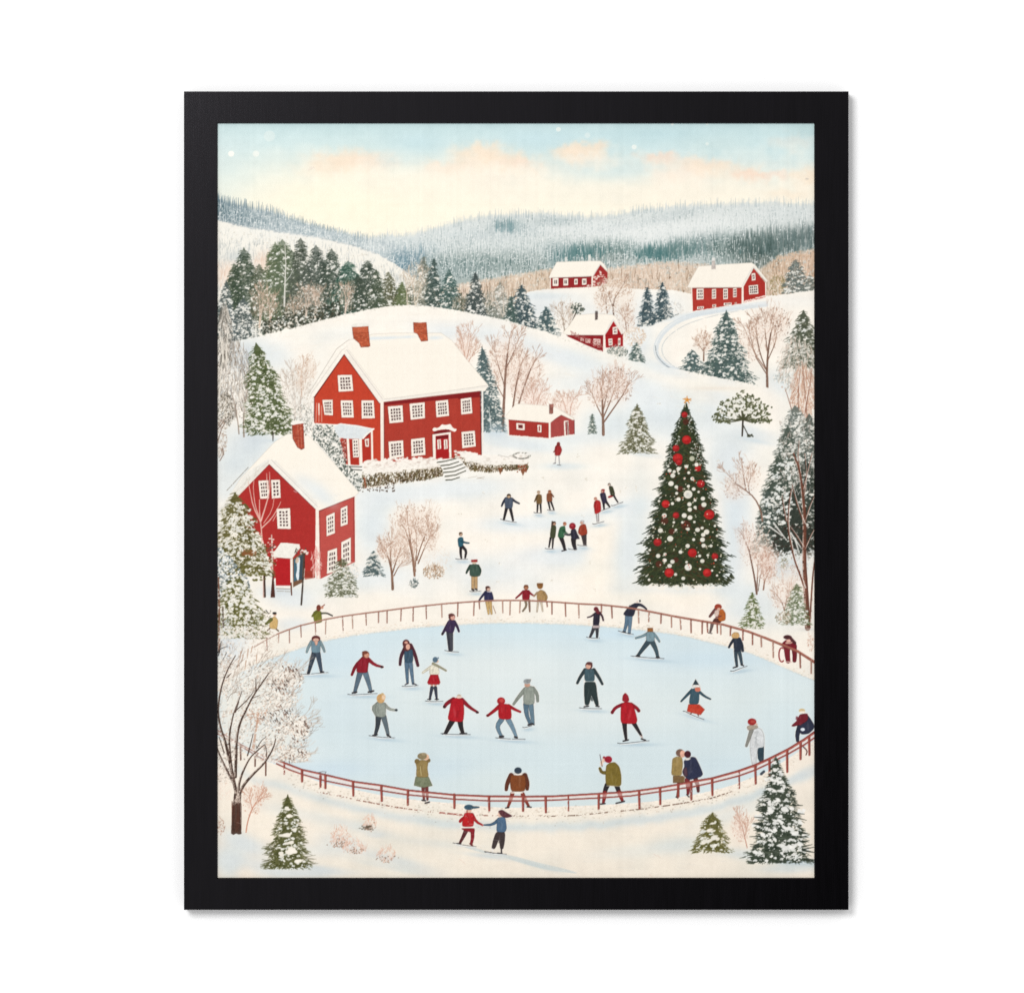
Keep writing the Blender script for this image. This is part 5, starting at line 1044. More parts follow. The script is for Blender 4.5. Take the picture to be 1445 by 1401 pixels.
for x, y, r in [(976.7, 647, 4), (983, 655.5, 3.3), (968.7, 658.4, 3), (957.5, 661.5, 3.2), (945, 664, 3.2), (949.5, 671, 3.8), (951.5, 665.5, 2.6), (972, 667, 2.4), (977, 675.3, 3), (947, 682.3, 4.3), (954.5, 687, 2.8), (971.5, 686, 2.4), (979, 690, 3), (955, 696, 2.4), (971, 697.5, 6.8), (957.5, 704.5, 3.4), (992, 703.5, 3.4), (993.5, 712, 4), (973, 711.5, 3.4), (949, 710.5, 2.5), (973.5, 719, 3.4), (965.7, 727.3, 3.9), (973.8, 730.3, 3.8), (937.5, 727.3, 3.8), (981, 715.8, 2.5), (932, 748.5, 3.9), (984.5, 747.5, 3.8), (971, 746.5, 2.8), (997.3, 750.5, 4.2), (992.5, 754.5, 3.4), (991, 745, 2.5), (945.8, 760, 4.7), (991.5, 761.5, 3.8), (979, 761.3, 2.4), (970.5, 770.3, 3.4), (993, 769.7, 3.3), (1003.4, 770.2, 2.5), (960.5, 778.8, 3), (928.8, 784.3, 3.4), (938.5, 782, 2.6), (938, 790.5, 3.4), (949, 792.5, 3.4), (945, 798.4, 3.6), (987.5, 784.3, 2.3), (999, 783.3, 2.1), (991.2, 791.5, 3.4), (971.3, 800.3, 5.6), (953.5, 810.5, 2.5), (964.3, 816, 3), (916, 818, 2.1), (1010, 790, 1.9), (969, 793, 2), (954, 747.5, 2), (930, 707, 2), (981, 706, 2.2), (986, 694, 2), (963, 737, 2), (980, 736.5, 2), (951, 737, 2), (1009, 742, 1.9), (1012, 756, 2), (917, 776, 2), (922, 744, 1.8), (1012, 812, 1.8), (988, 803, 1.8), (1005, 805, 1.8), (943, 658, 1.8), (966, 675, 1.8), (958, 668, 1.6), (985, 641, 1.6), (975, 638, 1.6)]:
    r *= .9
    dab(x + .4, y + .4, r * 1.08, r * 1.05, (70, 60, 48), .45); c = mix((244, 238, 224), (226, 222, 208), U(0, 1)) if (x, y) not in [(976.7, 647)] else (190, 190, 166)
    dab(x, y, r, r * U(.88, .98), c, .97, tex=.05)
    if r > 5: dab(x + .6, y + .8, r * .6, r * .55, (212, 212, 206), .6, tex=.2)
for i in range(150):
    y = U(655, 822); w = float(prof(y)); dab(float(cxl(y)) + U(-.88, .88) * w, y, U(.5, 1.2), U(.5, 1.1), (240, 230, 208) if U(0, 1) < .8 else (190, 70, 54), .9)
for a in range(5):
    t = -math.pi / 2 + a * 2 * math.pi / 5
    stroke([(969.6, 564.5), (969.6 + 6.2 * math.cos(t), 564.5 + 5.6 * math.sin(t))], 2.6, .8, (206, 128, 46), 1); stroke([(969.6, 564.5), (969.6 + 4.5 * math.cos(t), 564.5 + 4 * math.sin(t))], 1, .5, (240, 190, 104), .8)
for i in range(5): dab(969.6 + U(-6, 6), 564.5 + U(-5, 5), .9, .6, (196, 120, 40), .9)
stroke([(967, 569), (967, 574)], 1.2, 1, (240, 230, 214)); stroke([(971.5, 569), (972, 574)], 1, 1, (230, 214, 196))
tidy(k, 2, 0)

# ---------------------------------------------------------------- the rink
item('painted_ice_rink', 'pale blue oval ice rink')
iceTop = [(300, 985), (330, 955), (360, 938), (383, 930), (424, 915), (466, 903), (500, 897), (540, 892), (590, 886), (640, 882.5), (690, 880), (740, 879.5), (800, 881.5), (840, 884), (862, 885.5), (910, 890), (964, 897.5), (1005, 908), (1036, 915.5), (1067, 925), (1109, 944), (1135, 955), (1160, 965)]
iceBot = [(1160, 1036), (1149, 1045), (1130, 1059), (1110, 1072), (1078, 1092), (1062, 1097), (1028, 1110), (987, 1120), (931, 1130), (880, 1134), (843, 1136), (780, 1138.5), (723, 1140), (690, 1138.5), (640, 1133.5), (600, 1130), (552, 1125), (500, 1114), (465, 1107), (440, 1100), (415, 1086), (380, 1076), (340, 1060), (318, 1048), (300, 1036)]
ice = grad(PY, [(870, (206, 225, 231)), (900, (212, 227, 231)), (940, (217, 229, 231)), (985, (220, 230, 229)), (1040, (213, 226, 228)), (1090, (213, 226, 228)), (1140, (216, 227, 226))])
for x, y, rx, ry, c, a in [(480, 930, 70, 24, (206, 224, 231), .7), (700, 945, 150, 34, (225, 232, 230), .9), (1000, 930, 90, 14, (204, 223, 232), .6), (780, 1010, 190, 34, (224, 231, 229), .8), (480, 1000, 60, 40, (212, 226, 230), .7), (460, 1085, 60, 14, (204, 221, 230), .7), (620, 1085, 60, 16, (206, 222, 229), .6), (880, 895, 60, 8, (203, 223, 233), .6), (430, 1060, 40, 20, (218, 228, 228), .6), (1110, 1010, 40, 30, (214, 227, 229), .7), (700, 1100, 60, 20, (219, 229, 227), .7), (1020, 1080, 60, 14, (208, 224, 229), .6)]:
    wash(ice, x, y, rx, ry, c, a, 0, 1.2)
ice += ((N4 - .5) * 4 + (N3 - .5) * 2)[..., None]
b_ = can.copy(); p_ = chaikin(iceTop + iceBot, 1)
poly(p_, (210, 225, 229), 1, tex=0)
m_ = ids == cur
can[m_] = ice[m_]
edge = lambda pts, w, c, a, r: stroke(pts, w, w, c, a, rough=r, smooth=1, mark=False, tex=.1)
edge([(x, y - .6) for x, y in iceTop], 2.4, (196, 208, 210), .55, .3); edge([(x, y - 3) for x, y in iceTop], 2.6, (232, 222, 206), .5, .42)
edge([(x, y + 1.2) for x, y in iceBot[:-4]], 2.6, (246, 234, 220), .8, .3)
it, ib = lerp(iceTop), lerp(sorted(iceBot))
for i in range(700):
    x = U(345, 1152); y = it(x) - U(.5, 9) ** 1.0
    dab(x, y, U(.6, 1.6), U(.4, 1), [(232, 214, 194), (252, 246, 234), (206, 196, 180), (247, 232, 216)][int(U(0, 4))], U(.3, .8), mark=False)
for i in range(900):
    x = U(410, 1152); y = ib(x) + RN(7, 4.5)
    if y < ib(x) - 1: continue
    dab(x, y, U(.6, 1.8), U(.4, 1.1), [(250, 240, 226), (252, 244, 232), (222, 206, 188), (188, 176, 160)][int(U(0, 3.5))], U(.4, .9), mark=False)
for i in range(260): dab(U(380, 1140), fen(U(380, 1140)) if False else 0, .1, .1, (0, 0, 0), 0, mark=False) if False else None
haze(1140, 1072, 16, 16, (246, 234, 218), .7, -.5); haze(1100, 1090, 20, 8, (246, 234, 218), .6, -.5)
# ---------------------------------------------------------------- people
HALO = (246, 234, 222)
SKIN = (206, 156, 132)
def skate(q, a, b, w=1.0, shade=True):
    (x0, y0), (x1, y1) = a, b
    L_ = math.hypot(x1 - x0, y1 - y0); r = math.atan2(y1 - y0, x1 - x0)
    if shade:
        haze((x0 + x1) / 2 + L_ * .15, (y0 + y1) / 2 + 4, L_ * .6, 2.4, (178, 199, 210), .7, r * .6 + .04)
    mx, my = (x0 + x1) / 2, (y0 + y1) / 2
    stroke([(x0 + L_ * .1, y0 + 1.0), (mx, my + 2.2), (x1 - L_ * .05, y1 + 1.0)], 1.8, 1.3, (246, 246, 242), .75, smooth=1)
    stroke([(x0 + L_ * .15, y0 + 2.2), (mx, my + 3.2), (x1, y1 + 1.2)], .6, .6, (150, 164, 172), .5, smooth=1)
    stroke([(x0, y0 - .6), (x0 + L_ * .12, y0 + .2), (mx, my + .5), (x1, y1)], .95 * w, .7 * w, (58, 56, 58), .9, smooth=1, rough=.2)
def person(label, q, parts, halo=True):
    item('painted_person', label)
    if halo:
        k = cur
        for p in parts:
            if p[0] == 'p': stroke(q(p[2] + p[2][:1]), 2.6, 2.6, HALO, .4, mark=False)
            elif p[0] == 's': stroke(q(p[4]), q.w(p[2]) + 2.2, q.w(p[3]) + 2.2, HALO, .4, mark=False)
    for p in parts:
        t = p[0]
        if t == 'p':
            r = p[3] if len(p) > 3 else 1
            pts = chaikin(chaikin(q(p[2]), 1, True, .16), 1, True, .25) if r else np.array(q(p[2]))
            poly(pts, p[1], 1, tex=.12)
            c = np.asarray(p[1], np.float32)
            stroke(np.vstack([pts, pts[:1]]), .8, .8, c * .55, .45, mark=False)
            mx, my = pts.mean(0); hx = (pts[:, 0].max() - pts[:, 0].min()) * .16; hy = (pts[:, 1].max() - pts[:, 1].min()) * .28
            if hx > .6:
                for j in range(5): dab(mx + U(-1.6, 1.0) * hx, my + U(-.9, .9) * hy, hx * U(.25, .5), hy * U(.4, .9), mix(c, (255, 240, 225) if j < 3 else (0, 0, 0), U(.06, .16)), .6, U(-.2, .2), mark=False, rg=.8)
        elif t == 's':
            c = np.asarray(p[1], np.float32)
            stroke(q(p[4]), q.w(p[2]) + .25, q.w(p[3]) + .2, c * .62, .95, smooth=1); stroke(q(p[4]), max(q.w(p[2]) - .7, .6), max(q.w(p[3]) - .6, .5), c, .95, smooth=1, tex=.12)
        elif t == 'e':
            x, y = q([(p[2], p[3])])[0]; dab(x, y, q.w(p[4]), q.w(p[5]), p[1], 1, p[6] if len(p) > 6 else 0, tex=.12)
        elif t == 'l':
            stroke(q(p[3]), q.w(p[2]), q.w(p[2]), p[1], .9)
        elif t == 'k':
            a, b = q([p[1], p[2]]); skate(q, a, b, shade=len(p) < 4)
        elif t == 'h':                                  # head: hair behind, face in front, features
            x, y = q([(p[1], p[2])])[0]; r = q.w(p[3]); dx = p[6] if len(p) > 6 else 0
            dab(x, y, r, r * 1.02, p[4], 1, tex=.15)
            if p[5] is not None:
                dab(x + dx * r * .35, y + r * .22, r * .68, r * .7, p[5], 1, tex=.06)
                if r > 2.2:
                    dab(x + dx * r * .8, y + r * .3, .7, .5, np.asarray(p[5]) * .86, .8); dab(x + dx * r * .5, y + r * .6, .7, .35, np.asarray(p[5]) * .75, .6)
                    dab(x - dx * r * .3, y - r * .55, r * .8, r * .45, p[4], 1, tex=.15)
    tidy(cur, 1, 0)
DK = (46, 42, 44)
ZF = Z(620, 610, 5.558)
haze(*ZF([(930, 262)])[0], 8, 2, (204, 217, 222), .6)
person('distant person in a long red hooded coat by the shed', ZF, [('l', (176, 172, 170), 8, [(914, 185), (908, 245)]), ('l', (160, 158, 158), 8, [(938, 185), (942, 248)]), ('l', (90, 84, 84), 5, [(895, 245), (912, 240)]), ('l', (90, 84, 84), 5, [(925, 255), (952, 258)]),
    ('p', (160, 46, 46), [(905, 182), (908, 130), (916, 102), (935, 92), (952, 110), (962, 140), (955, 158), (946, 182)]), ('s', (150, 42, 44), 14, 9, [(915, 115), (908, 148), (898, 152)]), ('e', (120, 44, 42), 934, 93, 14, 17)])
person('person in a dark blue jacket gliding with arms out on the snow', ZF, [('s', DK, 24, 15, [(528, 590), (515, 645), (505, 688)]), ('s', DK, 24, 15, [(555, 590), (568, 645), (578, 690)]), ('s', (46, 50, 64), 22, 12, [(522, 520), (500, 550), (489, 578)]), ('s', (46, 50, 64), 20, 12, [(568, 522), (598, 545), (626, 558)]),
    ('p', (76, 86, 102), [(512, 515), (545, 508), (578, 516), (574, 598), (515, 598)]), ('h', 545, 500, 17, (66, 50, 38), (206, 176, 142)), ('k', (480, 684), (604, 706))])
person('child in a brown coat standing beside another on the snow', ZF, [('s', DK, 15, 10, [(772, 560), (768, 625)]), ('s', DK, 15, 10, [(793, 560), (797, 625)]), ('p', (116, 88, 52), [(762, 490), (780, 484), (803, 492), (805, 560), (760, 562)]), ('s', (104, 78, 46), 13, 9, [(766, 500), (748, 542)]), ('h', 778, 470, 13, (180, 152, 124), (206, 176, 150)), ('k', (742, 630), (803, 632))])
person('child in a rust jacket raising one arm', ZF, [('s', DK, 15, 10, [(855, 545), (868, 605)]), ('s', DK, 15, 10, [(876, 545), (898, 605)]), ('p', (132, 78, 52), [(842, 482), (862, 474), (882, 480), (887, 542), (842, 546)]), ('s', (126, 74, 50), 12, 8, [(876, 480), (896, 505)]), ('h', 865, 466, 13, (128, 72, 44), (190, 130, 96)), ('k', (848, 610), (904, 612))])
person('person in a dark olive jacket leaning downhill at the head of the line', ZF, [('s', DK, 15, 10, [(1366, 490), (1382, 520), (1400, 548)]), ('s', (170, 44, 50), 16, 14, [(1355, 498), (1330, 508)]), ('p', (60, 62, 44), [(1328, 422), (1360, 422), (1380, 490), (1345, 502)]), ('h', 1333, 410, 12, (84, 74, 66), (210, 186, 170)), ('k', (1350, 576), (1440, 546))])
person('person in a navy jacket with a red hood in the middle of the line', ZF, [('s', DK, 20, 12, [(1288, 550), (1292, 600)]), ('s', DK, 20, 12, [(1308, 545), (1335, 582)]), ('p', (52, 46, 64), [(1258, 482), (1282, 470), (1302, 474), (1318, 550), (1280, 562)]), ('h', 1282, 460, 15, (146, 56, 58), (200, 150, 130), -1), ('k', (1256, 616), (1340, 588))])
person('child in a red coat at the back of the line', ZF, [('l', (150, 142, 140), 10, [(1232, 645), (1238, 700)]), ('l', (150, 142, 140), 10, [(1248, 640), (1250, 698)]), ('p', (176, 42, 42), [(1214, 545), (1236, 530), (1264, 540), (1270, 622), (1218, 646)]), ('s', (168, 38, 40), 14, 10, [(1222, 550), (1216, 585), (1226, 605)]), ('h', 1225, 522, 13, (176, 120, 100), (206, 160, 140)), ('k', (1202, 720), (1292, 698))])
haze(*ZF([(1010, 930)])[0], 26, 3.5, (206, 219, 225), .6)
person('woman in a long dark green coat at the left of the group of four', ZF, [('s', DK, 16, 10, [(872, 830), (860, 900)]), ('s', DK, 16, 10, [(892, 830), (888, 905)]), ('p', (68, 72, 50), [(878, 730), (905, 725), (917, 742), (908, 832), (866, 826)]), ('h', 900, 714, 16, (76, 54, 42), (200, 156, 130), .6), ('l', (70, 50, 40), 10, [(885, 700), (882, 735)]), ('k', (830, 912), (902, 914))])
person('person in a green jacket leaning towards a friend in the group of four', ZF, [('s', DK, 34, 20, [(955, 825), (972, 870), (984, 918)]), ('l', DK, 10, [(962, 930), (995, 922)]), ('p', (56, 100, 70), [(945, 742), (988, 732), (988, 800), (970, 832), (926, 822)]), ('s', (48, 88, 62), 16, 10, [(975, 770), (1005, 800), (1035, 810)]), ('h', 984, 718, 14, (156, 92, 64), (200, 140, 110), .5)])
person('person in a navy coat with a maroon hood in the group of four', ZF, [('s', DK, 40, 24, [(1052, 840), (1055, 880), (1066, 915)]), ('p', (46, 44, 58), [(1030, 765), (1066, 752), (1092, 820), (1086, 838), (1035, 838)]), ('s', (46, 44, 58), 15, 10, [(1040, 795), (1012, 806), (985, 800)]), ('e', (140, 34, 44), 1044, 735, 26, 26), ('e', (170, 60, 66), 1040, 730, 12, 10), ('l', (46, 42, 50), 12, [(1085, 810), (1095, 832)]), ('k', (1012, 915), (1080, 918), 0)])
person('person in a rust coat at the right of the group of four', ZF, [('s', (70, 62, 62), 24, 12, [(1124, 808), (1135, 880)]), ('s', (70, 62, 62), 24, 12, [(1142, 800), (1148, 880)]), ('p', (154, 62, 42), [(1100, 735), (1125, 718), (1148, 722), (1164, 798), (1112, 812), (1086, 788)]), ('h', 1120, 705, 17, (196, 190, 186), (206, 160, 140), -.6), ('k', (1084, 885), (1158, 888))])
person('person in a teal jacket stepping forward with one arm out', ZF, [('s', DK, 24, 14, [(168, 895), (166, 945), (172, 985)]), ('s', DK, 24, 14, [(180, 895), (212, 930), (202, 982)]), ('p', (44, 90, 106), [(143, 832), (170, 820), (188, 828), (187, 892), (150, 902)]), ('s', (40, 82, 98), 16, 10, [(175, 855), (205, 866), (232, 868)]), ('h', 168, 798, 15, (98, 74, 56), (206, 170, 142), .5), ('k', (128, 994), (222, 994))])
person('stout person in a dark green jacket, tan trousers and a red hat', ZF, [('s', (190, 156, 112), 26, 22, [(264, 1125), (262, 1225)]), ('s', (190, 156, 112), 26, 22, [(286, 1125), (288, 1220)]), ('l', DK, 16, [(258, 1232), (268, 1238)]), ('l', DK, 14, [(284, 1230), (294, 1234)]), ('s', (50, 70, 60), 24, 14, [(244, 1048), (222, 1080), (212, 1102)]), ('s', (50, 70, 60), 24, 14, [(302, 1048), (322, 1080), (320, 1100)]),
    ('p', (62, 84, 72), [(240, 1042), (272, 1030), (302, 1038), (326, 1110), (312, 1130), (236, 1130)]), ('e', (222, 196, 172), 273, 1018, 17, 15), ('p', (164, 48, 48), [(250, 1000), (298, 998), (298, 1016), (250, 1016)], 0), ('k', (238, 1248), (326, 1244))])
ZC = Z(600, 800, 5.3864)
person('person in a navy sweater and tan trousers standing at the back fence', ZC, [('s', (202, 168, 112), 28, 14, [(470, 258), (476, 310), (482, 355)]), ('s', (202, 168, 112), 28, 14, [(492, 258), (498, 310), (504, 355)]), ('l', (140, 96, 72), 5, [(515, 295), (536, 352)]), ('p', (48, 48, 78), [(452, 188), (480, 182), (508, 190), (524, 256), (446, 259)]), ('s', (46, 46, 74), 20, 12, [(460, 190), (430, 225), (410, 254)]), ('h', 477, 164, 19, (84, 54, 48), (216, 180, 160), .7), ('l', (244, 236, 226), 6, [(472, 186), (496, 190)])])
person('child in a red sweater holding hands at the back fence', ZC, [('s', (136, 118, 96), 18, 12, [(760, 252), (772, 295), (742, 335)]), ('s', (140, 108, 92), 16, 11, [(790, 252), (795, 338)]), ('p', (140, 32, 42), [(738, 182), (768, 172), (796, 180), (793, 250), (738, 252)]), ('s', (140, 32, 42), 17, 11, [(745, 186), (715, 215), (690, 236)]), ('s', (140, 32, 42), 17, 11, [(785, 185), (808, 208), (830, 220)]), ('h', 767, 154, 19, (116, 72, 48), (176, 120, 90))])
person('person in a tan coat holding the hand of a child at the back fence', ZC, [('s', (208, 192, 170), 18, 10, [(860, 252), (850, 340)]), ('s', (208, 192, 170), 18, 10, [(880, 252), (893, 335)]), ('p', (170, 136, 90), [(848, 196), (878, 172), (906, 184), (930, 232), (918, 256), (850, 252)]), ('s', (160, 128, 84), 18, 12, [(905, 195), (926, 228), (916, 255)]), ('s', (180, 148, 112), 14, 10, [(852, 195), (838, 210), (826, 222)]), ('e', (146, 100, 56), 873, 145, 22, 22), ('p', (130, 86, 46), [(850, 124), (895, 124), (895, 140), (850, 142)], 0)])
ZA = Z(300, 840, 6.0208)
person('child in a yellow coat and black cap behind the snowy tree', ZA, [('l', (90, 70, 50), 12, [(485, 280), (465, 298)]), ('l', (90, 70, 50), 12, [(538, 285), (558, 302)]), ('p', (204, 170, 112), [(490, 200), (528, 176), (556, 212), (545, 290), (478, 278)]), ('s', (104, 106, 56), 30, 18, [(495, 205), (472, 228), (452, 242)]), ('e', (220, 180, 150), 528, 165, 14, 13), ('e', (40, 38, 36), 525, 152, 18, 11)])
ZB = Z(420, 830, 5.8375)
person('person in an olive jacket leaning over the left end of the back fence', ZB, [('p', (118, 118, 46), [(128, 195), (160, 182), (194, 190), (198, 250), (200, 278), (142, 292), (130, 250)]), ('s', (108, 108, 44), 20, 14, [(155, 190), (132, 212), (120, 230)]), ('s', (92, 92, 70), 13, 9, [(195, 206), (240, 204), (285, 226)]), ('l', (62, 56, 54), 11, [(240, 205), (285, 226)]), ('e', (116, 58, 46), 172, 162, 19, 26), ('e', (206, 150, 126), 200, 158, 13, 12), ('l', (140, 74, 60), 9, [(205, 148), (220, 136)])])
person('skater in a blue grey jumper with brown hair at the left of the ice', ZB, [('s', (54, 64, 76), 44, 22, [(135, 535), (110, 620), (86, 705)]), ('s', (66, 78, 92), 44, 22, [(165, 535), (182, 620), (195, 690)]), ('s', (128, 148, 152), 28, 18, [(115, 440), (88, 482), (74, 525)]), ('s', (128, 148, 152), 28, 18, [(182, 440), (208, 485), (220, 520)]), ('p', (112, 138, 150), [(112, 440), (150, 428), (186, 440), (186, 532), (112, 532)]), ('e', (98, 46, 44), 150, 415, 36, 26), ('e', (228, 186, 164), 150, 425, 24, 14), ('p', (222, 172, 150), [(134, 432), (168, 432), (160, 468), (146, 470)]), ('l', DK, 12, [(82, 702), (95, 690)]), ('l', DK, 12, [(188, 688), (212, 688)]), ('k', (18, 708), (255, 692))])
person('skater in a maroon jumper with one arm stretched out', ZB, [('s', (88, 106, 120), 48, 26, [(515, 690), (490, 780), (470, 855)]), ('s', (100, 120, 134), 48, 26, [(555, 690), (585, 780), (602, 850)]), ('s', (126, 28, 40), 36, 20, [(540, 580), (475, 640), (446, 712)]), ('s', (140, 32, 44), 32, 16, [(575, 580), (635, 632), (700, 648)]), ('p', (140, 32, 44), [(522, 575), (560, 562), (592, 575), (580, 640), (576, 696), (482, 694), (490, 630)]), ('h', 560, 546, 30, (116, 64, 48), (206, 150, 124), .8), ('e', (62, 40, 44), 692, 648, 12, 11), ('l', DK, 14, [(450, 862), (485, 855)]), ('l', DK, 14, [(582, 855), (625, 845)]), ('k', (412, 876), (655, 866))])
person('long haired skater in a brown coat over blue clothes', ZB, [('s', (88, 112, 132), 38, 20, [(898, 605), (900, 700), (905, 780)]), ('s', (94, 118, 138), 38, 20, [(928, 605), (940, 700), (950, 785)]), ('s', (72, 40, 52), 30, 22, [(880, 500), (850, 560), (843, 628)]), ('s', (84, 40, 52), 32, 24, [(930, 470), (965, 540), (990, 635)]), ('p', (58, 82, 100), [(878, 502), (915, 492), (948, 505), (952, 612), (878, 612)]), ('e', (96, 52, 52), 893, 455, 30, 33), ('p', (96, 50, 50), [(868, 455), (925, 450), (940, 500), (900, 520), (872, 510)]), ('e', (226, 174, 152), 908, 482, 17, 24), ('e', (216, 160, 140), 893, 447, 14, 10), ('l', (60, 56, 62), 10, [(885, 795), (910, 780)]), ('l', (60, 56, 62), 10, [(950, 782), (978, 795)]), ('k', (860, 808), (992, 800))])
person('skater in a dark purple jacket gliding near the back fence', ZB, [('s', (58, 58, 66), 40, 26, [(1245, 365), (1250, 440), (1255, 508)]), ('s', (72, 72, 80), 36, 24, [(1262, 365), (1265, 440), (1268, 505)]), ('s', (58, 44, 70), 28, 18, [(1245, 285), (1215, 335), (1192, 378)]), ('s', (58, 44, 70), 26, 16, [(1290, 275), (1315, 315), (1328, 355)]), ('p', (60, 46, 74), [(1240, 262), (1280, 255), (1304, 275), (1284, 372), (1206, 356)]), ('h', 1270, 236, 28, (98, 58, 54), (218, 166, 150), .8), ('e', DK, 1192, 375, 9, 10), ('k', (1212, 514), (1326, 524))])
person('girl in a cream jumper, red skirt and blue hat on the ice', ZB, [('s', (216, 160, 140), 18, 16, [(1106, 785), (1104, 822)]), ('s', (216, 160, 140), 18, 16, [(1134, 785), (1136, 822)]), ('s', (58, 62, 74), 28, 16, [(1106, 820), (1096, 870), (1088, 915)]), ('s', (58, 62, 74), 28, 16, [(1135, 820), (1140, 870), (1146, 915)]), ('s', (226, 220, 198), 22, 14, [(1095, 650), (1062, 672), (1030, 695)]), ('p', (228, 222, 202), [(1092, 640), (1120, 622), (1158, 632), (1168, 712), (1084, 714)]), ('s', (158, 154, 128), 20, 14, [(1115, 620), (1165, 645), (1222, 678)]), ('p', (166, 30, 40), [(1094, 712), (1156, 712), (1174, 775), (1165, 792), (1078, 792), (1068, 776)], 0), ('e', (224, 190, 166), 1148, 600, 14, 14), ('e', (88, 110, 126), 1133, 588, 22, 23), ('e', (110, 126, 138), 1158, 574, 6, 7), ('l', DK, 9, [(1070, 915), (1098, 912)]), ('l', DK, 9, [(1132, 915), (1160, 915)]), ('k', (1052, 930), (1196, 930))])
person('fair haired skater in a grey jacket holding one arm out', ZB, [('s', (60, 66, 72), 46, 24, [(665, 1060), (660, 1130), (640, 1205)]), ('s', (96, 108, 114), 46, 24, [(708, 1060), (730, 1140), (745, 1210)]), ('s', (138, 144, 134), 30, 24, [(662, 948), (618, 985), (650, 1045)]), ('s', (160, 164, 154), 26, 16, [(715, 955), (752, 995), (805, 1004)]), ('p', (146, 152, 142), [(648, 945), (690, 935), (726, 945), (724, 1056), (700, 1062), (650, 1058), (640, 1000)]), ('e', (198, 156, 104), 684, 908, 34, 38), ('e', (226, 196, 164), 708, 895, 16, 24), ('e', (206, 176, 128), 698, 872, 12, 10), ('e', (60, 66, 70), 812, 1003, 12, 11), ('l', DK, 12, [(618, 1212), (655, 1205)]), ('l', DK, 12, [(735, 1205), (765, 1225)]), ('k', (588, 1216), (800, 1232))])
person('skater in a long red coat with a pale cap, arms lowered', ZC, [('s', DK, 42, 26, [(205, 1170), (180, 1215), (155, 1262)]), ('s', DK, 42, 26, [(265, 1170), (272, 1220), (285, 1258)]), ('l', DK, 10, [(130, 1268), (165, 1262)]), ('l', DK, 10, [(265, 1265), (315, 1264)]), ('s', (134, 30, 42), 32, 24, [(215, 1005), (165, 1035), (146, 1062)]), ('s', (140, 30, 42), 32, 16, [(280, 1010), (335, 1065), (400, 1105)]), ('p', (174, 30, 40), [(200, 1005), (245, 992), (290, 1005), (296, 1100), (288, 1182), (168, 1166), (186, 1085)]), ('e', (234, 212, 194), 257, 985, 20, 14), ('e', (190, 170, 150), 258, 974, 12, 6), ('e', (60, 34, 40), 395, 1104, 11, 10), ('e', (60, 34, 40), 145, 1062, 10, 11), ('k', (118, 1268), (342, 1272))])
person('skater in a red hooded jacket and blue jeans, knees bent', ZC, [('s', (104, 130, 146), 40, 22, [(580, 1160), (548, 1205), (560, 1250), (580, 1285)]), ('s', (116, 142, 158), 40, 22, [(632, 1160), (665, 1220), (690, 1285)]), ('l', DK, 18, [(568, 1290), (592, 1288)]), ('l', DK, 16, [(682, 1292), (698, 1296)]), ('s', (160, 28, 38), 30, 18, [(570, 1052), (525, 1092), (475, 1130)]), ('s', (160, 28, 38), 26, 16, [(635, 1055), (680, 1082), (722, 1100)]), ('p', (172, 30, 38), [(556, 1048), (600, 1038), (648, 1048), (660, 1158), (556, 1156)]), ('e', (166, 38, 44), 577, 1018, 31, 28), ('e', (196, 70, 66), 580, 1015, 18, 14), ('e', (104, 30, 34), 475, 1128, 12, 9), ('k', (535, 1300), (760, 1308))])
person('skater in a grey jumper and grey cap with jeans', ZC, [('s', (90, 114, 130), 40, 24, [(765, 1045), (770, 1120), (795, 1185)]), ('s', (104, 128, 142), 40, 24, [(803, 1045), (812, 1120), (820, 1188)]), ('l', DK, 16, [(785, 1200), (815, 1192)]), ('l', DK, 10, [(818, 1192), (828, 1198)]), ('s', (138, 144, 134), 32, 18, [(760, 930), (712, 985), (672, 1042)]), ('s', (138, 144, 134), 28, 20, [(820, 922), (852, 965), (855, 1018)]), ('p', (148, 154, 144), [(752, 912), (790, 900), (826, 912), (834, 1045), (744, 1046)]), ('e', (198, 154, 132), 776, 895, 22, 18), ('e', (156, 160, 160), 774, 870, 27, 20), ('p', (150, 154, 154), [(770, 858), (806, 852), (800, 870), (775, 876)]), ('k', (742, 1220), (810, 1206))])
ZD = Z(800, 830, 5.836)
person('dark clad skater with brown hair and a pale hem near the back fence', ZD, [('s', (60, 60, 66), 30, 18, [(225, 320), (208, 365), (192, 400)]), ('s', (60, 60, 66), 30, 18, [(248, 320), (250, 365), (248, 402)]), ('s', (62, 42, 54), 16, 9, [(230, 210), (200, 232), (170, 240)]), ('s', (66, 40, 52), 18, 13, [(270, 200), (292, 230), (300, 264)]), ('p', (44, 40, 52), [(222, 205), (245, 192), (274, 202), (265, 312), (213, 312)]), ('p', (196, 178, 176), [(214, 306), (268, 306), (268, 326), (212, 328)], 0), ('e', (116, 46, 54), 240, 172, 19, 20), ('p', (110, 44, 52), [(225, 170), (258, 165), (275, 210), (250, 215)]), ('k', (162, 405), (268, 410))])
person('skater in a black jumper bending over the back fence rail', ZD, [('s', (92, 116, 136), 40, 22, [(500, 220), (492, 290), (474, 352)]), ('s', (102, 126, 146), 38, 22, [(522, 220), (520, 300), (514, 368)]), ('l', DK, 12, [(460, 358), (482, 362)]), ('l', DK, 12, [(504, 372), (520, 374)]), ('s', (46, 48, 62), 30, 13, [(562, 140), (600, 134), (630, 148), (656, 172)]), ('p', (46, 48, 62), [(464, 212), (492, 172), (528, 138), (562, 122), (588, 126), (586, 150), (566, 172), (550, 232), (482, 226)]), ('e', (52, 50, 58), 602, 104, 7, 10), ('e', (222, 200, 186), 580, 112, 9, 7), ('k', (424, 354), (548, 378))])
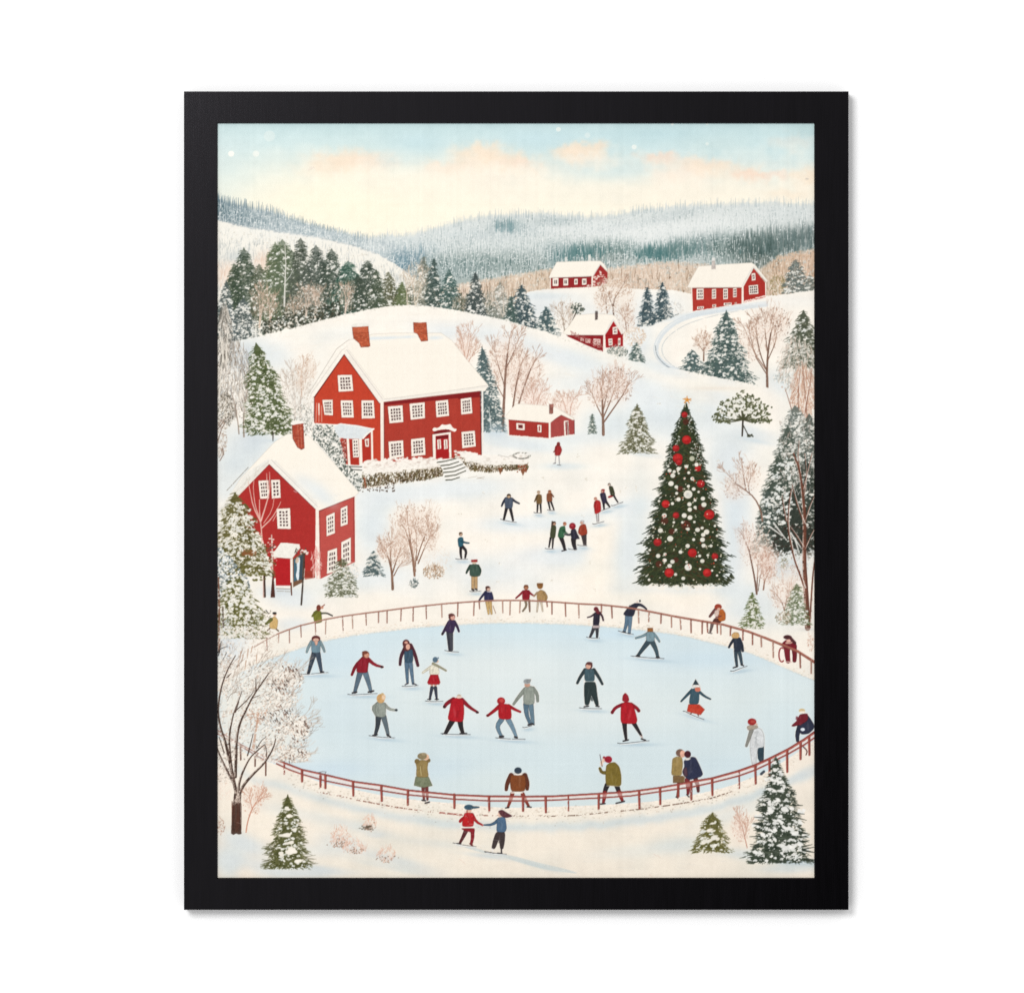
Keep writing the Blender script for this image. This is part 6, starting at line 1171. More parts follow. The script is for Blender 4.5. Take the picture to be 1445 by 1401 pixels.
person('skater in a pale blue jumper in a wide stance, brown cap', ZD, [('s', (60, 76, 84), 44, 22, [(672, 440), (625, 500), (584, 556)]), ('s', (66, 84, 92), 44, 22, [(702, 440), (735, 505), (750, 570)]), ('l', DK, 14, [(574, 556), (598, 560)]), ('l', DK, 14, [(738, 568), (760, 570)]), ('s', (118, 142, 150), 24, 15, [(665, 372), (622, 395), (568, 410)]), ('s', (118, 142, 150), 26, 16, [(712, 372), (742, 405), (762, 438)]), ('p', (122, 146, 154), [(655, 362), (685, 352), (716, 360), (726, 438), (652, 438)]), ('p', (146, 94, 52), [(664, 327), (708, 327), (710, 358), (664, 358)], 0), ('k', (528, 560), (802, 578))])
person('man in dark green jacket and wide trousers standing on the ice', ZD, [('s', (50, 62, 66), 30, 20, [(150, 672), (110, 730), (86, 780)]), ('s', (50, 62, 66), 30, 20, [(222, 672), (262, 730), (292, 788)]), ('p', (46, 58, 58), [(144, 768), (238, 768), (250, 880), (264, 968), (236, 966), (203, 872), (182, 962), (148, 962), (142, 860)]), ('p', (66, 88, 96), [(144, 668), (185, 655), (226, 668), (230, 768), (146, 768)]), ('l', (200, 210, 206), 4, [(150, 768), (232, 768)]), ('h', 182, 636, 30, (92, 56, 54), (222, 172, 150), -.5), ('l', DK, 12, [(142, 976), (178, 970)]), ('l', DK, 12, [(240, 970), (265, 974)]), ('k', (102, 986), (288, 990))])
person('woman in a red coat and pointed red hat on the ice', ZD, [('s', DK, 40, 20, [(474, 1110), (480, 1180), (488, 1245)]), ('s', DK, 36, 18, [(552, 1110), (585, 1165), (612, 1212)]), ('l', DK, 14, [(465, 1258), (505, 1248)]), ('l', (190, 170, 160), 12, [(608, 1215), (622, 1228)]), ('l', DK, 14, [(615, 1240), (648, 1252)]), ('s', (140, 28, 42), 26, 24, [(455, 958), (400, 982), (374, 1020)]), ('s', (146, 30, 42), 28, 26, [(530, 955), (575, 985), (592, 1008)]), ('p', (174, 30, 40), [(446, 950), (492, 932), (544, 948), (582, 1085), (568, 1116), (452, 1114), (442, 1080)]), ('p', (150, 32, 42), [(455, 925), (462, 880), (482, 860), (505, 885), (514, 925), (485, 940)]), ('e', (110, 28, 36), 374, 1022, 13, 14), ('e', (110, 28, 36), 590, 1008, 12, 13), ('k', (418, 1278), (678, 1254))])
person('girl in a teal jumper, orange red skirt and black bobble hat', ZD, [('l', (120, 70, 60), 10, [(1030, 1020), (1015, 1040)]), ('l', (120, 70, 60), 10, [(1075, 1030), (1085, 1050)]), ('s', (56, 82, 94), 26, 14, [(1030, 840), (985, 885), (942, 930)]), ('s', (56, 82, 94), 24, 13, [(1085, 848), (1135, 890), (1182, 912)]), ('p', (60, 86, 98), [(1026, 832), (1060, 820), (1092, 835), (1088, 956), (1002, 958)]), ('p', (190, 64, 46), [(1002, 956), (1090, 956), (1136, 998), (1102, 1042), (1018, 1022), (990, 1012)], 0), ('e', (206, 120, 98), 1078, 832, 24, 20), ('p', (48, 62, 70), [(1036, 800), (1060, 750), (1088, 795)], 0), ('p', (244, 240, 232), [(1034, 795), (1092, 795), (1100, 815), (1038, 815)]), ('k', (958, 1014), (1130, 1080))])
ZE = Z(960, 830, 5.84)
person('person in a rust coat sitting on the back fence', ZE, [('s', (112, 96, 92), 28, 16, [(265, 290), (258, 325), (248, 358)]), ('l', (70, 60, 60), 8, [(232, 368), (262, 372)]), ('s', (110, 68, 64), 30, 18, [(295, 172), (265, 205), (244, 232)]), ('p', (86, 48, 42), [(282, 245), (345, 250), (335, 285), (262, 285)]), ('p', (176, 96, 44), [(325, 172), (352, 172), (374, 205), (374, 262), (330, 275), (308, 250)]), ('p', (226, 200, 186), [(280, 190), (318, 170), (322, 215), (290, 235)]), ('e', (154, 64, 46), 313, 153, 30, 24), ('e', (214, 170, 150), 318, 172, 14, 12), ('l', (120, 60, 54), 12, [(295, 240), (335, 230)])])
person('fair haired skater in a navy jacket by the right fence', ZE, [('s', (58, 72, 82), 30, 20, [(458, 515), (460, 580), (468, 640)]), ('s', (62, 78, 88), 32, 20, [(485, 515), (498, 570), (508, 628)]), ('l', DK, 12, [(438, 655), (470, 645)]), ('l', DK, 12, [(505, 628), (522, 638)]), ('s', (42, 48, 60), 24, 16, [(442, 422), (418, 455), (402, 486)]), ('s', (42, 48, 60), 26, 20, [(488, 418), (510, 465), (516, 515)]), ('p', (46, 54, 68), [(438, 415), (465, 402), (492, 412), (508, 515), (445, 525)]), ('p', (208, 166, 110), [(422, 385), (445, 362), (478, 365), (490, 390), (478, 412), (430, 412)]), ('k', (415, 684), (552, 640))])
person('person in a maroon coat sitting low by the right fence with a round tube', ZE, [('s', (124, 38, 46), 54, 36, [(880, 470), (882, 540), (890, 600)]), ('s', (110, 34, 42), 46, 32, [(935, 470), (945, 540), (942, 595)]), ('p', (120, 32, 42), [(832, 462), (865, 430), (905, 412), (940, 430), (962, 475), (958, 498), (850, 492)]), ('e', (226, 176, 160), 895, 432, 20, 14), ('s', (222, 176, 158), 16, 10, [(875, 450), (910, 452), (930, 440)]), ('e', (76, 40, 42), 885, 403, 34, 18), ('l', (76, 40, 42), 26, [(905, 405), (945, 450)]), ('l', (222, 190, 180), 9, [(875, 605), (915, 608)])])
item('painted_tube', 'dark red round tube beside the sitting person')
stroke([(960 + (838 + 24 * math.cos(a)) / 5.84, 830 + (548 + 58 * math.sin(a)) / 5.84) for a in np.linspace(1.0, 5.2, 16)], 2.0, 2.0, (150, 66, 66)); tidy(cur, 1, 0)
ZI = Z(940, 1030, 6.368)
person('person in a long white coat, red hat and grey scarf at the right fence', ZE, [('p', (48, 66, 76), [(638, 1300), (690, 1300), (688, 1410), (680, 1440), (662, 1440), (640, 1400)], 0), ('p', (212, 214, 214), [(592, 1165), (640, 1145), (672, 1165), (692, 1215), (692, 1312), (640, 1312), (625, 1420), (630, 1465), (596, 1462), (585, 1400), (575, 1300), (580, 1240)]), ('l', (190, 194, 196), 5, [(640, 1180), (612, 1310)]), ('s', (142, 140, 132), 34, 20, [(588, 1170), (565, 1240), (546, 1298)]), ('p', (168, 154, 138), [(548, 1140), (580, 1125), (640, 1132), (640, 1150), (600, 1165), (560, 1170)]), ('e', (156, 44, 44), 592, 1100, 36, 28), ('e', (186, 78, 70), 598, 1098, 18, 12), ('e', (216, 180, 158), 628, 1120, 10, 9), ('l', (66, 56, 58), 14, [(598, 1472), (630, 1468)]), ('l', (52, 60, 70), 22, [(668, 1530), (690, 1510)])])
person('fair haired person in maroon and navy perched on the right end of the front fence', ZE, [('s', (46, 50, 66), 46, 26, [(990, 1130), (965, 1200), (968, 1255)]), ('p', (46, 50, 68), [(1010, 1075), (1052, 1040), (1108, 1130), (1100, 1160), (1060, 1198), (1000, 1205), (975, 1170)]), ('p', (112, 34, 44), [(985, 1038), (1052, 1030), (1055, 1085), (1005, 1120), (930, 1140), (916, 1132), (965, 1090)]), ('e', (226, 232, 238), 1010, 1163, 18, 13), ('e', (220, 196, 150), 1004, 1008, 26, 17), ('e', (244, 232, 214), 1010, 1020, 24, 9), ('s', (120, 70, 66), 10, 8, [(1010, 1300), (1050, 1340), (1038, 1372)])])
ZG = Z(540, 1030, 6.0208)
person('person in a tan coat, grey skirt and knitted hat behind the front fence', ZG, [('s', (116, 58, 56), 30, 18, [(342, 478), (345, 530), (350, 585)]), ('s', (116, 58, 56), 30, 18, [(372, 478), (376, 530), (380, 590)]), ('l', DK, 14, [(335, 596), (362, 600)]), ('l', DK, 14, [(362, 620), (395, 612)]), ('p', (120, 126, 100), [(280, 396), (390, 398), (422, 472), (345, 490), (266, 470)], 0), ('p', (146, 124, 78), [(276, 268), (340, 250), (388, 268), (378, 325), (392, 402), (282, 400), (290, 320)]), ('e', (124, 104, 64), 292, 266, 22, 22), ('e', (130, 108, 70), 388, 258, 18, 18), ('l', (206, 190, 140), 5, [(318, 310), (328, 385)]), ('e', (222, 180, 150), 368, 230, 26, 26), ('e', (136, 122, 92), 335, 222, 40, 28), ('e', (156, 140, 110), 350, 205, 22, 12)])
person('person in a brown jacket and dark helmet seated on the front fence', ZG, [('s', (136, 62, 50), 34, 20, [(1102, 540), (1085, 600), (1064, 655)]), ('s', (136, 62, 50), 34, 20, [(1190, 545), (1215, 600), (1240, 645)]), ('l', DK, 12, [(1045, 662), (1072, 656)]), ('l', DK, 12, [(1228, 652), (1262, 655)]), ('s', (96, 52, 38), 42, 28, [(1092, 385), (1058, 450), (1050, 505)]), ('s', (96, 52, 38), 42, 28, [(1208, 385), (1232, 450), (1228, 500)]), ('p', (126, 70, 38), [(1088, 384), (1148, 372), (1208, 384), (1218, 450), (1208, 522), (1092, 522), (1082, 450)]), ('l', (244, 236, 224), 12, [(1095, 532), (1185, 532)]), ('p', (240, 234, 224), [(1108, 370), (1150, 360), (1192, 368), (1180, 384), (1118, 384)]), ('e', (52, 64, 76), 1150, 344, 32, 28)])
ZH = Z(780, 1030, 6.368)
person('person in an olive coat and red hat holding up a thin stick', ZH, [('s', DK, 46, 34, [(490, 495), (472, 540), (466, 580)]), ('s', DK, 46, 34, [(575, 495), (590, 540), (602, 575)]), ('s', (138, 46, 46), 40, 24, [(468, 565), (465, 605), (455, 650)]), ('s', (138, 46, 46), 40, 26, [(600, 560), (612, 600), (625, 630)]), ('l', DK, 14, [(432, 665), (470, 660)]), ('l', DK, 14, [(570, 658), (645, 640)]), ('s', (110, 94, 42), 32, 24, [(490, 385), (440, 382), (424, 345)]), ('p', (122, 104, 46), [(480, 320), (510, 295), (560, 288), (600, 330), (616, 410), (616, 490), (596, 506), (480, 498), (474, 420)]), ('l', (226, 214, 190), 4, [(485, 500), (605, 505)]), ('e', (230, 204, 184), 440, 300, 14, 26), ('l', (78, 50, 46), 6, [(424, 220), (445, 328)]), ('e', (232, 196, 176), 458, 270, 14, 20), ('e', (156, 36, 50), 500, 264, 34, 31), ('e', (156, 36, 50), 462, 246, 12, 10)])
person('man in a tan jacket kissing at the front fence', ZH, [('s', (116, 56, 50), 26, 16, [(1132, 470), (1128, 540), (1118, 602)]), ('p', (120, 94, 62), [(1082, 412), (1186, 412), (1192, 472), (1082, 474)], 0), ('p', (154, 130, 80), [(1076, 258), (1110, 240), (1160, 240), (1170, 290), (1162, 412), (1066, 408), (1072, 330)]), ('e', (120, 92, 78), 1145, 205, 38, 34), ('e', (224, 172, 148), 1168, 215, 24, 32), ('l', DK, 10, [(1108, 600), (1125, 612)])])
person('woman in a navy coat with a white collar kissing at the front fence', ZH, [('s', (124, 48, 50), 46, 24, [(1210, 450), (1218, 510), (1216, 570)]), ('s', (92, 50, 50), 40, 26, [(1285, 440), (1305, 500), (1308, 548)]), ('l', DK, 12, [(1205, 580), (1225, 600)]), ('p', (48, 52, 74), [(1178, 275), (1212, 262), (1250, 240), (1285, 246), (1318, 310), (1352, 395), (1332, 420), (1240, 446), (1215, 444), (1172, 400), (1166, 370), (1185, 330)]), ('p', (84, 60, 70), [(1172, 350), (1205, 330), (1215, 420), (1180, 410)]), ('p', (240, 236, 226), [(1188, 262), (1215, 250), (1245, 252), (1225, 270), (1195, 272)]), ('e', (74, 34, 40), 1213, 218, 30, 32)])
# two figures in front of the fence
haze(690, 1208, 34, 3.5, (202, 212, 214), .7, .12)
poly(chaikin(ZG([(660, 985), (800, 1000), (900, 1040), (1080, 1060), (1300, 1120), (1600, 1190), (1680, 1225), (1400, 1190), (1180, 1130), (1000, 1070), (850, 1045)]), 2), (206, 212, 208), .8, mark=False)
haze(*ZG([(1300, 1150)])[0], 34, 3, (198, 208, 208), .6, .28)
# ---------------------------------------------------------------- fences
def post(x, y0, y1, w, c, a=.9, lean=0.0, rough=0.2):
    stroke([(x, y0), (x + lean, y1)], w, w * .8, c, a, rough=rough, tex=.2)
    stroke([(x + w * .35, y0), (x + w * .35 + lean, y1)], w * .35, w * .3, np.asarray(c) * .62, a * .7, rough=.3)
k = item('painted_fence', 'brown rail fence curving behind the ice rink')
rail = [(358, 913), (375, 903), (391, 894.5), (405, 889), (424, 882.5), (441, 878.5), (458, 874), (483, 869.5), (512, 865.5), (540, 862), (570, 858), (600, 854.5), (630, 851.5), (671, 848.5), (697, 847.3), (724, 847), (752, 847.5), (785, 849.5), (820, 852), (848, 853.2), (884, 857), (913, 862), (954, 870), (992, 876.5), (1020, 881), (1056, 891), (1080, 900), (1102, 909), (1126, 919), (1140, 928), (1154, 937)]
for i in range(len(rail) - 1):
    t = i / (len(rail) - 1); w = 2.1 + 2.0 * max(0, t - .55) / .45; c = mix((182, 140, 124), (158, 94, 78), t ** 1.3)
    if rail[i][0] < 390: w *= .7; c = mix(c, (230, 214, 200), .35)
    stroke(rail[i:i + 2], w, w, c, .95, tex=.12); stroke([(x, y + w * .35) for x, y in rail[i:i + 2]], .8, .8, c * .62, .6, rough=.35)
for x, a, b in [(376, 900, 918), (393, 895, 906), (408, 888.5, 907), (424, 882, 899), (444.5, 878, 895), (459.5, 874, 894.5), (483, 870, 889.5), (497, 868, 886.5), (516, 865, 882), (534, 863, 878.5), (546, 862, 879), (566, 859, 876), (583, 857, 876.5), (601, 854, 873), (623, 852, 871), (646, 850, 869.5), (669, 849, 868.5), (676, 850, 859), (709, 848, 864.5), (720, 848, 867.5), (734, 848, 864.5), (771.5, 849, 856), (778.7, 849.5, 866.5), (797.5, 850.5, 869.5), (816.5, 852, 871.5), (848.8, 853, 864), (863, 855.5, 872), (901, 861, 879), (916, 863.5, 877), (933, 866, 879.5), (947.5, 869, 885), (960, 871, 888), (975, 874, 892.5), (991, 876.5, 894), (998, 878, 892), (1012, 880, 893), (1017, 880.5, 895), (1031.3, 884, 896.5), (1048.5, 889, 903), (1062, 893, 909.5), (1074, 898, 912.5), (1091, 905, 927.5), (1129, 921, 942), (1145, 932, 950)]:
    t = (x - 376) / 770; c = mix((170, 130, 116), (146, 88, 74), t)
    if U(0, 1) < .3: c = mix(c, (214, 186, 166), .45)
    post(x, a, b, 1.7 + .9 * t, c, .9, U(-.8, 1.0))
tidy(k, 1, 0)
k = item('painted_fence', 'red double rail fence curving along the front of the rink')
top = [(300, 1025), (308, 1031), (328, 1044), (348, 1055), (372, 1067), (390, 1072), (426, 1086), (458, 1093), (500, 1103), (537, 1108), (576, 1115), (605, 1118), (640, 1121.5), (690, 1123.5), (739, 1124), (780, 1123.5), (843, 1120), (890, 1117), (931, 1111.5), (956, 1107), (979, 1102.5), (1006, 1098), (1042, 1088), (1066, 1079.5), (1086, 1070.5), (1113, 1057), (1135, 1043.5), (1154, 1030)]
low = [(300, 1030), (308, 1036), (330, 1048), (348, 1058), (372, 1072), (390, 1077.5), (408, 1086), (426, 1092.5), (458, 1101.5), (500, 1110), (537, 1115.5), (576, 1121.5), (605, 1124), (640, 1127.5), (690, 1130), (739, 1130), (780, 1129), (843, 1126), (890, 1123), (931, 1117), (979, 1110), (1006, 1104), (1042, 1095), (1066, 1086.5), (1086, 1077), (1113, 1063.5), (1135, 1051), (1154, 1038)]
gapx = [(x, (y + z[1]) / 2) for (x, y), z in zip(top, [(x, np.interp(x, [p[0] for p in low], [p[1] for p in low])) for x, _ in top])]
stroke(gapx[4:], 4.6, 5.4, (246, 222, 210), .5, mark=False)
for pts, w0, w1, c in [(top, 2.7, 3.6, (164, 82, 72)), (low, 2.0, 2.3, (162, 86, 76))]:
    for i in range(len(pts) - 1):
        x = pts[i][0]
        if 372 <= x < 389: continue
        w = w0 + (w1 - w0) * np.clip((x - 900) / 200, 0, 1)
        if x < 372: w *= .7
        stroke(pts[i:i + 2], w, w, c if x > 372 else mix(c, (90, 60, 52), .5), .97, tex=.15)
        stroke([(a, b - w * .32) for a, b in pts[i:i + 2]], .9, .9, (92, 42, 40), .75, rough=.3, tex=.2)
        if 600 > x or x > 760: stroke([(a, b + w * .2) for a, b in pts[i:i + 2]], .6, .6, (210, 130, 116), .5, rough=.45)
for x, a, b in [(339, 1052, 1072), (360, 1060, 1081), (375, 1066, 1094), (401, 1077, 1092), (426, 1087, 1102.5), (452, 1095, 1110), (459, 1094, 1112), (498, 1103, 1122.5), (538, 1110, 1130), (575.5, 1115, 1135.5), (641, 1121, 1140), (690, 1124, 1143.5), (738, 1125, 1144), (770, 1125, 1146), (802, 1123, 1146), (845, 1121, 1141), (902, 1117, 1141), (931.5, 1112, 1134.5), (957, 1108, 1124), (975.5, 1104, 1128), (1005, 1100, 1121.5), (1043, 1089, 1112.5), (1066, 1081, 1105.5), (1086, 1072, 1094), (1111, 1059, 1089), (1130, 1048, 1071), (1142, 1040, 1065)]:
    r = x in (401, 802, 1043)
    post(x, a, b, 2.4 if r or x < 380 else 3.7, (154, 76, 66) if x > 380 else (110, 72, 60), .95, U(-.4, .6), .38 if r else .12)
stroke([(449, 1090), (455, 1088.5), (460, 1089), (458, 1092), (450, 1092)], .9, .8, (90, 84, 84), .8)
br = [(447, 1117), (480, 1123), (500, 1128), (540, 1135.5), (560, 1139), (581, 1142), (621, 1147), (651, 1150), (719, 1151), (756, 1151), (780, 1151.5), (811, 1150.5), (843, 1147.5), (874, 1144.5), (913, 1140.5), (935, 1137.5), (968, 1132.5), (1003, 1126.5), (1034, 1116.5)]
for i in range(len(br) - 1):
    x = br[i][0]
    stroke(br[i:i + 2], 1.7, 1.7, (122, 72, 60) if x < 700 else (104, 76, 62), .85, rough=.62 if 560 < x < 780 or x < 490 else .5, tex=.2)
stroke([(621, 1146.5), (651, 1149.5)], 2.2, 2.2, (160, 84, 74), .9, rough=.3)
tidy(k, 1, 0)
ZG = Z(540, 1030, 6.0208)
person('child in a red top and blue cap holding hands in front of the fence', ZG, [('s', (88, 42, 44), 36, 20, [(705, 860), (685, 905), (658, 955)]), ('s', (136, 34, 42), 34, 22, [(762, 860), (765, 910), (752, 968)]), ('p', (140, 34, 42), [(664, 834), (782, 832), (780, 872), (745, 868), (720, 856), (690, 852)]), ('s', (170, 32, 38), 28, 24, [(700, 740), (672, 758), (658, 775)]), ('s', (174, 32, 38), 30, 14, [(760, 720), (795, 780), (850, 808)]), ('p', (182, 34, 38), [(692, 706), (730, 700), (770, 706), (776, 822), (668, 822)]), ('l', (246, 238, 228), 9, [(668, 828), (776, 826)]), ('e', (226, 184, 162), 735, 682, 20, 20), ('l', (150, 70, 60), 10, [(716, 685), (716, 700)]), ('e', (60, 86, 102), 732, 656, 40, 23), ('p', (64, 90, 106), [(760, 646), (820, 650), (824, 660), (765, 668)]), ('l', DK, 9, [(630, 962), (665, 964)]), ('l', (110, 50, 46), 14, [(742, 965), (762, 980)]), ('k', (598, 962), (795, 990), 0)])
person('long haired child in a blue jumper and dark trousers in front of the fence', ZG, [('p', (64, 54, 54), [(964, 864), (1042, 864), (1036, 950), (1024, 1010), (998, 1010), (990, 918), (955, 1010), (924, 1008), (940, 930)]), ('l', (236, 230, 222), 14, [(930, 1012), (935, 1030)]), ('l', (60, 54, 56), 14, [(1008, 1010), (1010, 1042)]), ('l', DK, 9, [(870, 1034), (945, 1046)]), ('l', DK, 9, [(975, 1044), (1015, 1048)]), ('s', (70, 96, 120), 32, 12, [(990, 760), (930, 805), (862, 806)]), ('p', (78, 104, 130), [(974, 748), (1005, 738), (1042, 742), (1054, 835), (1040, 868), (966, 866), (970, 800)]), ('e', (226, 188, 166), 998, 715, 20, 24), ('p', (88, 48, 54), [(978, 690), (1015, 676), (1048, 698), (1108, 732), (1050, 746), (1012, 735)]), ('k', (866, 1034), (1052, 1054), 0)])
# ---------------------------------------------------------------- foreground trees
haze(440, 1224, 40, 5, (200, 212, 218), .6, .1)
conifer(406, 1121, 1226, 35, (64, 66, 32), (106, 106, 62), snowy=.42, pw=.85, label='narrow olive fir at the lower left', size=1.15, ragged=1.6)
for x, y, rx, ry in [(401, 1178, 9, 4), (408, 1152, 5, 3.5), (410, 1201, 10, 6), (408, 1189, 7, 3), (421, 1215, 6, 4), (398, 1205, 5, 4), (406, 1141, 4, 3), (414, 1170, 5, 2.5)]:
    for j in range(7): dab(x + U(-.6, .6) * rx, y + U(-.5, .5) * ry, rx * U(.35, .6), ry * U(.4, .6), mix((250, 242, 228), (226, 220, 206), U(0, .6)), .95, U(-.3, .3))
for i in range(26):
    s = -1 if i % 2 else 1; y = U(1160, 1224); w = 35 * ((y - 1121) / 105) ** .85
    stroke([(407 + s * w * .8, y), (407 + s * (w + U(3, 9)), y + U(-3, 5))], 1, .5, (92, 88, 66), .7)
conifer(1005, 1146, 1203, 29, (76, 74, 34), (122, 116, 66), snowy=.35, pw=.72, label='small olive fir at the lower right', size=1.1, ragged=1.4)
for x, y, rx, ry, a in [(1003, 1172, 7, 3, -.3), (1010, 1182, 8, 4, -.4), (997, 1188, 9, 3.5, -.4), (1006, 1162, 4, 2, 0)]:
    for j in range(6): dab(x + U(-.6, .6) * rx, y + U(-.5, .5) * ry, rx * U(.35, .6), ry * U(.4, .6), mix((248, 240, 226), (222, 218, 206), U(0, .6)), .92, a)
bare([([(1054.5, 1196), (1051, 1180), (1047, 1165), (1042, 1152)], 1.3, .7), ([(1051, 1182), (1055, 1165)], .9, .6)], [(1046, 1166, 13, 22)], (190, 140, 122), (246, 218, 202), .75, (224, 176, 156), 60, (196, 146, 128), nlite=10, ntw=60, label='pink sapling between the two lower right firs', tl=(4, 9))
haze(1125, 1216, 34, 4, (186, 202, 208), .6, .05)
conifer(1095, 1066, 1218, 47, (38, 48, 38), (76, 84, 66), snowc=(246, 243, 236), snowy=.5, pw=.86, base=1103, label='large dark spruce with snow clumps at the lower right', size=1.35, ragged=1.5, flat=True)
for x, y, rx, ry, a in [(1112, 1140, 8, 5, .1), (1088, 1142, 7, 3.5, .5), (1083, 1132, 5, 4, .6), (1098, 1129, 6, 3, .2), (1071, 1152, 8, 4, .4), (1098, 1160, 8, 4, .2), (1112, 1168, 9, 4, .6), (1066, 1165, 5, 3.5, .4), (1120, 1176, 8, 3, .3), (1110, 1196, 12, 5, -.2), (1125, 1193, 8, 3, .2), (1090, 1185, 6, 3, .2), (1135, 1200, 9, 3, .4), (1132, 1146, 6, 4, .1), (1092, 1100, 7, 3, .2), (1098, 1116, 8, 2.6, .2), (1086, 1112, 5, 2.4, .3), (1104, 1104, 4, 2, .2), (1095, 1086, 5, 2.6, 0), (1093, 1076, 4, 2.4, 0), (1078, 1178, 5, 3, .3), (1070, 1203, 8, 3, .3), (1082, 1100, 4, 2.5, .4), (1138, 1180, 7, 3, .2), (1128, 1160, 6, 3, .4)]:
    for j in range(8): dab(x + U(-.8, .8) * rx, y + U(-.7, .7) * ry, rx * U(.25, .5), ry * U(.35, .6), mix((248, 245, 238), (222, 222, 216), U(0, .8)), .95, a + U(-.2, .2))
for i in range(34):
    s = -1 if i % 2 else 1; y = U(1105, 1216); w = 47 * ((y - 1066) / 152) ** .78
    stroke([(1101 + s * w * .75, y), (1101 + s * (w + U(0, 7)), y + U(-4, 4))], 2.2, .7, (44, 52, 42), .95)
# big snowy bare tree at the left
bush(350, 905, 44, 22, [(236, 222, 206), (206, 190, 174), (170, 150, 134)], 420, .7, 'frosted twigs where the back fence meets the left edge', fl=.5)
for i in range(40): stroke([(336 + U(-4, 40), 930 + U(-20, 6)), (336 + U(-4, 40) * .3 + U(0, 14), 940 + U(-6, 8))], 1, .6, (170, 130, 106), .5, mark=False) if False else None
for x, y in [(340, 925), (343, 930), (350, 922), (356, 918), (362, 930), (336, 938), (347, 938)]: stroke([(x, y - 6), (x - U(0, 3), y + U(2, 9))], 1.5, .8, (178, 138, 112), .8)
bush(318, 895, 12, 26, [(206, 216, 222), (226, 230, 230), (150, 158, 164)], 200, .7, 'blue white frosted brush at the left edge', fl=.4)
for p in [[(303, 925), (312, 915), (320, 912)], [(308, 925), (312, 905)], [(302, 945), (312, 935), (320, 920)]]: stroke(p, 1.8, 1, (62, 62, 62), .85, rough=.2)
k = item('painted_bare_tree', 'large snow frosted bare tree at the left of the rink')
lob = [(345, 985, 36, 44), (372, 960, 34, 30), (395, 950, 34, 16), (407, 960, 20, 13), (382, 1003, 34, 20), (412, 1022, 24, 15), (424, 1030, 12, 13), (400, 1040, 34, 20), (360, 1040, 38, 32), (325, 1020, 24, 50), (320, 950, 18, 30), (415, 1066, 22, 10), (385, 1062, 28, 14), (395, 985, 24, 16), (318, 1075, 16, 30)]
for x, y, rx, ry in lob: haze(x, y, rx * .8, ry * .8, (244, 234, 219), .5, 0, 1.8)
for x, y, rx, ry in lob:
    sl = bb(x - rx, y - ry, x + rx, y + ry)
    q = ((PX[sl] - x) / rx) ** 2 + ((PY[sl] - y) / ry) ** 2; ids[sl][(q < .8 + .6 * (N2[sl] - .5))] = k
bg = [(344, 1010), (380, 1000), (360, 1060)]
for i in range(4200):
    x, y, rx, ry = lob[int(U(0, len(lob)))]; a = U(0, 6.28); q = math.sqrt(U(0, 1)) * 1.06
    px, py = x + rx * q * math.cos(a), y + ry * q * math.sin(a)
    if px < 303: continue
    r = U(0, 1)
    if r < .42: c = mix((250, 242, 229), (236, 226, 212), U(0, 1))
    elif r < .76: c = mix((196, 186, 174), (158, 146, 134), U(0, 1))
    elif r < .9: c = mix((226, 192, 168), (196, 150, 124), U(0, 1))
    else: c = mix((120, 104, 92), (84, 72, 64), U(0, 1))
    if U(0, 1) < .55:
        an = U(-.4, 1.6); l = U(1.5, 5)
        stroke([(px, py), (px + l * math.cos(an), py - l * math.sin(an))], U(.5, .9), .4, c, U(.5, .9), tex=0)
    else: dab(px, py, U(.6, 1.7), U(.5, 1.1), c, U(.5, .95), U(0, 3))
for i in range(120):                                    # fine branches fanning out through the crown
    x, y, rx, ry = lob[int(U(0, len(lob)))]; a = U(0, 6.28); q = math.sqrt(U(0, 1)) * .85
    px, py = x + rx * q * math.cos(a), y + ry * q * math.sin(a)
    if px < 308: continue
    an = math.atan2(1075 - py, px - 334); an = an * .7 + U(-.2, .5)
    twig(px, py, an, U(7, 16), U(.7, 1.1), mix((140, 120, 106), (226, 214, 200), U(0, 1)), 2, .7, .3, .6)
for i in range(900):
    x, y, rx, ry = lob[int(U(0, len(lob)))]; a = U(0, 6.28); q = math.sqrt(U(0, 1))
    dab(x + rx * q * math.cos(a), y + ry * q * math.sin(a), U(.7, 1.9), U(.5, 1.2), (251, 244, 232), U(.6, .95), U(0, 3), rg=.8)
for x, y, n in [(404, 943, 12), (412, 945, 10), (420, 948, 8), (402, 960, 9), (392, 970, 7), (400, 972, 6), (395, 1000, 8), (403, 1008, 9), (395, 1018, 6), (430, 1020, 11), (428, 1032, 8), (416, 1028, 7), (418, 1042, 8), (425, 1062, 8), (416, 1067, 5), (380, 1008, 9), (370, 1012, 8), (390, 1016, 6), (386, 962, 7), (408, 1004, 7)]:
    for j in range(n):
        px, py = x + RN(0, 4), y + RN(0, 3)
        stroke([(px, py), (px + U(.5, 2.2), py + U(1.2, 4.2))], U(.9, 1.5), .5, mix((64, 54, 50), (140, 96, 76), U(0, 1) ** 1.5), .9, tex=0)
for i in range(60): dab(362 + RN(0, 8), 1010 + RN(0, 6), U(.6, 1.6), U(.5, 1), (186, 136, 108), .6, U(0, 3))
stroke([(357, 1055), (361, 1030), (364, 1010)], 4, 2, (190, 140, 112), .6, rough=.35)
TB = (74, 55, 46)
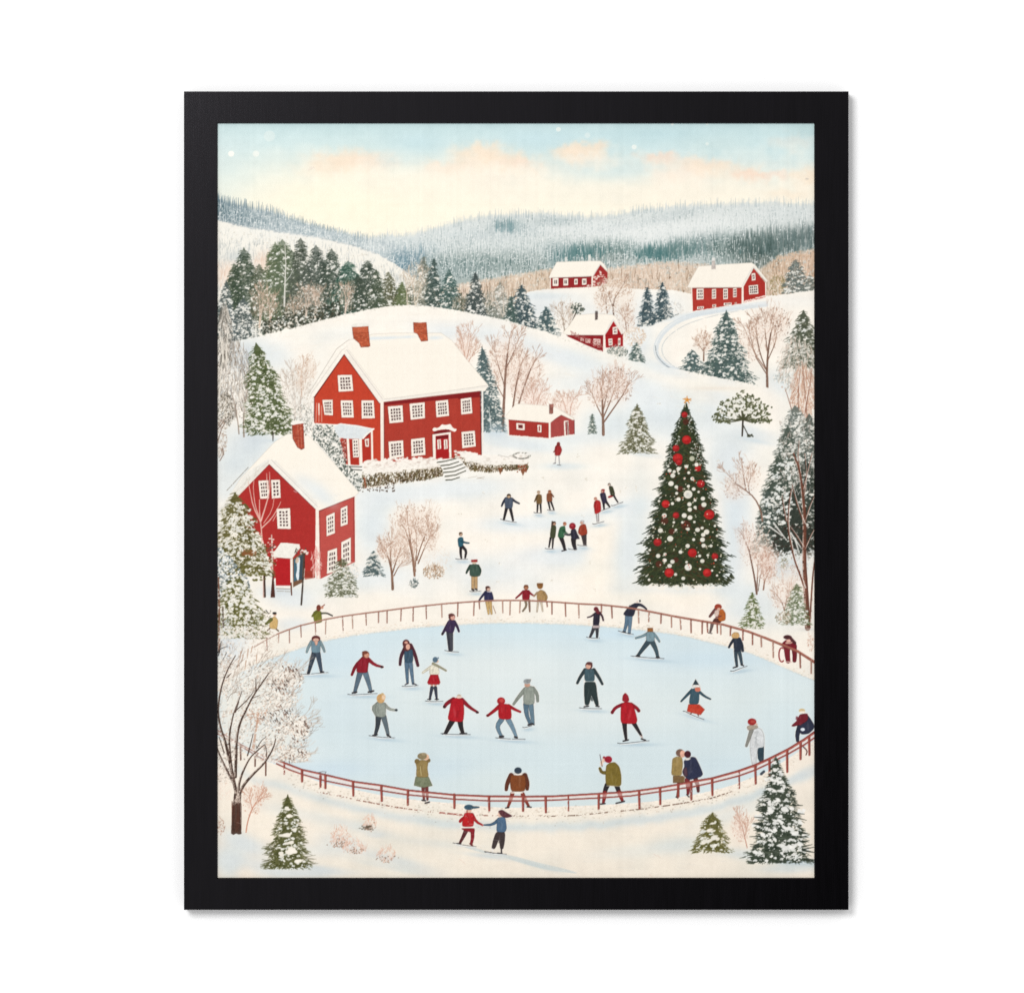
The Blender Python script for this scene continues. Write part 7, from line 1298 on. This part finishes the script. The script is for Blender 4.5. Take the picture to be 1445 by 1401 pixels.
for p, a, b in [([(333, 1167), (333, 1150), (335, 1122)], 13.5, 10.5), ([(335, 1126), (330, 1104), (327, 1088), (322, 1066), (318, 1047), (311, 1028), (307, 1005), (309, 985), (313, 965), (322, 942), (332, 925)], 5, 1.2), ([(331, 1108), (319, 1085), (310, 1066), (304, 1050)], 3.4, 2), ([(332, 1096), (333, 1065), (334, 1038), (339, 1018), (346, 1004), (355, 985), (365, 970), (379, 950)], 4.2, 1.4), ([(327, 1090), (324, 1060), (323, 1038), (328, 1012), (331, 1002), (338, 985), (341, 975)], 3.6, 1.0), ([(336, 1122), (337, 1104), (344, 1085), (353, 1068), (362, 1060), (372, 1051)], 3.8, 1.2), ([(337, 1122), (343, 1108), (357, 1092), (372, 1078), (381, 1064), (386, 1054), (389, 1042)], 4.4, 1.4), ([(331, 1004), (342, 994), (352, 984), (357, 976)], 1.6, .8), ([(361, 975), (361, 958)], 1.8, 1), ([(349, 1066), (353, 1052), (357, 1035)], 1.8, .9), ([(376, 1068), (376, 1058), (373, 1050)], 1.2, .8), ([(320, 956), (326, 950)], 1.2, .8), ([(362, 1056), (369, 1044), (375, 1040)], 1.2, .8), ([(356, 985), (366, 981)], 1.1, .7), ([(316, 1062), (309, 1040)], 1.6, 1), ([(332, 1005), (337, 990)], 1.4, .8)]:
    stroke(p, a, b, TB, .97, smooth=2, tex=.25)
    if 3 < a < 10: stroke([(x - a * .22, y - .4) for x, y in p], a * .32, b * .4, (228, 214, 200), .75, rough=.46, smooth=2)
poly([(326.3, 1164), (340, 1164), (340.5, 1176.5), (337, 1177.5), (333, 1176), (329, 1178), (325.8, 1176)], TB, .97, tex=.25)
for i in range(70): x = U(327, 340); stroke([(x, U(1130, 1174)), (x + U(-.5, .5), U(1130, 1176))], .9, .7, mix((104, 62, 46), (50, 34, 30), U(0, 1)), .6)
for i in range(26): stroke([(U(328, 339), U(1112, 1132)), (U(328, 339), U(1124, 1136))], 1.0, .6, (226, 208, 192), .6, rough=.3)
for i in range(16): stroke([(U(325, 342), 1177 + U(-2, 1)), (U(325, 342), 1179)], 1.2, .8, (247, 236, 220), .9, mark=False) if False else None
tidy(k, 3, 1)
bare([([(347, 1174), (349, 1160), (354, 1144), (361, 1132), (367, 1122)], 1.6, .9), ([(356, 1142), (352, 1126)], 1, .6), ([(362, 1131), (370, 1126)], .9, .6)], [(356, 1130, 14, 22), (366, 1122, 8, 16)], (200, 140, 116), (246, 222, 206), .5, (220, 160, 136), 70, (206, 140, 112), nlite=10, ntw=40, label='slim pinkish sapling beside the large bare tree', tl=(4, 8))
bush(310, 1166, 7, 12, [(150, 110, 90), (206, 170, 150)], 70, .8, 'brown scrub at the lower left edge', fl=.2)
bush(318, 1105, 14, 26, [(244, 222, 206), (236, 206, 190)], 110, .5, 'faint pink twigs at the left edge', fl=.2)
for x, y, rx, ry, n, lb in [(480, 1182, 16, 16, 170, 'pinkish dry bush on the lower left slope'), (500, 1196, 18, 10, 110, 'low dry brown brush on the lower left slope'), (545, 1206, 14, 12, 90, 'faint pink dry brush on the lower slope'), (521, 1162, 10, 12, 90, 'tiny dry bush below the front fence')]:
    bush(x, y, rx, ry, [(226, 180, 156), (206, 160, 138), (240, 206, 186)], n, .75, lb, fl=.12, ln=(3, 7))
    for i in range(int(n * .25)): dab(x + RN(0, rx * .4), y + ry * .5 + RN(0, 3), U(.5, 1.3), U(.4, .9), (130, 100, 82), .7, U(0, 3))
for i in range(24): dab(517 + RN(0, 5), 1168 + RN(0, 1.6), U(.6, 1.6), U(.5, 1), (88, 78, 62), .8)
ground()
for i in range(260):                                    # dry brush and specks on the near bank
    x = U(400, 1100); y = fen(x) + RN(-8, 6)
    if y > ib(x) + 3: dab(x, y, U(.4, 1.1), U(.3, .7), mix((120, 108, 92), (214, 200, 182), U(0, 1)), U(.4, .8), mark=False)
for i in range(220):
    x, y = U(310, 1100), U(1160, 1238); l = U(6, 26)
    stroke([(x, y), (x + l, y + l * U(.05, .3))], .8, .4, (214, 214, 208) if U(0, 1) < .6 else (250, 240, 226), U(.12, .35), mark=False, tex=0)
for x, y in [(648, 1212), (653, 1216), (917, 1234), (923, 1205), (928, 1207)]: stroke([(x, y), (x + 4, y + 3)], 1.2, .7, (226, 196, 180), .5, mark=False)
# soft falling flakes on the snow
for x, y in [(790, 541), (816, 643), (852, 648), (827, 676), (897, 688), (683, 695), (737, 673), (766, 674), (682, 718), (649, 724), (898, 692), (877, 694), (823, 728), (686, 763), (834, 794), (840, 832), (703, 820), (779, 820), (705, 795), (884, 688), (930, 570), (1013, 649), (1003, 700)]:
    for j in range(5): dab(x + U(-2, 2), y + U(-2, 2), U(.5, 1.1), U(.5, 1), (206, 196, 178) if U(0, 1) < .5 else (252, 246, 234), .5, mark=False)
for i in range(60): x, y = U(640, 900), U(640, 840); dab(x, y, U(.4, .9), .5, (226, 216, 200), .4, mark=False)
# ---------------------------------------------------------------- the weave of the print
gx = np.zeros(W, np.float32); gy = np.zeros(H, np.float32)
r2 = np.random.default_rng(5)
for i in range(170): c = r2.uniform(0, W); gx += r2.uniform(-1, 1) * np.exp(-((np.arange(W) - c) / r2.uniform(1, 4)) ** 2)
for i in range(200): c = r2.uniform(0, H); gy += r2.uniform(-1, 1) * np.exp(-((np.arange(H) - c) / r2.uniform(1, 4)) ** 2)
can += (gx * 1.5)[None, :, None] + (gy * 1.3)[:, None, None]
can += (r2.normal(0, 1.6, (H, W)).astype(np.float32))[..., None]
np.clip(can, 0, 255, out=can)
WORLD, LSIZE, LPOW, LPOS = .90, 1.3, 92.0, (-1.35, -3.7, 2.85)
# ================================================================ the scene
if bpy is not None:
    C_ = bpy.context.scene.collection
    K = 0.482e-3                                   # metres per drawing unit
    CX, CY = 728.5, 706.5                          # middle of the picture
    FRONT, BACK, PRINT = -0.0130, -0.0012, -0.0114 # y of the frame front, frame back, print (wall at y = 0)
    ZC_ = 1.5
    def wx(x): return (np.asarray(x) - CX) * K
    def wz(y): return (CY - np.asarray(y)) * K + ZC_

    def nodes(name):
        m = bpy.data.materials.new(name); m.use_nodes = True
        return m, m.node_tree.nodes, m.node_tree.links, m.node_tree.nodes['Principled BSDF']

    # ---- materials
    E_PRINT = 1.21                                 # light on the print (display value of a white sheet)
    ink, n, l, b = nodes('printed_ink')
    a = n.new('ShaderNodeAttribute'); a.attribute_name = 'ink'
    l.new(a.outputs['Color'], b.inputs['Base Color'])
    b.inputs['Roughness'].default_value = .75; b.inputs['Specular IOR Level'].default_value = .08

    wallm, n, l, b = nodes('white_wall_paint')
    tx = n.new('ShaderNodeTexCoord'); nz = n.new('ShaderNodeTexNoise'); nz.inputs['Scale'].default_value = 260; nz.inputs['Detail'].default_value = 4
    l.new(tx.outputs['Object'], nz.inputs['Vector'])
    bp = n.new('ShaderNodeBump'); bp.inputs['Strength'].default_value = .02; bp.inputs['Distance'].default_value = .0005
    l.new(nz.outputs['Fac'], bp.inputs['Height']); l.new(bp.outputs['Normal'], b.inputs['Normal'])
    b.inputs['Base Color'].default_value = (.93, .93, .93, 1); b.inputs['Roughness'].default_value = .9; b.inputs['Specular IOR Level'].default_value = .1

    wood, n, l, b = nodes('black_stained_wood')
    tx = n.new('ShaderNodeTexCoord'); mp = n.new('ShaderNodeMapping'); mp.inputs['Scale'].default_value = (1500, 1500, 45)
    l.new(tx.outputs['Object'], mp.inputs['Vector'])
    g1 = n.new('ShaderNodeTexNoise'); g1.inputs['Scale'].default_value = 1; g1.inputs['Detail'].default_value = 5; g1.inputs['Roughness'].default_value = .65
    l.new(mp.outputs['Vector'], g1.inputs['Vector'])
    mp2 = n.new('ShaderNodeMapping'); mp2.inputs['Scale'].default_value = (260, 260, 30); l.new(tx.outputs['Object'], mp2.inputs['Vector'])
    g2 = n.new('ShaderNodeTexNoise'); g2.inputs['Scale'].default_value = 1; g2.inputs['Detail'].default_value = 3; l.new(mp2.outputs['Vector'], g2.inputs['Vector'])
    mx = n.new('ShaderNodeMath'); mx.operation = 'ADD'; l.new(g1.outputs['Fac'], mx.inputs[0]); l.new(g2.outputs['Fac'], mx.inputs[1])
    rp = n.new('ShaderNodeValToRGB'); rp.color_ramp.elements[0].position = .35; rp.color_ramp.elements[1].position = .75
    rp.color_ramp.elements[0].color = (.0004, .00035, .0005, 1); rp.color_ramp.elements[1].color = (.0022, .0019, .0026, 1)
    hv = n.new('ShaderNodeMath'); hv.operation = 'MULTIPLY'; hv.inputs[1].default_value = .5; l.new(mx.outputs[0], hv.inputs[0])
    l.new(hv.outputs[0], rp.inputs['Fac']); l.new(rp.outputs['Color'], b.inputs['Base Color'])
    bp = n.new('ShaderNodeBump'); bp.inputs['Strength'].default_value = .06; bp.inputs['Distance'].default_value = .0002
    l.new(mx.outputs[0], bp.inputs['Height']); l.new(bp.outputs['Normal'], b.inputs['Normal'])
    b.inputs['Roughness'].default_value = .14; b.inputs["Specular IOR Level"].default_value = .26; b.inputs["Specular Tint"].default_value = (1, .95, 1.06, 1)

    board, n, l, b = nodes('brown_backing_board')
    nz = n.new('ShaderNodeTexNoise'); nz.inputs['Scale'].default_value = 90
    rp = n.new('ShaderNodeValToRGB'); rp.color_ramp.elements[0].color = (.16, .10, .06, 1); rp.color_ramp.elements[1].color = (.24, .16, .10, 1)
    l.new(nz.outputs['Fac'], rp.inputs['Fac']); l.new(rp.outputs['Color'], b.inputs['Base Color']); b.inputs['Roughness'].default_value = .9

    def mesh(name, verts, faces, mat, parent=None):
        me = bpy.data.meshes.new(name); me.from_pydata([tuple(map(float, v)) for v in verts], [], faces); me.materials.append(mat); me.update()
        o = bpy.data.objects.new(name, me); C_.objects.link(o); o.parent = parent
        return o

    # ---- setting
    w = mesh('wall', [(-4, 0, -2), (4, 0, -2), (4, 0, 5), (-4, 0, 5)], [(0, 1, 2, 3)], wallm)
    w['kind'] = 'structure'; w['label'] = 'plain white wall behind the framed picture'

    # ---- the framed picture
    root = bpy.data.objects.new('framed_picture', None); C_.objects.link(root)
    root.location = (0, BACK, ZC_); root.empty_display_size = .1
    root['label'] = 'black wood framed print of a snowy village with skaters on an ice rink'; root['category'] = 'framed picture'
    bpy.context.view_layer.update()
    def place(o): o.parent = root; o.matrix_parent_inverse = root.matrix_world.inverted(); return o

    ox0, ox1, oy0, oy1 = 259.5, 1197.5, 129.3, 1283.4      # outer edge
    ix0, ix1, iy0, iy1 = 306.6, 1149.8, 174.0, 1239.0      # opening
    def rail_(p_out0, p_out1, p_in1, p_in0):
        """one mitred frame rail with a small round-over on its edges; points run outer, outer, inner, inner"""
        e, d = .7, .0004
        P = [np.array(p, float) for p in (p_out0, p_out1, p_in1, p_in0)]
        def toward(a, b_, t):
            v = b_ - a; return a + v * (t / np.abs(v).max())
        o0, o1, i1, i0 = P
        f0, f1, g1_, g0 = toward(o0, i0, e), toward(o1, i1, e), toward(i1, o1, e * .8), toward(i0, o0, e * .8)
        V = []
        for (p, y) in [(o0, BACK), (o1, BACK), (o0, FRONT + d), (o1, FRONT + d), (f0, FRONT), (f1, FRONT), (g0, FRONT), (g1_, FRONT), (i0, FRONT + d), (i1, FRONT + d), (i0, BACK), (i1, BACK)]:
            V.append((wx(p[0]), y, wz(p[1])))
        F = [(0, 1, 3, 2), (2, 3, 5, 4), (4, 5, 7, 6), (6, 7, 9, 8), (8, 9, 11, 10), (10, 11, 1, 0), (0, 2, 4, 6, 8, 10), (1, 11, 9, 7, 5, 3)]
        return V, F
    rails = [((ox0, oy0), (ox1, oy0), (ix1, iy0), (ix0, iy0)), ((ox1, oy0), (ox1, oy1), (ix1, iy1), (ix1, iy0)), ((ox1, oy1), (ox0, oy1), (ix0, iy1), (ix1, iy1)), ((ox0, oy1), (ox0, oy0), (ix0, iy0), (ix0, iy1))]
    for r_, lb in zip(rails, ['top rail', 'right rail', 'bottom rail', 'left rail']):
        V, F = rail_(*r_)
        o = place(mesh('frame_rail', V, F, wood))
    # backing board, a little behind the sheet
    by, bz = PRINT + .0006, BACK - .0005
    x0, x1, z0, z1 = wx(ix0 + .3), wx(ix1 - .3), wz(iy1 - .3), wz(iy0 + .3)
    V = [(x, y, z) for y in (by, bz) for x, z in ((x0, z0), (x1, z0), (x1, z1), (x0, z1))]
    place(mesh('backing_board', V, [(0, 1, 2, 3), (7, 6, 5, 4), (0, 4, 5, 1), (1, 5, 6, 2), (2, 6, 7, 3), (3, 7, 4, 0)], board))

    # ---- the print: one flat sheet, cut along its painted subjects
    lin = can / 255.0
    lin = np.where(lin <= .04045, lin / 12.92, ((lin + .055) / 1.055) ** 2.4) / E_PRINT
    rgba = np.ones((H * W, 4), np.float32); rgba[:, :3] = np.clip(lin, 0, .95).reshape(-1, 3)
    inside = (PX >= ix0 + .05) & (PX <= ix1 - .05) & (PY >= iy0 + .05) & (PY <= iy1 - .05)
    cell = ids[:-1, :-1].copy()
    keep = inside[:-1, :-1] & inside[1:, 1:]
    XW = wx(PX).astype(np.float32).ravel(); ZW = wz(PY).astype(np.float32).ravel()
    cell[~keep] = -1
    order = np.argsort(cell.ravel(), kind='stable'); sc_ = cell.ravel()[order]
    starts = np.searchsorted(sc_, np.arange(len(items))); ends = np.searchsorted(sc_, np.arange(len(items)), side='right')
    sheet = None
    for k, (name, label) in enumerate(items):
        c = order[starts[k]:ends[k]]
        if len(c) < 12: continue
        r_, q_ = np.divmod(c, W - 1)
        tl = r_ * W + q_
        quad = np.stack([tl + W, tl + W + 1, tl + 1, tl], 1).ravel()     # facing the viewer (-y)
        uq, inv = np.unique(quad, return_inverse=True)
        me = bpy.data.meshes.new(name)
        me.vertices.add(len(uq)); co = np.empty((len(uq), 3), np.float32); co[:, 0] = XW[uq]; co[:, 1] = PRINT; co[:, 2] = ZW[uq]
        me.vertices.foreach_set('co', co.ravel())
        me.loops.add(len(inv)); me.loops.foreach_set('vertex_index', inv.astype(np.int32))
        me.polygons.add(len(c)); me.polygons.foreach_set('loop_start', np.arange(0, len(inv), 4, dtype=np.int32))
        at = me.attributes.new('ink', 'FLOAT_COLOR', 'POINT'); at.data.foreach_set('color', rgba[uq].ravel())
        me.materials.append(ink); me.update(calc_edges=True)
        o = bpy.data.objects.new(name, me); C_.objects.link(o)
        if k == 0: sheet = place(o)
        else: o.parent = sheet; o.matrix_parent_inverse = sheet.matrix_world.inverted()
        if k == 0: bpy.context.view_layer.update()
        if label: o['label'] = label
        if name in ('painted_forest', 'painted_brush'): o['kind'] = 'stuff'
    # ---- lamps: one large soft lamp high on the left, and a made-up bright surround
    wd_ = bpy.data.worlds.new('World'); bpy.context.scene.world = wd_; wd_.use_nodes = True
    # made-up surround grading the frame's sheen: bright, dim behind camera, dimmest low right
    wn, wl = wd_.node_tree.nodes, wd_.node_tree.links
    def mth(op, *v, clamp=False):
        m = wn.new('ShaderNodeMath'); m.operation = op; m.use_clamp = clamp
        for i, x in enumerate(v):
            if isinstance(x, (int, float)): m.inputs[i].default_value = x
            else: wl.new(x, m.inputs[i])
        return m.outputs[0]
    tc = wn.new('ShaderNodeTexCoord'); sx = wn.new('ShaderNodeSeparateXYZ'); wl.new(tc.outputs['Generated'], sx.inputs[0])
    dx_, dz_ = sx.outputs['X'], sx.outputs['Z']
    u_ = mth('ADD', mth('MULTIPLY', dx_, -.85), mth('MULTIPLY', dz_, .52))
    gr_ = mth('POWER', mth('MULTIPLY', mth('ADD', u_, .142), 3.5, clamp=True), 1.0)
    rr_ = mth('SQRT', mth('ADD', mth('MULTIPLY', dx_, dx_), mth('MULTIPLY', dz_, dz_)))
    off_ = mth('MULTIPLY', mth('SUBTRACT', rr_, .34), 4.0, clamp=True)
    it_ = mth('MAXIMUM', gr_, off_)
    wl.new(mth('MULTIPLY', it_, WORLD), wn['Background'].inputs['Strength'])
    wn['Background'].inputs['Color'].default_value = (1, 1, 1, 1)
    from mathutils import Vector
    ld = bpy.data.lights.new('softbox', 'AREA'); ld.shape = 'SQUARE'; ld.size = LSIZE; ld.energy = LPOW
    lo = bpy.data.objects.new('softbox', ld); C_.objects.link(lo); lo.location = Vector(LPOS)
    lo.rotation_euler = (Vector((0, 0, ZC_)) - lo.location).to_track_quat('-Z', 'Y').to_euler()
    # ---- camera
    cd = bpy.data.cameras.new('camera'); co_ = bpy.data.objects.new('camera', cd); C_.objects.link(co_)
    D = 2.6
    co_.location = (float(wx(722.5)), FRONT - D, float(wz(700.5))); co_.rotation_euler = (math.pi / 2, 0, 0)
    cd.sensor_fit = 'HORIZONTAL'; cd.sensor_width = 36; cd.lens = 36 * D / (1445 * K); cd.clip_start = .05; cd.clip_end = 50
    S_ = bpy.context.scene; S_.camera = co_
    S_.view_settings.view_transform = 'Standard'; S_.view_settings.look = 'None'; S_.view_settings.exposure = 0; S_.view_settings.gamma = 1; S_.view_settings.use_curve_mapping = False
    S_.render.engine = 'CYCLES'; S_.cycles.use_denoising = False; S_.cycles.max_bounces = 6
